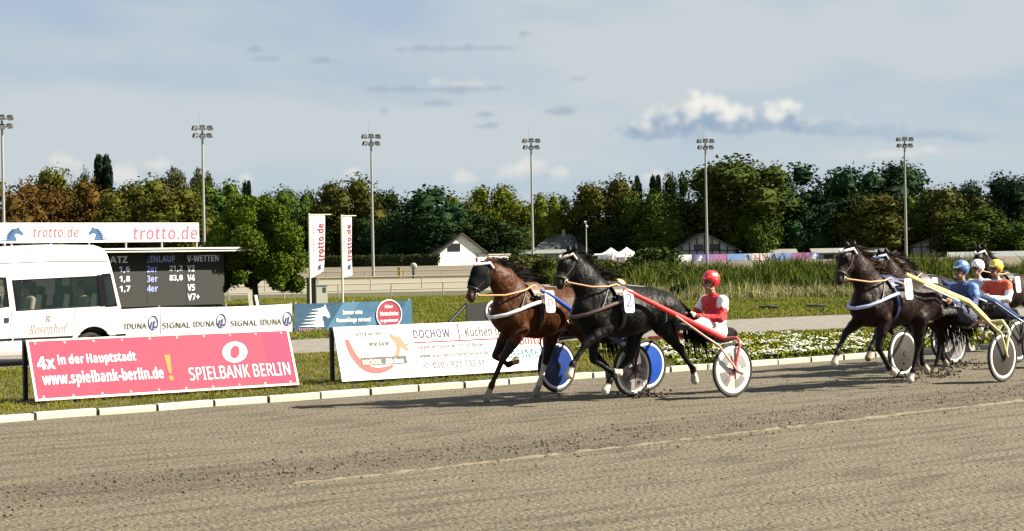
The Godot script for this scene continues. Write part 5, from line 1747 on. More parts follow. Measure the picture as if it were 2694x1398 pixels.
func build_van() -> void:
	var a := deg_to_rad(40)
	var at := Vector3(-8.55, -0.04, -38.45)
	var turn := PI + a
	var v := thing("van", "white high-roofed minibus driving along the path at the left", "van", at, turn)
	var paint := mat("van paint", 0.50, 0.505, 0.51, 0.3)
	paint.clearcoat_enabled = true
	paint.clearcoat = 0.6
	var black := mat("van trim", 0.007, 0.0065, 0.008, 0.8)
	black.metallic_specular = 0.15
	var rubber := mat("tyre rubber", 0.014, 0.014, 0.014, 0.85)
	var outline := PackedVector2Array([Vector2(0.02, 0.30), Vector2(-0.03, 0.5), Vector2(0.0, 1.1), Vector2(0.11, 1.72), Vector2(0.19, 2.16), Vector2(0.25, 2.30), Vector2(0.38, 2.365), Vector2(1.3, 2.385), Vector2(2.3, 2.35), Vector2(2.72, 2.25), Vector2(3.05, 2.06), Vector2(3.78, 1.30), Vector2(4.4, 1.08), Vector2(4.72, 0.86), Vector2(4.82, 0.6), Vector2(4.82, 0.36), Vector2(4.7, 0.24), Vector2(0.2, 0.24)])
	var section := PackedVector2Array([Vector2(-0.95, 0.2), Vector2(-0.995, 0.32), Vector2(-1.01, 0.58), Vector2(-1.0, 1.1), Vector2(-0.9, 1.85), Vector2(-0.845, 2.1), Vector2(-0.76, 2.27), Vector2(-0.6, 2.36), Vector2(-0.3, 2.4), Vector2(0.3, 2.4), Vector2(0.6, 2.36), Vector2(0.76, 2.27), Vector2(0.845, 2.1), Vector2(0.9, 1.85), Vector2(1.0, 1.1), Vector2(1.01, 0.58), Vector2(0.995, 0.32), Vector2(0.95, 0.2)])
	var body := CSGCombiner3D.new()
	body.name = "body"
	v.add_child(body)
	var outer := CSGCombiner3D.new()
	outer.name = "shell"
	body.add_child(outer)
	_van_solid(outer, outline, section, 0.0, paint)
	var inner := CSGCombiner3D.new()
	inner.name = "room"
	inner.operation = CSGShape3D.OPERATION_SUBTRACTION
	body.add_child(inner)
	_van_solid(inner, outline, section, 0.05, paint)
	var holes := [[PackedVector2Array([Vector2(0.42, 1.15), Vector2(2.21, 1.11), Vector2(2.25, 1.68), Vector2(0.44, 1.73)])], [PackedVector2Array([Vector2(0.10, 1.17), Vector2(0.33, 1.16), Vector2(0.35, 1.73), Vector2(0.185, 1.735)])], [PackedVector2Array([Vector2(2.44, 1.2), Vector2(3.35, 1.12), Vector2(3.42, 1.28), Vector2(2.98, 1.72), Vector2(2.46, 1.72)])]]
	for k in holes.size():
		var h := CSGPolygon3D.new()
		h.name = "window_opening"
		h.polygon = holes[k][0]
		h.depth = 2.4
		h.position.z = 1.2
		h.operation = CSGShape3D.OPERATION_SUBTRACTION
		h.material = paint
		body.add_child(h, true)
	for x in [0.62, 3.82]:
		var c := CSGCylinder3D.new()
		c.name = "wheel_arch"
		c.radius = 0.40
		c.height = 2.3
		c.sides = 28
		c.rotation.x = PI / 2
		c.position = Vector3(x, 0.32, 0)
		c.operation = CSGShape3D.OPERATION_SUBTRACTION
		c.material = black
		body.add_child(c, true)
	# glass and its black surround
	var glass := StandardMaterial3D.new()
	glass.resource_name = "van glass"
	glass.transparency = BaseMaterial3D.TRANSPARENCY_ALPHA
	glass.albedo_color = Color(0.04, 0.12, 0.09, 0.42)
	glass.roughness = 0.05
	for side in [-1.0, 1.0]:
		for h in holes:
			var poly: PackedVector2Array = h[0]
			var g := Shape.new()
			var idx := Geometry2D.triangulate_polygon(poly)
			for i in range(0, idx.size(), 3):
				g.tri(van_side(poly[idx[i]].x, poly[idx[i]].y, -0.012, side), van_side(poly[idx[i + 1]].x, poly[idx[i + 1]].y, -0.012, side), van_side(poly[idx[i + 2]].x, poly[idx[i + 2]].y, -0.012, side))
			var w := part("window", g, glass, v)
			var s := Shape.new()
			var mid := Vector2.ZERO
			for p in poly:
				mid += p / poly.size()
			for i in poly.size():
				var p0 := poly[i]
				var p1 := poly[(i + 1) % poly.size()]
				var o0 := p0 + (p0 - mid).normalized() * 0.055
				var o1 := p1 + (p1 - mid).normalized() * 0.055
				s.quad(van_side(p0.x, p0.y, 0.006, side), van_side(p1.x, p1.y, 0.006, side), van_side(o1.x, o1.y, 0.005, side), van_side(o0.x, o0.y, 0.005, side))
				s.quad(van_side(p0.x, p0.y, -0.012, side), van_side(p1.x, p1.y, -0.012, side), van_side(p1.x, p1.y, 0.006, side), van_side(p0.x, p0.y, 0.006, side))
			part("window_seal", s, black, w)
		for x in [0.62, 3.82]:
			var t := Shape.new()
			t.ring(Vector3(x, 0.33, side * 0.84), Vector3(0.25, 0, 0), Vector3(0, 0.25, 0), 0.085, 32, 10, 1.15)
			var wheel := part("wheel", t, rubber, v)
			var r := Shape.new()
			r.disc(Vector3(x, 0.33, side * 0.88), Vector3(0.19, 0, 0), Vector3(0, 0.19, 0), 0.0, 0.55, 0.03 * side, 0.045 * side, 0, TAU, 24)
			r.disc(Vector3(x, 0.33, side * 0.88), Vector3(0.19, 0, 0), Vector3(0, 0.19, 0), 0.55, 1.0, 0.045 * side, 0.0, 0, TAU, 24)
			part("rim", r, mat("wheel cover", 0.22, 0.22, 0.22, 0.4, 0.3), wheel)
			var ar := Shape.new()
			ar.ring(Vector3(x, 0.32, side * 0.985), Vector3(0.405, 0, 0), Vector3(0, 0.405, 0), 0.022, 36, 6, 1.3)
			part("wheel_arch_trim", ar, black, v)
		var pl := Shape.new()
		pl.quad(van_side(0.31, 1.13, 0.004, side), van_side(0.46, 1.12, 0.004, side), van_side(0.48, 1.76, 0.004, side), van_side(0.33, 1.76, 0.004, side))
		part("window_pillar", pl, black, v)
		# trim strip, door seams, handle
		bar(v, "side_trim", Vector3(1.08, 0.53, side * 1.012 - 0.008), Vector3(2.32, 0.565, side * 1.012 + 0.008), black)
		bar(v, "side_trim", Vector3(2.36, 0.53, side * 1.012 - 0.008), Vector3(3.36, 0.565, side * 1.012 + 0.008), black)
		for y in [[0.58, 1.10]]:
			for x in [2.34, 1.0]:
				var s := Shape.new()
				s.quad(van_side(x, 0.58, 0.008, side), van_side(x + 0.012, 0.58, 0.008, side), van_side(x + 0.012, 1.08, 0.004, side), van_side(x, 1.08, 0.004, side))
				part("door_seam", s, mat("seam grey", 0.12, 0.12, 0.12, 0.6), v)
		bar(v, "door_handle", Vector3(2.42, 0.88, side * 1.0 - 0.025), Vector3(2.50, 0.97, side * 1.0 + 0.025), mat("handle violet black", 0.03, 0.018, 0.05, 0.4))
	# rear corner bumper, rear lamps, front parts
	bar(v, "rear_bumper", Vector3(-0.09, 0.34, -1.02), Vector3(0.12, 0.56, 1.02), black)
	for side in [-1.0, 1.0]:
		bar(v, "bumper_corner", Vector3(0.121, 0.36, side * 1.0 - 0.02), Vector3(0.26, 0.54, side * 1.0 + 0.02), black)
		bar(v, "rear_lamp", Vector3(-0.03, 0.75, side * 0.86 - 0.05), Vector3(0.02, 1.05, side * 0.86 + 0.05), mat("lamp red", 0.30, 0.01, 0.01, 0.2))
		bar(v, "headlight", Vector3(4.55, 0.72, side * 0.78 - 0.16), Vector3(4.80, 0.92, side * 0.78 + 0.16), mat("headlight glass", 0.5, 0.52, 0.54, 0.1))
		bar(v, "side_mirror", Vector3(3.3, 1.2, side * 1.16 - 0.09), Vector3(3.42, 1.5, side * 1.16 + 0.09), black)
	bar(v, "front_bumper", Vector3(4.6, 0.25, -0.98), Vector3(4.90, 0.52, 0.98), black)
	bar(v, "grille", Vector3(4.55, 0.60, -0.5), Vector3(4.845, 0.80, 0.5), black)
	var ws := Shape.new()
	ws.quad(Vector3(3.80, 1.34, -0.82), Vector3(3.80, 1.34, 0.82), Vector3(3.12, 2.04, 0.72), Vector3(3.12, 2.04, -0.72))
	part("windscreen", ws, mat("dark window", 0.015, 0.017, 0.02, 0.15), v)
	var roofline := Shape.new()
	for side in [-1.0, 1.0]:
		roofline.tube([Vector3(0.22, 2.03, side * 0.868), Vector3(1.3, 2.05, side * 0.864), Vector3(2.75, 2.02, side * 0.87)], [0.007], 5)
	part("roof_seam", roofline, mat("seam grey", 0.12, 0.12, 0.12, 0.6), v)
	# faint hotel lettering on the side
	var ink := mat("pale rose ink", 0.24, 0.18, 0.18, 0.5)
	var board := Node3D.new()
	board.name = "side_lettering"
	board.transform = Transform3D(Basis(Vector3(-1, 0, 0), Vector3(0, 1, 0), Vector3(0, 0, -1)), Vector3(2.02, 0.0, -1.006))
	v.add_child(board)
	write(board, "Rosenhof", 0.0, 0.62, 0.80, 0.20, ink, 0.003, font_serif, 0.3)
	write(board, "R", 0.36, 0.86, 0.11, 0.12, ink, 0.003, font_serif, 0.2)
	bar(board, "underline", Vector3(0.1, 0.585, 0.0), Vector3(0.74, 0.595, 0.005), ink)
	# seats and floor
	bar(v, "floor", Vector3(0.1, 0.40, -0.94), Vector3(3.6, 0.46, 0.94), mat("van floor", 0.03, 0.03, 0.032, 0.8))
	var seat := mat("seat cloth", 0.035, 0.045, 0.045, 0.9)
	for x in [0.55, 1.15, 1.75]:
		for z in [-0.5, 0.5]:
			var s := Shape.new()
			s.box(Vector3(x + 0.18, 0.78, z), Vector3(0.46, 0.14, 0.5))
			s.box(Vector3(x - 0.06, 1.08, z), Vector3(0.12, 0.62, 0.48), Basis(Vector3(0, 0, 1), 0.15))
			s.box(Vector3(x - 0.12, 1.46, z), Vector3(0.09, 0.16, 0.26), Basis(Vector3(0, 0, 1), 0.15))
			s.box(Vector3(x + 0.15, 0.58, z), Vector3(0.3, 0.26, 0.3))
			part("seat", s, seat, v)
	var ds := Shape.new()
	ds.box(Vector3(2.80, 0.78, -0.5), Vector3(0.5, 0.14, 0.5))
	ds.box(Vector3(2.54, 1.08, -0.5), Vector3(0.12, 0.62, 0.48), Basis(Vector3(0, 0, 1), 0.15))
	ds.box(Vector3(2.72, 0.58, -0.5), Vector3(0.3, 0.26, 0.3))
	part("seat", ds, seat, v)
	# people inside
	var cloth := vmat("clothes", 0.85)
	var skin := Color(0.36, 0.22, 0.15)
	var folk := [[1.80, -0.5, Color(0.40, 0.38, 0.30), "passenger in pale clothes at the van's front side window", 1.02], [1.22, 0.5, Color(0.3, 0.3, 0.3), "passenger on the far seat in the middle of the van", 0.94], [0.62, -0.5, Color(0.32, 0.34, 0.22), "passenger in light green at the rear of the van's long window", 0.96], [2.86, -0.5, Color(0.02, 0.022, 0.03), "van driver in a dark shirt, only an arm in view at the left edge", 1.0]]
	for k in folk.size():
		var q: Array = folk[k]
		var p := part(numbered("person"), sitting_person([Color(0.09, 0.06, 0.04), skin, q[2], Color(0.05, 0.05, 0.07), Color(0.02, 0.02, 0.02)]), cloth, self, true)
		tag(p, q[3], "person")
		var local := Transform3D(Basis.from_scale(Vector3.ONE * q[4]), Vector3(q[0], 0.84, q[1]))
		p.transform = Transform3D(Basis(Vector3.UP, turn), at) * local

func _van_solid(parent: Node3D, outline: PackedVector2Array, section: PackedVector2Array, inset: float, m: Material) -> void:
	var o := outline
	var s := section
	if inset > 0.0:
		o = Geometry2D.offset_polygon(outline, -inset)[0]
		s = Geometry2D.offset_polygon(section, -inset)[0]
	var a := CSGPolygon3D.new()
	a.name = "side_outline"
	a.polygon = o
	a.depth = 2.2
	a.position.z = 1.1
	a.material = m
	parent.add_child(a)
	var b := CSGPolygon3D.new()
	b.name = "front_outline"
	b.polygon = s
	b.depth = 5.4
	b.rotation.y = -PI / 2
	b.position.x = -0.3
	b.operation = CSGShape3D.OPERATION_INTERSECTION
	b.material = m
	parent.add_child(b)

func sitting_person(colors: Array) -> ArrayMesh:
	# origin at the seat surface, facing +x
	var b := []
	b.append([Vector3(0.0, 0.72, 0), 0.10, Vector3(-0.02, 0.76, 0), 0.10, 0.85, 0, 0.02])
	b.append([Vector3(0.04, 0.69, 0), 0.08, Vector3(0.05, 0.65, 0), 0.065, 0.85, 1, 0.02])
	b.append([Vector3(0.11, 0.70, 0), 0.018, Vector3(0.125, 0.68, 0), 0.018, 1.0, 1, 0.015])
	b.append([Vector3(-0.02, 0.54, 0), 0.055, Vector3(-0.01, 0.62, 0), 0.055, 1.0, 1, 0.02])
	b.append([Vector3(-0.03, 0.42, -0.1), 0.11, Vector3(-0.03, 0.42, 0.1), 0.11, 1.0, 2, 0.05])
	b.append([Vector3(-0.02, 0.40, 0), 0.14, Vector3(0.0, 0.1, 0), 0.14, 1.15, 2, 0.05])
	for s in [-1.0, 1.0]:
		b.append([Vector3(-0.03, 0.45, 0.19 * s), 0.065, Vector3(0.04, 0.2, 0.25 * s), 0.052, 1.0, 2, 0.03])
		b.append([Vector3(0.04, 0.2, 0.25 * s), 0.045, Vector3(0.27, 0.2, 0.14 * s), 0.034, 1.0, 2, 0.02])
		for k in 5:
			b.append([Vector3(0.27, 0.2, 0.14 * s), 0.026, Vector3(0.37 - 0.012 * absi(k - 2), 0.175 + 0.004 * k, (0.10 + 0.017 * k) * s), 0.012, 1.0, 1, 0.006])
		b.append([Vector3(0.05, 0.06, 0.1 * s), 0.10, Vector3(0.42, 0.06, 0.12 * s), 0.07, 1.0, 3, 0.04])
		b.append([Vector3(0.42, 0.05, 0.12 * s), 0.062, Vector3(0.44, -0.3, 0.12 * s), 0.045, 1.0, 3, 0.02])
		b.append([Vector3(0.43, -0.33, 0.12 * s), 0.045, Vector3(0.58, -0.35, 0.13 * s), 0.035, 1.0, 4, 0.02])
	if not mats.has("sitting field"):
		mats["sitting field"] = body_field(b, 0.016)
	return body_mesh([mats["sitting field"]], colors, 0.05)

# ---------------------------------------------------------------- trotting teams. Local axes of every team: +x the way it runs, z = 0 the middle, origin on the ground below the axle
func limb(b: Array, p: Array, z: Array, r: Array, tags: Array, k := 0.014) -> void:
	for i in p.size() - 1:
		b.append([pt(p[i], z[i]), r[i][0], pt(p[i + 1], z[i + 1]), r[i][1], 1.0, tags[i], k])

func horse_field(q: Dictionary) -> Dictionary:
	# tags: 0 coat, 1 dark points, 2 hoof, 3 near hind sock, 4 muzzle, 5 other socks
	var b := []
	var o := Vector2(q.dx, 0.0)
	var V := func(x: float, y: float, z := 0.0) -> Vector3: return Vector3(x + q.dx, y, z)
	b.append([V.call(1.62, 1.21), 0.28, V.call(1.2, 1.17), 0.295, 0.92, 0, 0.10])
	b.append([V.call(1.2, 1.17), 0.295, V.call(0.86, 1.20), 0.255, 0.97, 0, 0.10])
	b.append([V.call(0.86, 1.21), 0.245, V.call(0.64, 1.22), 0.245, 1.0, 0, 0.10])
	for s in [-1.0, 1.0]:
		b.append([V.call(0.64, 1.21, 0.09 * s), 0.23, V.call(0.46, 1.11, 0.10 * s), 0.195, 1.0, 0, 0.08])
		b.append([V.call(1.60, 1.36, 0.09 * s), 0.16, V.call(1.88, 1.14, 0.12 * s), 0.145, 0.9, 0, 0.07])
	b.append([V.call(0.80, 1.37), 0.11, V.call(0.50, 1.29), 0.10, 1.3, 0, 0.08])
	b.append([V.call(1.64, 1.45), 0.15, V.call(1.3, 1.44), 0.10, 0.8, 0, 0.09])
	b.append([V.call(1.3, 1.44), 0.10, V.call(0.78, 1.38), 0.11, 1.0, 0, 0.09])
	b.append([V.call(1.72, 1.25), 0.25, V.call(1.94, 1.24), 0.17, 0.9, 0, 0.09])
	b.append([V.call(1.82, 1.04), 0.17, V.call(1.35, 0.98), 0.14, 1.0, 0, 0.09])
	# neck and head
	var poll: Vector2 = q.poll
	var neck: Vector2 = q.neck
	var n0 := pt(Vector2(1.74, 1.36) + o, 0)
	b.append([n0, 0.275, pt(neck, 0), 0.20, 0.60, 0, 0.09])
	b.append([pt(neck, 0), 0.20, pt(poll, 0), 0.115, 0.60, 0, 0.06])
	b.append([pt(Vector2(1.60, 1.50) + o, 0), 0.10, pt(neck + Vector2(-0.08, 0.09), 0), 0.085, 0.6, 0, 0.06])
	b.append([pt(neck + Vector2(-0.08, 0.09), 0), 0.085, pt(poll + Vector2(-0.03, 0.02), 0), 0.07, 0.6, 0, 0.06])
	var eye: Vector2 = q.eye
	var face_: Vector2 = q.face
	var nose: Vector2 = q.nose
	b.append([pt(poll, 0), 0.105, pt(eye, 0), 0.118, 0.70, 0, 0.05])
	b.append([pt(eye, 0), 0.115, pt(face_, 0), 0.082, 0.66, 0, 0.04])
	b.append([pt(face_, 0), 0.080, pt(nose, 0), 0.064, 0.72, 4, 0.03])
	b.append([pt(q.jaw, 0), 0.098, pt(face_ + (nose - face_) * 0.5 + Vector2(-0.035, -0.01), 0), 0.055, 0.62, 0, 0.04])
	var across: Vector2 = (nose - face_).normalized()
	b.append([pt(nose + across * 0.035 + Vector2(-0.03, -0.01), 0), 0.042, pt(nose + across * 0.045 + Vector2(-0.015, 0), 0), 0.042, 0.9, 4, 0.02])
	for s in [-1.0, 1.0]:
		b.append([pt(nose + Vector2(0.028, 0.012), 0.035 * s), 0.026, pt(nose + Vector2(0.036, -0.012), 0.036 * s), 0.022, 1.0, 4, 0.012])
		b.append([pt(eye + Vector2(0.03, 0.03), 0.068 * s), 0.026, pt(eye + Vector2(0.045, 0.0), 0.068 * s), 0.024, 1.0, 1, 0.012])
		var e0 := pt(poll + Vector2(0.0, 0.085), 0.055 * s)
		var e1 := e0 + Vector3(q.ear.x, q.ear.y, 0.012 * s)
		b.append([e0, 0.034, e0.lerp(e1, 0.5), 0.036, 0.8, 0, 0.02])
		b.append([e0.lerp(e1, 0.5), 0.034, e1, 0.010, 0.8, 1, 0.015])
	# legs: elbow or stifle, knee or hock, fetlock, toe
	for s in 2:
		var z: float = [-0.16, 0.16][s]
		var f: Array = q.fore[s]
		b.append([V.call(1.82, 1.16, z * 0.8), 0.15, pt(f[0], z), 0.112, 0.85, 0, 0.05])
		limb(b, [f[0], f[0].lerp(f[1], 0.5), f[1]], [z, z, z * 0.95], [[0.105, 0.078], [0.076, 0.05]], [0, 1], 0.02)
		b.append([pt(f[1] + (f[1] - f[0]).normalized() * -0.03, z * 0.95), 0.053, pt(f[1] + (f[2] - f[1]).normalized() * 0.05, z * 0.95), 0.046, 0.9, 1, 0.015])
		limb(b, [f[1], f[2]], [z * 0.95, z * 0.92], [[0.038, 0.033]], [1])
		b.append([pt(f[2], z * 0.92), 0.044, pt(f[2] + (f[3] - f[2]) * 0.2, z * 0.92), 0.042, 1.0, 1, 0.012])
		var ankle: Vector2 = f[2].lerp(f[3], 0.5)
		limb(b, [f[2], ankle], [z * 0.92, z * 0.92], [[0.038, 0.036]], [5 if s == 0 else 1])
		b.append([pt(ankle, z * 0.92), 0.042, pt(f[3], z * 0.92), 0.058, 0.95, 2, 0.008])
		var h: Array = q.hind[s]
		b.append([V.call(0.56, 1.18, z * 0.7), 0.20, pt(h[0], z * 1.05), 0.145, 0.9, 0, 0.06])
		limb(b, [h[0], h[0].lerp(h[1], 0.5), h[1]], [z * 1.05, z, z * 0.95], [[0.135, 0.092], [0.09, 0.056]], [0, 1], 0.025)
		b.append([pt(h[1] + Vector2(-0.02, 0.02), z * 0.95), 0.058, pt(h[1].lerp(h[2], 0.18), z * 0.95), 0.046, 0.85, 1, 0.015])
		var sock: int = 3 if s == 1 else 5
		limb(b, [h[1], h[1].lerp(h[2], 0.3), h[2]], [z * 0.95, z * 0.93, z * 0.9], [[0.043, 0.038], [0.038, 0.035]], [1, sock])
		b.append([pt(h[2], z * 0.9), 0.046, pt(h[2] + (h[3] - h[2]) * 0.2, z * 0.9), 0.043, 1.0, sock, 0.012])
		ankle = h[2].lerp(h[3], 0.5)
		limb(b, [h[2], ankle], [z * 0.9, z * 0.9], [[0.040, 0.038]], [sock])
		b.append([pt(ankle, z * 0.9), 0.043, pt(h[3], z * 0.9), 0.058, 0.95, 2, 0.008])
	return body_field(b, 0.021)

func ribbon(sh: Shape, pts: Array, w: float, dir: Vector3) -> void:
	for i in pts.size() - 1:
		var t0 := float(i) / (pts.size() - 1)
		var t1 := float(i + 1) / (pts.size() - 1)
		var w0 := w * (1.0 - t0 * t0 * 0.9)
		var w1 := w * (1.0 - t1 * t1 * 0.9)
		sh.quad(pts[i] - dir * w0, pts[i] + dir * w0, pts[i + 1] + dir * w1, pts[i + 1] - dir * w1)

func horse(called: String, label: String, team: Transform3D, q: Dictionary, field: Dictionary, palette: Array, gear: Dictionary) -> Node3D:
	var base := Vector3(1.2 + q.dx, 0, 0)
	var t := thing(called, label, "horse")
	t.transform = team * Transform3D(Basis.IDENTITY, base)
	var hide := vmat("horse hide", 0.5)
	hide.metallic_specular = 0.24
	if not hide.heightmap_enabled:
		hide.heightmap_enabled = true
		hide.heightmap_texture = noise_tex(512, 0.010, 3, FastNoiseLite.TYPE_SIMPLEX_SMOOTH, [], 61)
		hide.heightmap_scale = 1.5
		hide.uv1_triplanar = true
		hide.uv1_scale = Vector3(2.2, 1.6, 2.2)
	var body := part("body", body_mesh([field], palette, 0.16), hide, t, true)
	body.position = -base
	var lift := func(s: Shape, called_: String, m: Material, parent: Node3D = t) -> MeshInstance3D:
		var o := part(called_, s, m, parent)
		if parent == t:
			o.position = -base
		return o
	var o := Vector2(q.dx, 0)
	var poll: Vector2 = q.poll
	var neck: Vector2 = q.neck
	var eye: Vector2 = q.eye
	var face_: Vector2 = q.face
	var nose: Vector2 = q.nose
	# mane and tail: many thin locks
	var hair := mat("hair %s" % gear.hair, [0.010, 0.02][0 if gear.hair == "black" else 1], [0.009, 0.012][0 if gear.hair == "black" else 1], [0.0085, 0.009][0 if gear.hair == "black" else 1], 0.85)
	hair.metallic_specular = 0.12
	var mane := Shape.new()
	for k in 110:
		var u := rng.randf()
		var c0 := pt((Vector2(1.50, 1.60) + o).lerp(neck + Vector2(-0.125, 0.15), u * 2.0) if u < 0.5 else (neck + Vector2(-0.125, 0.15)).lerp(poll + Vector2(-0.02, 0.09), u * 2.0 - 1.0), rng.randfn(0, 0.02))
		var d := Vector3(-0.16 + rng.randfn(0, 0.05), gear.get("mane_lift", -0.01) + rng.randfn(0, 0.035), rng.randfn(-0.02, 0.05))
		ribbon(mane, [c0, c0 + d * 0.4 + Vector3(0, 0.035, 0), c0 + d * 0.75 + Vector3(0, 0.02, 0), c0 + d * rng.randf_range(0.9, 1.3)], 0.012, Vector3(rng.randfn(0, 0.4), 0.8, rng.randfn(0, 0.4)).normalized())
	var forelock := Shape.new()
	for k in 18:
		var c0 := pt(poll + Vector2(0.03, 0.09), rng.randfn(0, 0.03))
		ribbon(forelock, [c0, c0 + Vector3(0.05, 0.01, rng.randfn(0, 0.02)), c0 + Vector3(0.10, -0.08 + rng.randfn(0, 0.03), rng.randfn(0, 0.03))], 0.01, Vector3(0, 0.2, 1))
	lift.call(mane, "mane", hair)
	lift.call(forelock, "forelock", hair)
	var mane_hair := vmat("mane hair", 0.8)
	mane_hair.metallic_specular = 0.15
	var mb := []
	var crest := [Vector2(1.46, 1.56) + o, (Vector2(1.50, 1.60) + o).lerp(neck + Vector2(-0.15, 0.16), 0.5) + Vector2(-0.03, 0.01), neck + Vector2(-0.15, 0.16), (neck + Vector2(-0.15, 0.16)).lerp(poll + Vector2(-0.06, 0.10), 0.5) + Vector2(-0.01, 0.02), poll + Vector2(-0.07, 0.09)]
	for k in 4:
		for e in 3:
			var u0 := (e + rng.randf() * 0.5) / 3.0
			var c0: Vector2 = crest[k].lerp(crest[k + 1], u0)
			var l := Vector2(-rng.randf_range(0.06, 0.16), gear.get("mane_lift", -0.01) + rng.randf_range(-0.02, 0.06))
			mb.append([pt(c0 + Vector2(0.03, -0.03), rng.randfn(0, 0.015)), 0.045, pt(c0 + l, rng.randfn(0, 0.04)), 0.014, 0.7, 0, 0.03])
	var mass := part("mane_lock", body_mesh([body_field(mb, 0.016)], [hair.albedo_color.srgb_to_linear()], 0.4), mane_hair, t, true)
	mass.position = -base
	var tail := Shape.new()
	for k in 120:
		var c0 := V3(0.31 + q.dx, 1.24 + rng.randfn(0, 0.015), rng.randfn(0, 0.02))
		var l := rng.randf_range(0.75, 1.1)
		var sp := Vector3(rng.randfn(0, 0.05), rng.randfn(0, 0.05), rng.randfn(0, 0.06))
		ribbon(tail, [c0, c0 + Vector3(-0.12, 0.0, 0) + sp * 0.3, c0 + Vector3(-0.26 * l, -0.18 * l, 0) + sp * 0.8, c0 + Vector3(-0.40 * l, -0.46 * l, 0) + sp * 1.3, c0 + Vector3(-0.46 * l, -0.74 * l, 0) + sp * 1.6], 0.016, Vector3(rng.randfn(0, 0.5), rng.randfn(0, 0.5), 1).normalized())
	lift.call(tail, "tail", hair)
	# bridle
	var strap: Material = gear.strap
	var bridle := Shape.new()
	var mid := face_.lerp(nose, 0.25)
	var ax := (nose - face_).normalized()
	var perp := Vector2(-ax.y, ax.x)
	bridle.ring(pt(mid + perp * -0.012, 0), pt(perp, 0) * 0.098, Vector3(0, 0, 0.066), 0.010, 24, 6, 1.4)
	for s in [-1.0, 1.0]:
		bridle.tube([pt(poll + Vector2(-0.02, 0.09), 0.05 * s), pt(eye + Vector2(-0.06, 0.0), 0.088 * s), pt(q.jaw + Vector2(0.05, 0.0), 0.075 * s), pt(mid, 0.064 * s), pt(nose + Vector2(-0.04, 0.02), 0.055 * s)], [0.009], 6)
		bridle.tube([pt(poll + Vector2(-0.02, 0.09), 0.05 * s), pt(poll + Vector2(-0.05, -0.04), 0.088 * s), pt(q.jaw + Vector2(-0.09, 0.02), 0.05 * s)], [0.009], 6)
	bridle.tube([pt(eye + Vector2(0.05, 0.10), -0.06), pt(eye + Vector2(0.06, 0.12), 0), pt(eye + Vector2(0.05, 0.10), 0.06)], [0.012], 6)
	lift.call(bridle, "bridle", strap)
	var bit := Shape.new()
	for s in [-1.0, 1.0]:
		bit.ring(pt(nose + Vector2(-0.06, 0.01), 0.066 * s), Vector3(0.028, 0, 0), Vector3(0, 0.028, 0), 0.006, 16, 5)
	lift.call(bit, "bit", mat("bit metal", 0.6, 0.58, 0.45, 0.3, 0.6))
	if gear.has("bow"):
		var bow := Shape.new()
		for s in [-1.0, 1.0]:
			bow.tube([pt(eye + Vector2(0.075, 0.10), 0.0), pt(eye + Vector2(0.05, 0.125), 0.05 * s), pt(poll + Vector2(0.045, 0.07), 0.085 * s), pt(poll + Vector2(-0.01, 0.0), 0.098 * s)], [0.018, 0.022, 0.022, 0.014], 6, 1.0)
		lift.call(bow, "browband", gear.bow)
	if gear.has("hood"):
		var hood_cloth := vmat("hood cloth", 0.8)
		hood_cloth.metallic_specular = 0.15
		var hb := []
		hb.append([pt(poll + Vector2(0.03, 0.0), 0), 0.105, pt(eye, 0), 0.131, 0.74, 0, 0.05])
		hb.append([pt(eye, 0), 0.128, pt(face_ + Vector2(-0.005, 0.03), 0), 0.098, 0.74, 0, 0.04])
		hb.append([pt(q.jaw, 0), 0.112, pt(face_ + Vector2(-0.07, -0.02), 0), 0.075, 0.72, 0, 0.04])
		var hm := part("hood", body_mesh([body_field(hb, 0.016)], [Color(0.008, 0.009, 0.009)], 0.3), hood_cloth, t)
		hm.position = -base
	elif gear.has("blinkers"):
		for s in [-1.0, 1.0]:
			var bl := Shape.new()
			bl.ball(pt(eye + Vector2(0.035, 0.02), 0.088 * s), Vector3(0.052, 0.05, 0.022), 8, 12, Basis(Vector3(0, 0, 1), 0.3))
			lift.call(bl, "blinker", mat("blinker", 0.006, 0.006, 0.006, 0.95))
	# saddle pad, girth, breast strap
	var girth := Shape.new()
	girth.ring(V3(1.50 + q.dx, 1.245, 0), Vector3(0.05, 0.345, 0), Vector3(0, 0, 0.298), 0.012, 40, 6, 3.2)
	lift.call(girth, "girth", gear.girth)
	var pad := Shape.new()
	for i in 12:
		var a0 := lerpf(-0.95, 0.95, i / 12.0)
		var a1 := lerpf(-0.95, 0.95, (i + 1) / 12.0)
		var c := V3(1.46 + q.dx, 1.23, 0)
		var p := []
		for a in [a0, a1]:
			for x in [-0.13, 0.11]:
				p.append(c + Vector3(x + 0.05 * cos(a), 0.375 * cos(a), 0.318 * sin(a)))
		pad.quad(p[1], p[0], p[2], p[3])
		var e := Vector3(0, -0.02, 0)
		pad.quad(p[0] + e, p[1] + e, p[3] + e, p[2] + e)
		pad.quad(p[0] + e, p[2] + e, p[2], p[0])
		pad.quad(p[3] + e, p[1] + e, p[1], p[3])
	lift.call(pad, "saddle_pad", gear.pad)
	for s in [-1.0, 1.0]:
		var br := Shape.new()
		br.tube([V3(1.52 + q.dx, 1.34, 0.31 * s), V3(1.68 + q.dx, 1.30, 0.285 * s), V3(1.86 + q.dx, 1.24, 0.255 * s), V3(2.03 + q.dx, 1.18, 0.185 * s), V3(2.125 + q.dx, 1.15, 0.06 * s), V3(2.13 + q.dx, 1.15, 0.0)], [0.026], 8)
		lift.call(br, "breast_strap", gear.breast)
		var sp := Shape.new()
		sp.tube([V3(1.55 + q.dx, 1.60, 0.06 * s), V3(1.66 + q.dx, 1.50, 0.17 * s), V3(1.80 + q.dx, 1.32, 0.25 * s), V3(1.86 + q.dx, 1.25, 0.262 * s)], [0.012], 6)
		lift.call(sp, "neck_strap", strap)
		# saddle cloth number
		var nb := Shape.new()
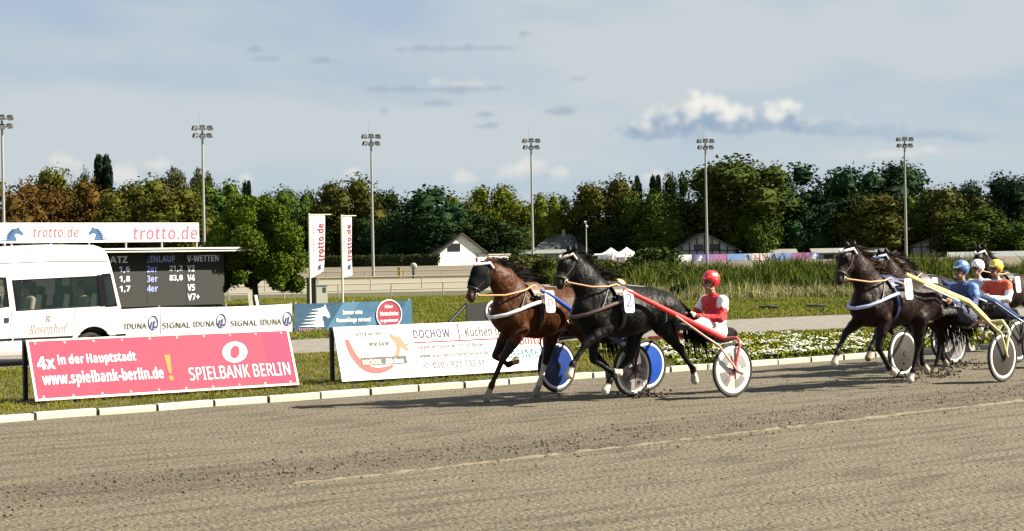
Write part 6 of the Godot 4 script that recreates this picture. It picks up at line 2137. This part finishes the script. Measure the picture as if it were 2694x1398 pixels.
		var poly := PackedVector2Array()
		for c in [[0.05, 0.105, 0.0], [-0.05, 0.105, 90.0], [-0.05, -0.105, 180.0], [0.05, -0.105, 270.0]]:
			for k in 4:
				var a := deg_to_rad(c[2] + 30.0 * k)
				poly.append(Vector2(c[0] + 0.035 * cos(a), c[1] + 0.045 * sin(a)))
		nb.prism(poly, -0.006, 0.006)
		var np := part("number_plate", nb, mat("plate white", 0.76, 0.76, 0.77, 0.5), t)
		np.transform = Transform3D(Basis(Vector3.UP, 0.0 if s > 0 else PI) * Basis(Vector3(1, 0, 0), -0.10), V3(gear.plate.x, gear.plate.y, 0.362 * s) - base)
		write(np, gear.number, -0.05 if gear.number.length() == 1 else -0.06, -0.07, 0.10 if gear.number.length() == 1 else 0.12, 0.17, gear.ink, 0.0075, font_plain)
		var li := Shape.new()
		li.span(Vector3(-0.045, -0.115, 0.006), Vector3(0.045, -0.105, 0.009))
		part("print_line", li, mat("plate grey", 0.5, 0.5, 0.55, 0.5), np)
		# reins to the driver's hands
		var rn := Shape.new()
		var bitp := pt(nose + Vector2(-0.06, 0.01), 0.075 * s)
		var ring_ := V3(1.52 + q.dx, 1.56, 0.17 * s)
		var hand := V3(gear.hand.x, gear.hand.y, 0.07 * s)
		rn.tube([bitp, bitp.lerp(ring_, 0.4) + Vector3(0, -0.05, 0.1 * s), bitp.lerp(ring_, 0.75) + Vector3(0, -0.035, 0.09 * s), ring_, ring_.lerp(hand, 0.5) + Vector3(0, -0.03, 0), hand], [0.013], 6)
		lift.call(rn, "rein", gear.rein)
	var back_strap := Shape.new()
	back_strap.tube([V3(1.40 + q.dx, 1.56, 0), V3(1.1 + q.dx, 1.53, 0), V3(0.78 + q.dx, 1.505, 0), V3(0.46 + q.dx, 1.41, 0), V3(0.30 + q.dx, 1.28, 0)], [0.014], 6)
	lift.call(back_strap, "back_strap", gear.girth)
	return t

func V3(x: float, y: float, z: float) -> Vector3:
	return Vector3(x, y, z)

func sulky(label: String, team: Transform3D, c: Dictionary) -> Node3D:
	var t := thing("sulky", label, "sulky")
	t.transform = team
	var m: Material = c.frame
	var far: float = 2.0 * (c.get("half", 0.75) - 0.75)  # the far wheel of the wider sulkies stands further out
	var tip: Vector2 = c.tip
	var bend: Vector2 = c.bend
	var heel: Vector2 = c.heel
	var thick: float = c.get("thick", 1.0)
	for s in [-1.0, 1.0]:
		var sh := Shape.new()
		sh.tube([pt(tip + Vector2(0.14, 0.05), 0.335 * s), pt(tip, 0.345 * s), pt(tip.lerp(bend, 0.5), 0.36 * s), pt(bend, 0.375 * s), pt(bend.lerp(heel, 0.5), 0.385 * s), pt(heel, 0.39 * s)], [0.018 * thick, 0.022 * thick, 0.026 * thick, 0.031 * thick, 0.034 * thick, 0.026 * thick], 10, 1.25)
		part("shaft", sh, m, t)
		if c.has("stripe"):
			var st := Shape.new()
			st.tube([pt(tip.lerp(bend, 0.15) + Vector2(0.0, -0.05), 0.395 * s), pt(tip.lerp(bend, 0.8) + Vector2(0, -0.06), 0.405 * s)], [0.012, 0.014], 6)
			part("whip_holder", st, c.stripe, t)
		var fk := Shape.new()
		fk.tube([pt(heel + Vector2(0.02, 0.0), 0.39 * s), pt(heel + Vector2(-0.02, 0.02), 0.60 * s), Vector3(-0.10, 0.76, 0.79 * s + far * maxf(s, 0.0)), Vector3(-0.09, 0.70, 0.80 * s + far * maxf(s, 0.0)), Vector3(0, 0.37, 0.80 * s + far * maxf(s, 0.0))], [0.028, 0.026, 0.024, 0.022, 0.016], 8)
		part("fork", fk, c.fork, t)
		var so := Shape.new()
		so.tube([pt(bend + Vector2(0.0, -0.02), 0.40 * s), Vector3(bend.x * 0.62, bend.y * 0.62 + 0.14, 0.66 * s), Vector3(bend.x * 0.44, bend.y * 0.44 + 0.21, 0.815 * s + far * maxf(s, 0.0)), Vector3(0.0, 0.37, 0.835 * s + far * maxf(s, 0.0))], [0.014 * thick], 8)
		part("strut", so, c.strut, t)
		var fr := Shape.new()
		fr.tube([pt(bend + Vector2(0.14, 0.03), 0.37 * s), pt(bend + Vector2(0.12, -0.09), 0.34 * s), pt(bend + Vector2(0.10, -0.11), 0.25 * s), pt(bend + Vector2(0.14, -0.02), 0.23 * s)], [0.012], 6)
		part("stirrup", fr, mat("stirrup metal", 0.25, 0.25, 0.25, 0.4, 0.6), t)
		var w := Shape.new()
		w.ring(Vector3(0, 0.372, 0.75 * s + far * maxf(s, 0.0)), Vector3(0.347, 0, 0), Vector3(0, 0.347, 0), 0.024, 56, 8, 0.9)
		var wheel := part("wheel", w, mat("tyre rubber", 0.014, 0.014, 0.014, 0.85), t)
		var rim := Shape.new()
		rim.ring(Vector3(0, 0.372, 0.75 * s + far * maxf(s, 0.0)), Vector3(0.302, 0, 0), Vector3(0, 0.302, 0), 0.026, 56, 8, 0.75)
		part("rim", rim, c.rim, wheel)
		for side in [-1.0, 1.0]:
			var d := Shape.new()
			d.disc(Vector3(0, 0.372, 0.75 * s + far * maxf(s, 0.0)), Vector3(0.29, 0, 0), Vector3(0, 0.29, 0), 0.16, 1.0, 0.042 * side, 0.012 * side, 0, TAU, 48)
			part("disc", d, c.inner if side * s < 0 else c.disc, wheel)
		var hub := Shape.new()
		hub.tube([Vector3(0, 0.372, 0.70 * s + far * maxf(s, 0.0)), Vector3(0, 0.372, 0.82 * s + far * maxf(s, 0.0))], [0.042], 14)
		part("hub", hub, c.hub, wheel)
		if c.has("star"):
			var sp := Shape.new()
			for k in 6:
				var a := TAU * k / 6.0 + 0.3
				var u := Vector3(cos(a), sin(a), 0)
				sp.tube([Vector3(0, 0.372, 0.797 * s + far * maxf(s, 0.0)) + u * 0.03, Vector3(0, 0.372, 0.785 * s + far * maxf(s, 0.0)) + u * (0.20 if k % 2 else 0.13)], [0.014, 0.006], 6)
			part("spoke_star", sp, c.star, wheel)
			for k in 4:
				var gp := Shape.new()
				gp.disc(Vector3(0, 0.372, 0.75 * s + far * maxf(s, 0.0)), Vector3(0.29, 0, 0), Vector3(0, 0.29, 0), 0.48, 0.86, 0.034 * s, 0.0195 * s, TAU * k / 4 + 0.5, TAU * k / 4 + 1.45, 12)
				part("disc_window", gp, c.window, wheel)
	var cb := Shape.new()
	cb.tube([pt(heel, -0.42), pt(heel + Vector2(-0.03, 0.0), 0.0), pt(heel, 0.42)], [0.026], 10)
	part("crossbar", cb, c.get("bar", m), t)
	var seat := Shape.new()
	var sx: float = c.seat.x
	var sy: float = c.seat.y
	seat.ball(Vector3(sx, sy - 0.01, 0), Vector3(0.24, 0.05, 0.22), 8, 16)
	seat.ball(Vector3(sx - 0.2, sy + 0.06, 0), Vector3(0.06, 0.10, 0.2), 8, 12, Basis(Vector3(0, 0, 1), 0.3))
	part("seat", seat, mat("seat black", 0.012, 0.011, 0.011, 0.6), t)
	var su := Shape.new()
	for s in [-1.0, 1.0]:
		su.tube([Vector3(sx + 0.16, sy - 0.04, 0.1 * s), pt(heel + Vector2(0.1, 0.06), 0.35 * s)], [0.018], 8)
		su.tube([Vector3(sx - 0.1, sy - 0.04, 0.08 * s), pt(heel + Vector2(-0.01, 0.02), 0.18 * s)], [0.018], 8)
	part("seat_bracket", su, c.get("bar", m), t)
	return t

func driver_fields() -> Array:
	# origin below the axle; seat surface at y 0.78. tags: 0 hair, 1 skin, 2 jacket, 3 upper sleeve, 4 lower sleeve, 5 trousers, 6 boots, 7 gloves, 8 jacket side, 9 collar, 10 lips
	var b := []
	b.append([Vector3(-0.47, 0.86, -0.07), 0.125, Vector3(-0.47, 0.86, 0.07), 0.125, 1.0, 5, 0.05])
	b.append([Vector3(-0.47, 0.92, 0), 0.125, Vector3(-0.49, 1.06, 0), 0.128, 1.2, 8, 0.05])
	b.append([Vector3(-0.49, 1.06, 0), 0.13, Vector3(-0.47, 1.24, 0), 0.135, 1.25, 2, 0.05])
	b.append([Vector3(-0.46, 1.28, -0.13), 0.085, Vector3(-0.46, 1.28, 0.13), 0.085, 1.0, 2, 0.05])
	b.append([Vector3(-0.44, 1.33, 0), 0.062, Vector3(-0.42, 1.40, 0), 0.055, 1.0, 9, 0.03])
	for s in [-1.0, 1.0]:
		b.append([Vector3(-0.46, 1.29, 0.18 * s), 0.078, Vector3(-0.40, 1.17, 0.245 * s), 0.066, 1.0, 3, 0.03])
		b.append([Vector3(-0.40, 1.17, 0.245 * s), 0.066, Vector3(-0.31, 1.045, 0.27 * s), 0.058, 1.0, 4, 0.02])
		b.append([Vector3(-0.31, 1.045, 0.27 * s), 0.056, Vector3(-0.02, 1.09, 0.115 * s), 0.038, 1.0, 4, 0.02])
		b.append([Vector3(-0.46, 0.86, 0.09 * s), 0.108, Vector3(-0.03, 0.985, 0.20 * s), 0.074, 1.0, 5, 0.04])
		b.append([Vector3(-0.03, 0.985, 0.20 * s), 0.07, Vector3(0.20, 0.97, 0.245 * s), 0.06, 1.0, 5, 0.03])
		b.append([Vector3(0.20, 0.97, 0.245 * s), 0.062, Vector3(0.50, 0.96, 0.28 * s), 0.046, 1.0, 6, 0.02])
		b.append([Vector3(0.50, 0.94, 0.285 * s), 0.046, Vector3(0.56, 1.09, 0.29 * s), 0.036, 0.9, 6, 0.02])
	var body := body_field(b, 0.014)
	var hd := []
	hd.append([Vector3(-0.40, 1.585, 0), 0.088, Vector3(-0.42, 1.57, 0), 0.09, 0.88, 0, 0.02])
	hd.append([Vector3(-0.365, 1.555, 0), 0.074, Vector3(-0.355, 1.49, 0), 0.056, 0.88, 1, 0.03])
	hd.append([Vector3(-0.325, 1.465, 0), 0.026, Vector3(-0.335, 1.46, 0), 0.03, 1.3, 1, 0.02])
	hd.append([Vector3(-0.292, 1.56, 0), 0.010, Vector3(-0.268, 1.52, 0), 0.015, 0.9, 1, 0.012])
	hd.append([Vector3(-0.283, 1.492, -0.016), 0.007, Vector3(-0.283, 1.492, 0.016), 0.007, 1.0, 10, 0.005])
	hd.append([Vector3(-0.42, 1.38, 0), 0.052, Vector3(-0.40, 1.47, 0), 0.052, 1.0, 1, 0.02])
	for s in [-1.0, 1.0]:
		hd.append([Vector3(-0.298, 1.558, 0.03 * s), 0.012, Vector3(-0.300, 1.558, 0.034 * s), 0.012, 1.0, 0, 0.004])
		hd.append([Vector3(-0.405, 1.55, 0.078 * s), 0.014, Vector3(-0.415, 1.515, 0.076 * s), 0.011, 0.6, 1, 0.008])
	var head := body_field(hd, 0.006)
	var hands := []
	for s in [-1.0, 1.0]:
		var h := []
		var p := Vector3(0.0, 1.095, 0.10 * s)
		h.append([Vector3(-0.03, 1.09, 0.118 * s), 0.032, p + Vector3(0.01, 0, -0.005 * s), 0.03, 1.0, 7, 0.012])
		h.append([p + Vector3(0.01, 0.025, 0), 0.024, p + Vector3(0.045, -0.02, -0.01 * s), 0.022, 0.7, 7, 0.012])
		for k in 4:
			var y := 0.032 - 0.021 * k
			var l: float = [0.92, 1.0, 0.95, 0.8][k]
			var a := p + Vector3(0.045, y, 0.004 * s)
			var c := a + Vector3(0.032 * l, 0.004, -0.022 * s)
			var e := c + Vector3(-0.012, -0.004, -0.030 * s * l)
			var f := e + Vector3(-0.024 * l, 0, 0.004 * s)
			h.append([a, 0.0105, c, 0.0098, 1.0, 7, 0.004])
			h.append([c, 0.0098, e, 0.0092, 1.0, 7, 0.003])
			h.append([e, 0.0092, f, 0.0082, 1.0, 7, 0.003])
		h.append([p + Vector3(0.0, 0.03, -0.012 * s), 0.013, p + Vector3(0.035, 0.052, -0.03 * s), 0.011, 1.0, 7, 0.005])
		h.append([p + Vector3(0.035, 0.052, -0.03 * s), 0.011, p + Vector3(0.062, 0.04, -0.038 * s), 0.009, 1.0, 7, 0.003])
		hands.append(body_field(h, 0.006))
	return [body, head, hands[0], hands[1]]

func helmet_field() -> Dictionary:
	var b := []
	b.append([Vector3(-0.395, 1.605, 0), 0.108, Vector3(-0.44, 1.60, 0), 0.112, 0.90, 0, 0.02])
	b.append([Vector3(-0.46, 1.56, 0), 0.085, Vector3(-0.475, 1.53, 0), 0.06, 1.05, 0, 0.03])
	b.append([Vector3(-0.31, 1.612, -0.045), 0.014, Vector3(-0.31, 1.612, 0.045), 0.014, 1.0, 1, 0.03])
	b.append([Vector3(-0.265, 1.598, -0.03), 0.010, Vector3(-0.265, 1.598, 0.03), 0.010, 1.0, 1, 0.02])
	for s in [-1.0, 1.0]:
		b.append([Vector3(-0.42, 1.57, 0.085 * s), 0.03, Vector3(-0.41, 1.545, 0.086 * s), 0.022, 0.7, 0, 0.02])
	return body_field(b, 0.008)

func driver(label: String, team: Transform3D, fields: Array, helmet: Dictionary, pal: Array, cap: Array, shift: Vector3) -> Node3D:
	var t := thing("person", label, "person")
	t.transform = team * Transform3D(Basis.IDENTITY, Vector3(-0.45, 0.78, 0) + shift)
	var back := Vector3(0.45, -0.78, 0)
	var silks := vmat("racing silks", 0.65)
	if not silks.heightmap_enabled:
		silks.heightmap_enabled = true
		silks.heightmap_texture = noise_tex(256, 0.02, 3, FastNoiseLite.TYPE_SIMPLEX, [], 62)
		silks.heightmap_scale = 2.2
		silks.uv1_triplanar = true
		silks.uv1_scale = Vector3(3.0, 5.0, 3.0)
	var o := part("body", body_mesh(fields, pal, 0.07), silks, t)
	o.position = back
	var shell := vmat("helmet shell", 0.3)
	shell.clearcoat_enabled = true
	shell.clearcoat = 0.5
	var h := part("helmet", body_mesh([helmet], cap, 0.03), shell, t)
	h.position = back
	var g := Shape.new()
	for k in 10:
		var a0 := lerpf(-1.25, 1.25, k / 10.0)
		var a1 := lerpf(-1.25, 1.25, (k + 1) / 10.0)
		var p := []
		for a in [a0, a1]:
			for y in [1.535, 1.578]:
				p.append(Vector3(-0.375 + 0.095 * cos(a), y, 0.076 * sin(a)))
		g.quad(p[0], p[2], p[3], p[1])
		var e := Vector3(-0.006, 0, 0)
		g.quad(p[2] + e, p[0] + e, p[1] + e, p[3] + e)
	var gg := part("goggles", g, mat("goggle glass", 0.012, 0.012, 0.014, 0.12), t)
	gg.position = back
	var st := Shape.new()
	for s in [-1.0, 1.0]:
		st.tube([Vector3(-0.41, 1.55, 0.085 * s), Vector3(-0.36, 1.48, 0.064 * s), Vector3(-0.335, 1.43, 0.0)], [0.006], 5)
	var ss := part("chin_strap", st, mat("seat black", 0.012, 0.011, 0.011, 0.6), t)
	ss.position = back
	return t

func team_at(x: float, z: float, deg: float) -> Transform3D:
	return Transform3D(Basis(Vector3.UP, PI + deg_to_rad(deg)), Vector3(x, 0, z))

func build_teams() -> void:
	rng.seed = 4242
	var A := team_at(1.12, -26.07, 42)
	var B := team_at(2.49, -25.78, 38)
	var C := team_at(6.63, -27.78, 42)
	var D := team_at(7.95, -30.9, 44)
	var E := team_at(8.1, -32.4, 44)
	var F := team_at(10.2, -36.1, 46)
	var V := func(x: float, y: float) -> Vector2: return Vector2(x, y)
	# poses, in metres of the team's own axes: near (left) side first
	var pose_b := {"dx": 0.03, "poll": Vector2(2.17, 1.90), "neck": Vector2(1.96, 1.62), "eye": Vector2(2.275, 1.81), "face": Vector2(2.345, 1.685), "nose": Vector2(2.375, 1.595), "jaw": Vector2(2.225, 1.735), "ear": Vector2(-0.02, 0.12),
		"fore": [[Vector2(1.74, 1.00), Vector2(2.08, 0.79), Vector2(2.30, 0.545), Vector2(2.37, 0.40)], [Vector2(1.66, 0.98), Vector2(1.70, 0.56), Vector2(1.40, 0.40), Vector2(1.25, 0.36)]],
		"hind": [[Vector2(0.72, 0.98), Vector2(0.42, 0.66), Vector2(0.155, 0.37), Vector2(0.125, 0.21)], [Vector2(0.92, 0.96), Vector2(1.05, 0.56), Vector2(1.41, 0.27), Vector2(1.50, 0.13)]]}
	var pose_a := {"dx": -0.25, "poll": Vector2(1.93, 1.80), "neck": Vector2(1.67, 1.60), "eye": Vector2(2.08, 1.73), "face": Vector2(2.19, 1.57), "nose": Vector2(2.245, 1.435), "jaw": Vector2(2.02, 1.63), "ear": Vector2(-0.12, 0.06),
		"fore": [[Vector2(1.50, 0.98), Vector2(1.82, 0.62), Vector2(2.03, 0.27), Vector2(2.13, 0.09)], [Vector2(1.42, 0.98), Vector2(1.70, 0.62), Vector2(1.47, 0.49), Vector2(1.33, 0.54)]],
		"hind": [[Vector2(0.46, 0.98), Vector2(0.17, 0.66), Vector2(-0.10, 0.40), Vector2(-0.16, 0.25)], [Vector2(0.62, 0.96), Vector2(0.76, 0.55), Vector2(0.91, 0.20), Vector2(0.98, 0.07)]]}
	var pose_c := {"dx": 0.36, "poll": Vector2(2.55, 1.91), "neck": Vector2(2.32, 1.64), "eye": Vector2(2.68, 1.83), "face": Vector2(2.77, 1.68), "nose": Vector2(2.82, 1.555), "jaw": Vector2(2.62, 1.73), "ear": Vector2(0.0, 0.10),
		"fore": [[Vector2(2.02, 0.98), Vector2(2.16, 0.58), Vector2(1.92, 0.30), Vector2(1.80, 0.22)], [Vector2(2.14, 0.98), Vector2(2.50, 0.80), Vector2(2.70, 0.54), Vector2(2.77, 0.39)]],
		"hind": [[Vector2(1.22, 0.97), Vector2(1.22, 0.57), Vector2(1.34, 0.22), Vector2(1.42, 0.09)], [Vector2(1.05, 0.97), Vector2(0.74, 0.67), Vector2(0.72, 0.30), Vector2(0.62, 0.19)]]}
	var field_a := horse_field(pose_a)
	var field_b := horse_field(pose_b)
	var field_c := horse_field(pose_c)
	var hoof := Color(0.22, 0.18, 0.13)
	var bay := [Color(0.047, 0.0155, 0.005), Color(0.014, 0.008, 0.006), hoof, Color(0.42, 0.39, 0.34), Color(0.055, 0.03, 0.024), Color(0.013, 0.009, 0.008)]
	var black := [Color(0.0062, 0.0055, 0.0052), Color(0.006, 0.0054, 0.0052), Color(0.42, 0.38, 0.32), Color(0.010, 0.009, 0.008), Color(0.03, 0.023, 0.021), Color(0.010, 0.009, 0.008)]
	var dark_bay := [Color(0.0125, 0.0075, 0.0055), Color(0.0095, 0.008, 0.0075), Color(0.36, 0.33, 0.28), Color(0.011, 0.009, 0.008), Color(0.03, 0.022, 0.018), Color(0.012, 0.010, 0.009)]
	var brown := [Color(0.013, 0.0075, 0.005), Color(0.010, 0.008, 0.0075), hoof, Color(0.011, 0.009, 0.008), Color(0.03, 0.022, 0.018), Color(0.012, 0.010, 0.009)]
	var leather := mat("brown leather", 0.10, 0.055, 0.032, 0.5)
	var tan := mat("tan rein", 0.42, 0.22, 0.12, 0.6)
	var orange_tan := mat("orange rein", 0.46, 0.24, 0.10, 0.6)
	var blk := mat("black strap", 0.010, 0.010, 0.011, 0.45)
	var navy := mat("navy strap", 0.02, 0.035, 0.11, 0.5)
	var white := mat("white strap", 0.66, 0.66, 0.70, 0.5)
	var lilac := mat("pale blue strap", 0.36, 0.40, 0.62, 0.5)
	horse("horse", "bay horse with black hood and white number six, leading on the left", A, pose_a, field_a, bay, {"hair": "black", "strap": blk, "girth": blk, "pad": leather, "breast": white, "bow": white, "hood": true, "plate": Vector2(1.16, 1.34), "number": "6", "ink": mat("ink faint rose", 0.22, 0.10, 0.12, 0.7), "rein": orange_tan, "hand": Vector2(0.06, 1.1), "mane_lift": 0.03})
	horse("horse", "black horse with white number two, pulling the red sulky", B, pose_b, field_b, black, {"hair": "black", "strap": mat("grey strap", 0.05, 0.048, 0.045, 0.5), "girth": blk, "pad": mat("dark leather", 0.025, 0.02, 0.018, 0.5), "breast": mat("dull brown strap", 0.09, 0.05, 0.045, 0.5), "bow": mat("cream strap", 0.5, 0.42, 0.38, 0.6), "plate": Vector2(1.50, 1.335), "number": "2", "ink": mat("ink plate blue", 0.03, 0.04, 0.16, 0.7), "rein": tan, "hand": Vector2(0.06, 1.1)})
	horse("horse", "dark bay horse with white number ten and white browband, pulling the yellow sulky", C, pose_c, field_c, dark_bay, {"hair": "brown", "strap": mat("grey strap", 0.05, 0.048, 0.045, 0.5), "girth": navy, "pad": navy, "breast": lilac, "bow": white, "blinkers": true, "plate": Vector2(1.72, 1.40), "number": "10", "ink": mat("ink plate grey", 0.06, 0.07, 0.15, 0.7), "rein": tan, "hand": Vector2(0.36, 1.18)})
	horse("horse", "brown horse with white number eleven, half hidden behind the dark bay", D * Transform3D(Basis.IDENTITY, Vector3(0.42, -0.10, 0.1)), pose_c, field_c, brown, {"hair": "brown", "strap": blk, "girth": navy, "pad": navy, "breast": navy, "bow": lilac, "blinkers": true, "plate": Vector2(1.86, 1.44), "number": "11", "ink": mat("ink plate grey", 0.06, 0.07, 0.15, 0.7), "rein": tan, "hand": Vector2(0.36, 1.15)})
	horse("horse", "dark horse hidden behind the others on the infield side, driven by the white helmet", E * Transform3D(Basis.IDENTITY, Vector3(0.75, 0, 0)), pose_a, field_a, dark_bay, {"hair": "black", "strap": blk, "girth": blk, "pad": blk, "breast": blk, "plate": Vector2(1.16, 1.34), "number": "7", "ink": mat("ink plate grey", 0.06, 0.07, 0.15, 0.7), "rein": tan, "hand": Vector2(0.36, 1.15)})
	horse("horse", "brown horse with a white bow and a white number plate at the right edge", F * Transform3D(Basis.IDENTITY, Vector3(0, -0.06, 0)), pose_b, field_b, brown, {"hair": "black", "strap": blk, "girth": blk, "pad": blk, "breast": blk, "bow": white, "plate": Vector2(1.50, 1.335), "number": "5", "ink": mat("ink plate pale blue", 0.12, 0.17, 0.26, 0.7), "rein": tan, "hand": Vector2(0.06, 1.1)})
	# sulkies
	var tip := Vector2(1.42, 1.44)
	var red := mat("red lacquer", 0.50, 0.018, 0.022, 0.3)
	var rose := mat("rose lacquer", 0.52, 0.12, 0.12, 0.35)
	var rim_white := mat("rim white", 0.70, 0.70, 0.68, 0.4)
	var disc_white := mat("disc white", 0.42, 0.42, 0.40, 0.5)
	var disc_grey := mat("disc grey", 0.20, 0.20, 0.20, 0.35)
	var disc_blue := mat("disc blue", 0.008, 0.05, 0.27, 0.3)
	var disc_dark := mat("disc dark", 0.030, 0.027, 0.024, 0.4)
	var disc_silver := mat("disc silver", 0.24, 0.21, 0.21, 0.3)
	sulky("red sulky with white wheel discs behind the black horse", B, {"half": 0.86, "frame": red, "fork": rose, "strut": mat("strut pale pink", 0.56, 0.30, 0.26, 0.4), "tip": tip, "bend": Vector2(0.70, 1.14), "heel": Vector2(-0.22, 0.77), "rim": rim_white, "disc": disc_white, "inner": disc_blue, "hub": mat("hub dark", 0.04, 0.012, 0.014, 0.5), "star": rose, "window": mat("disc window", 0.17, 0.17, 0.17, 0.5), "seat": Vector2(-0.45, 0.755), "bar": mat("dark red bar", 0.05, 0.012, 0.012, 0.4)})
	sulky("dark sulky with grey and blue wheel discs behind the bay horse", A, {"frame": mat("blue lacquer", 0.015, 0.05, 0.26, 0.3), "fork": mat("violet black", 0.02, 0.012, 0.02, 0.4), "strut": blk, "tip": tip + Vector2(-0.26, 0.0), "bend": Vector2(0.60, 1.12), "heel": Vector2(-0.22, 0.77), "rim": rim_white, "disc": disc_silver, "inner": mat("disc navy", 0.008, 0.03, 0.15, 0.3), "hub": mat("hub wine", 0.06, 0.015, 0.02, 0.4), "star": mat("hub wine", 0.06, 0.015, 0.02, 0.4), "window": mat("disc smoke", 0.10, 0.09, 0.09, 0.4), "seat": Vector2(-0.45, 0.755)})
	var yellow := mat("yellow lacquer", 0.56, 0.47, 0.19, 0.35)
	sulky("pale yellow sulky with dark wheel discs and white rims behind number ten", C, {"half": 0.88, "frame": yellow, "fork": mat("cream lacquer", 0.68, 0.60, 0.32, 0.3), "strut": yellow, "stripe": mat("stripe white", 0.74, 0.74, 0.72, 0.4), "thick": 1.18, "tip": Vector2(1.60, 1.56), "bend": Vector2(0.30, 1.18), "heel": Vector2(-0.22, 0.86), "rim": rim_white, "disc": disc_dark, "inner": disc_dark, "hub": disc_dark, "seat": Vector2(-0.28, 0.82), "bar": mat("pale pink bar", 0.50, 0.32, 0.26, 0.4)})
	var blue := mat("navy lacquer", 0.012, 0.03, 0.10, 0.25)
	sulky("dark blue sulky at the right edge behind number eleven", D, {"frame": blue, "fork": mat("steel blue", 0.06, 0.09, 0.20, 0.3), "strut": mat("steel blue", 0.06, 0.09, 0.20, 0.3), "stripe": mat("stripe pale blue", 0.45, 0.52, 0.68, 0.4), "thick": 1.3, "tip": Vector2(1.86, 1.40), "bend": Vector2(0.60, 1.10), "heel": Vector2(-0.14, 0.80), "rim": mat("rim grey", 0.5, 0.5, 0.52, 0.4), "disc": mat("disc pale grey", 0.30, 0.31, 0.33, 0.3), "inner": disc_grey, "hub": blue, "seat": Vector2(-0.30, 0.80)})
	sulky("dark sulky with a white wheel rim, hidden behind the yellow sulky", E, {"frame": blk, "fork": blk, "strut": blk, "tip": Vector2(1.2, 1.44), "bend": Vector2(0.60, 1.12), "heel": Vector2(-0.22, 0.77), "rim": rim_white, "disc": disc_dark, "inner": disc_dark, "hub": disc_dark, "seat": Vector2(-0.30, 0.80)})
	# drivers
	var fields := driver_fields()
	var helmet := helmet_field()
	var skin := Color(0.30, 0.165, 0.105)
	var hair := Color(0.03, 0.02, 0.015)
	var boot := Color(0.02, 0.018, 0.018)
	var lips := Color(0.22, 0.08, 0.07)
	var snow := Color(0.74, 0.74, 0.76)
	var scarlet := Color(0.50, 0.012, 0.025)
	driver("driver in red and white silks with a red helmet, sitting in the red sulky", B, fields, helmet, [hair, skin, scarlet, snow, scarlet, snow, boot, Color(0.60, 0.56, 0.44), snow, scarlet, lips], [Color(0.55, 0.018, 0.02), Color(0.55, 0.05, 0.04)], Vector3(0.06, 0, 0))
	driver("driver hidden behind the black horse, only an orange and white helmet in view", A, fields, helmet, [hair, skin, Color(0.05, 0.05, 0.08), snow, Color(0.05, 0.05, 0.08), snow, boot, boot, snow, snow, lips], [Color(0.6, 0.30, 0.12), Color(0.7, 0.6, 0.62)], Vector3(-0.08, -0.10, 0))
	var royal := Color(0.02, 0.07, 0.28)
	driver("driver in blue silks with a blue and white helmet, behind number ten", C, fields, helmet, [hair, skin, Color(0.03, 0.055, 0.16), Color(0.10, 0.20, 0.46), Color(0.03, 0.06, 0.2), Color(0.02, 0.03, 0.07), boot, skin, Color(0.02, 0.03, 0.09), royal, lips], [Color(0.05, 0.13, 0.34), snow], Vector3(0.32, 0.08, 0))
	driver("driver in orange-red silks with a yellow helmet, in the dark blue sulky", D, fields, helmet, [hair, skin, Color(0.55, 0.07, 0.04), Color(0.60, 0.08, 0.035), snow, Color(0.02, 0.02, 0.04), boot, skin, Color(0.26, 0.02, 0.06), snow, lips], [Color(0.66, 0.44, 0.03), snow], Vector3(0.30, 0.06, 0))
	driver("driver with a white helmet and a white scarf, between the blue and the yellow helmet", E, fields, helmet, [hair, skin, Color(0.40, 0.42, 0.55), snow, snow, snow, boot, skin, snow, snow, lips], [snow, Color(0.66, 0.5, 0.5)], Vector3(0.45, 0.06, 0))
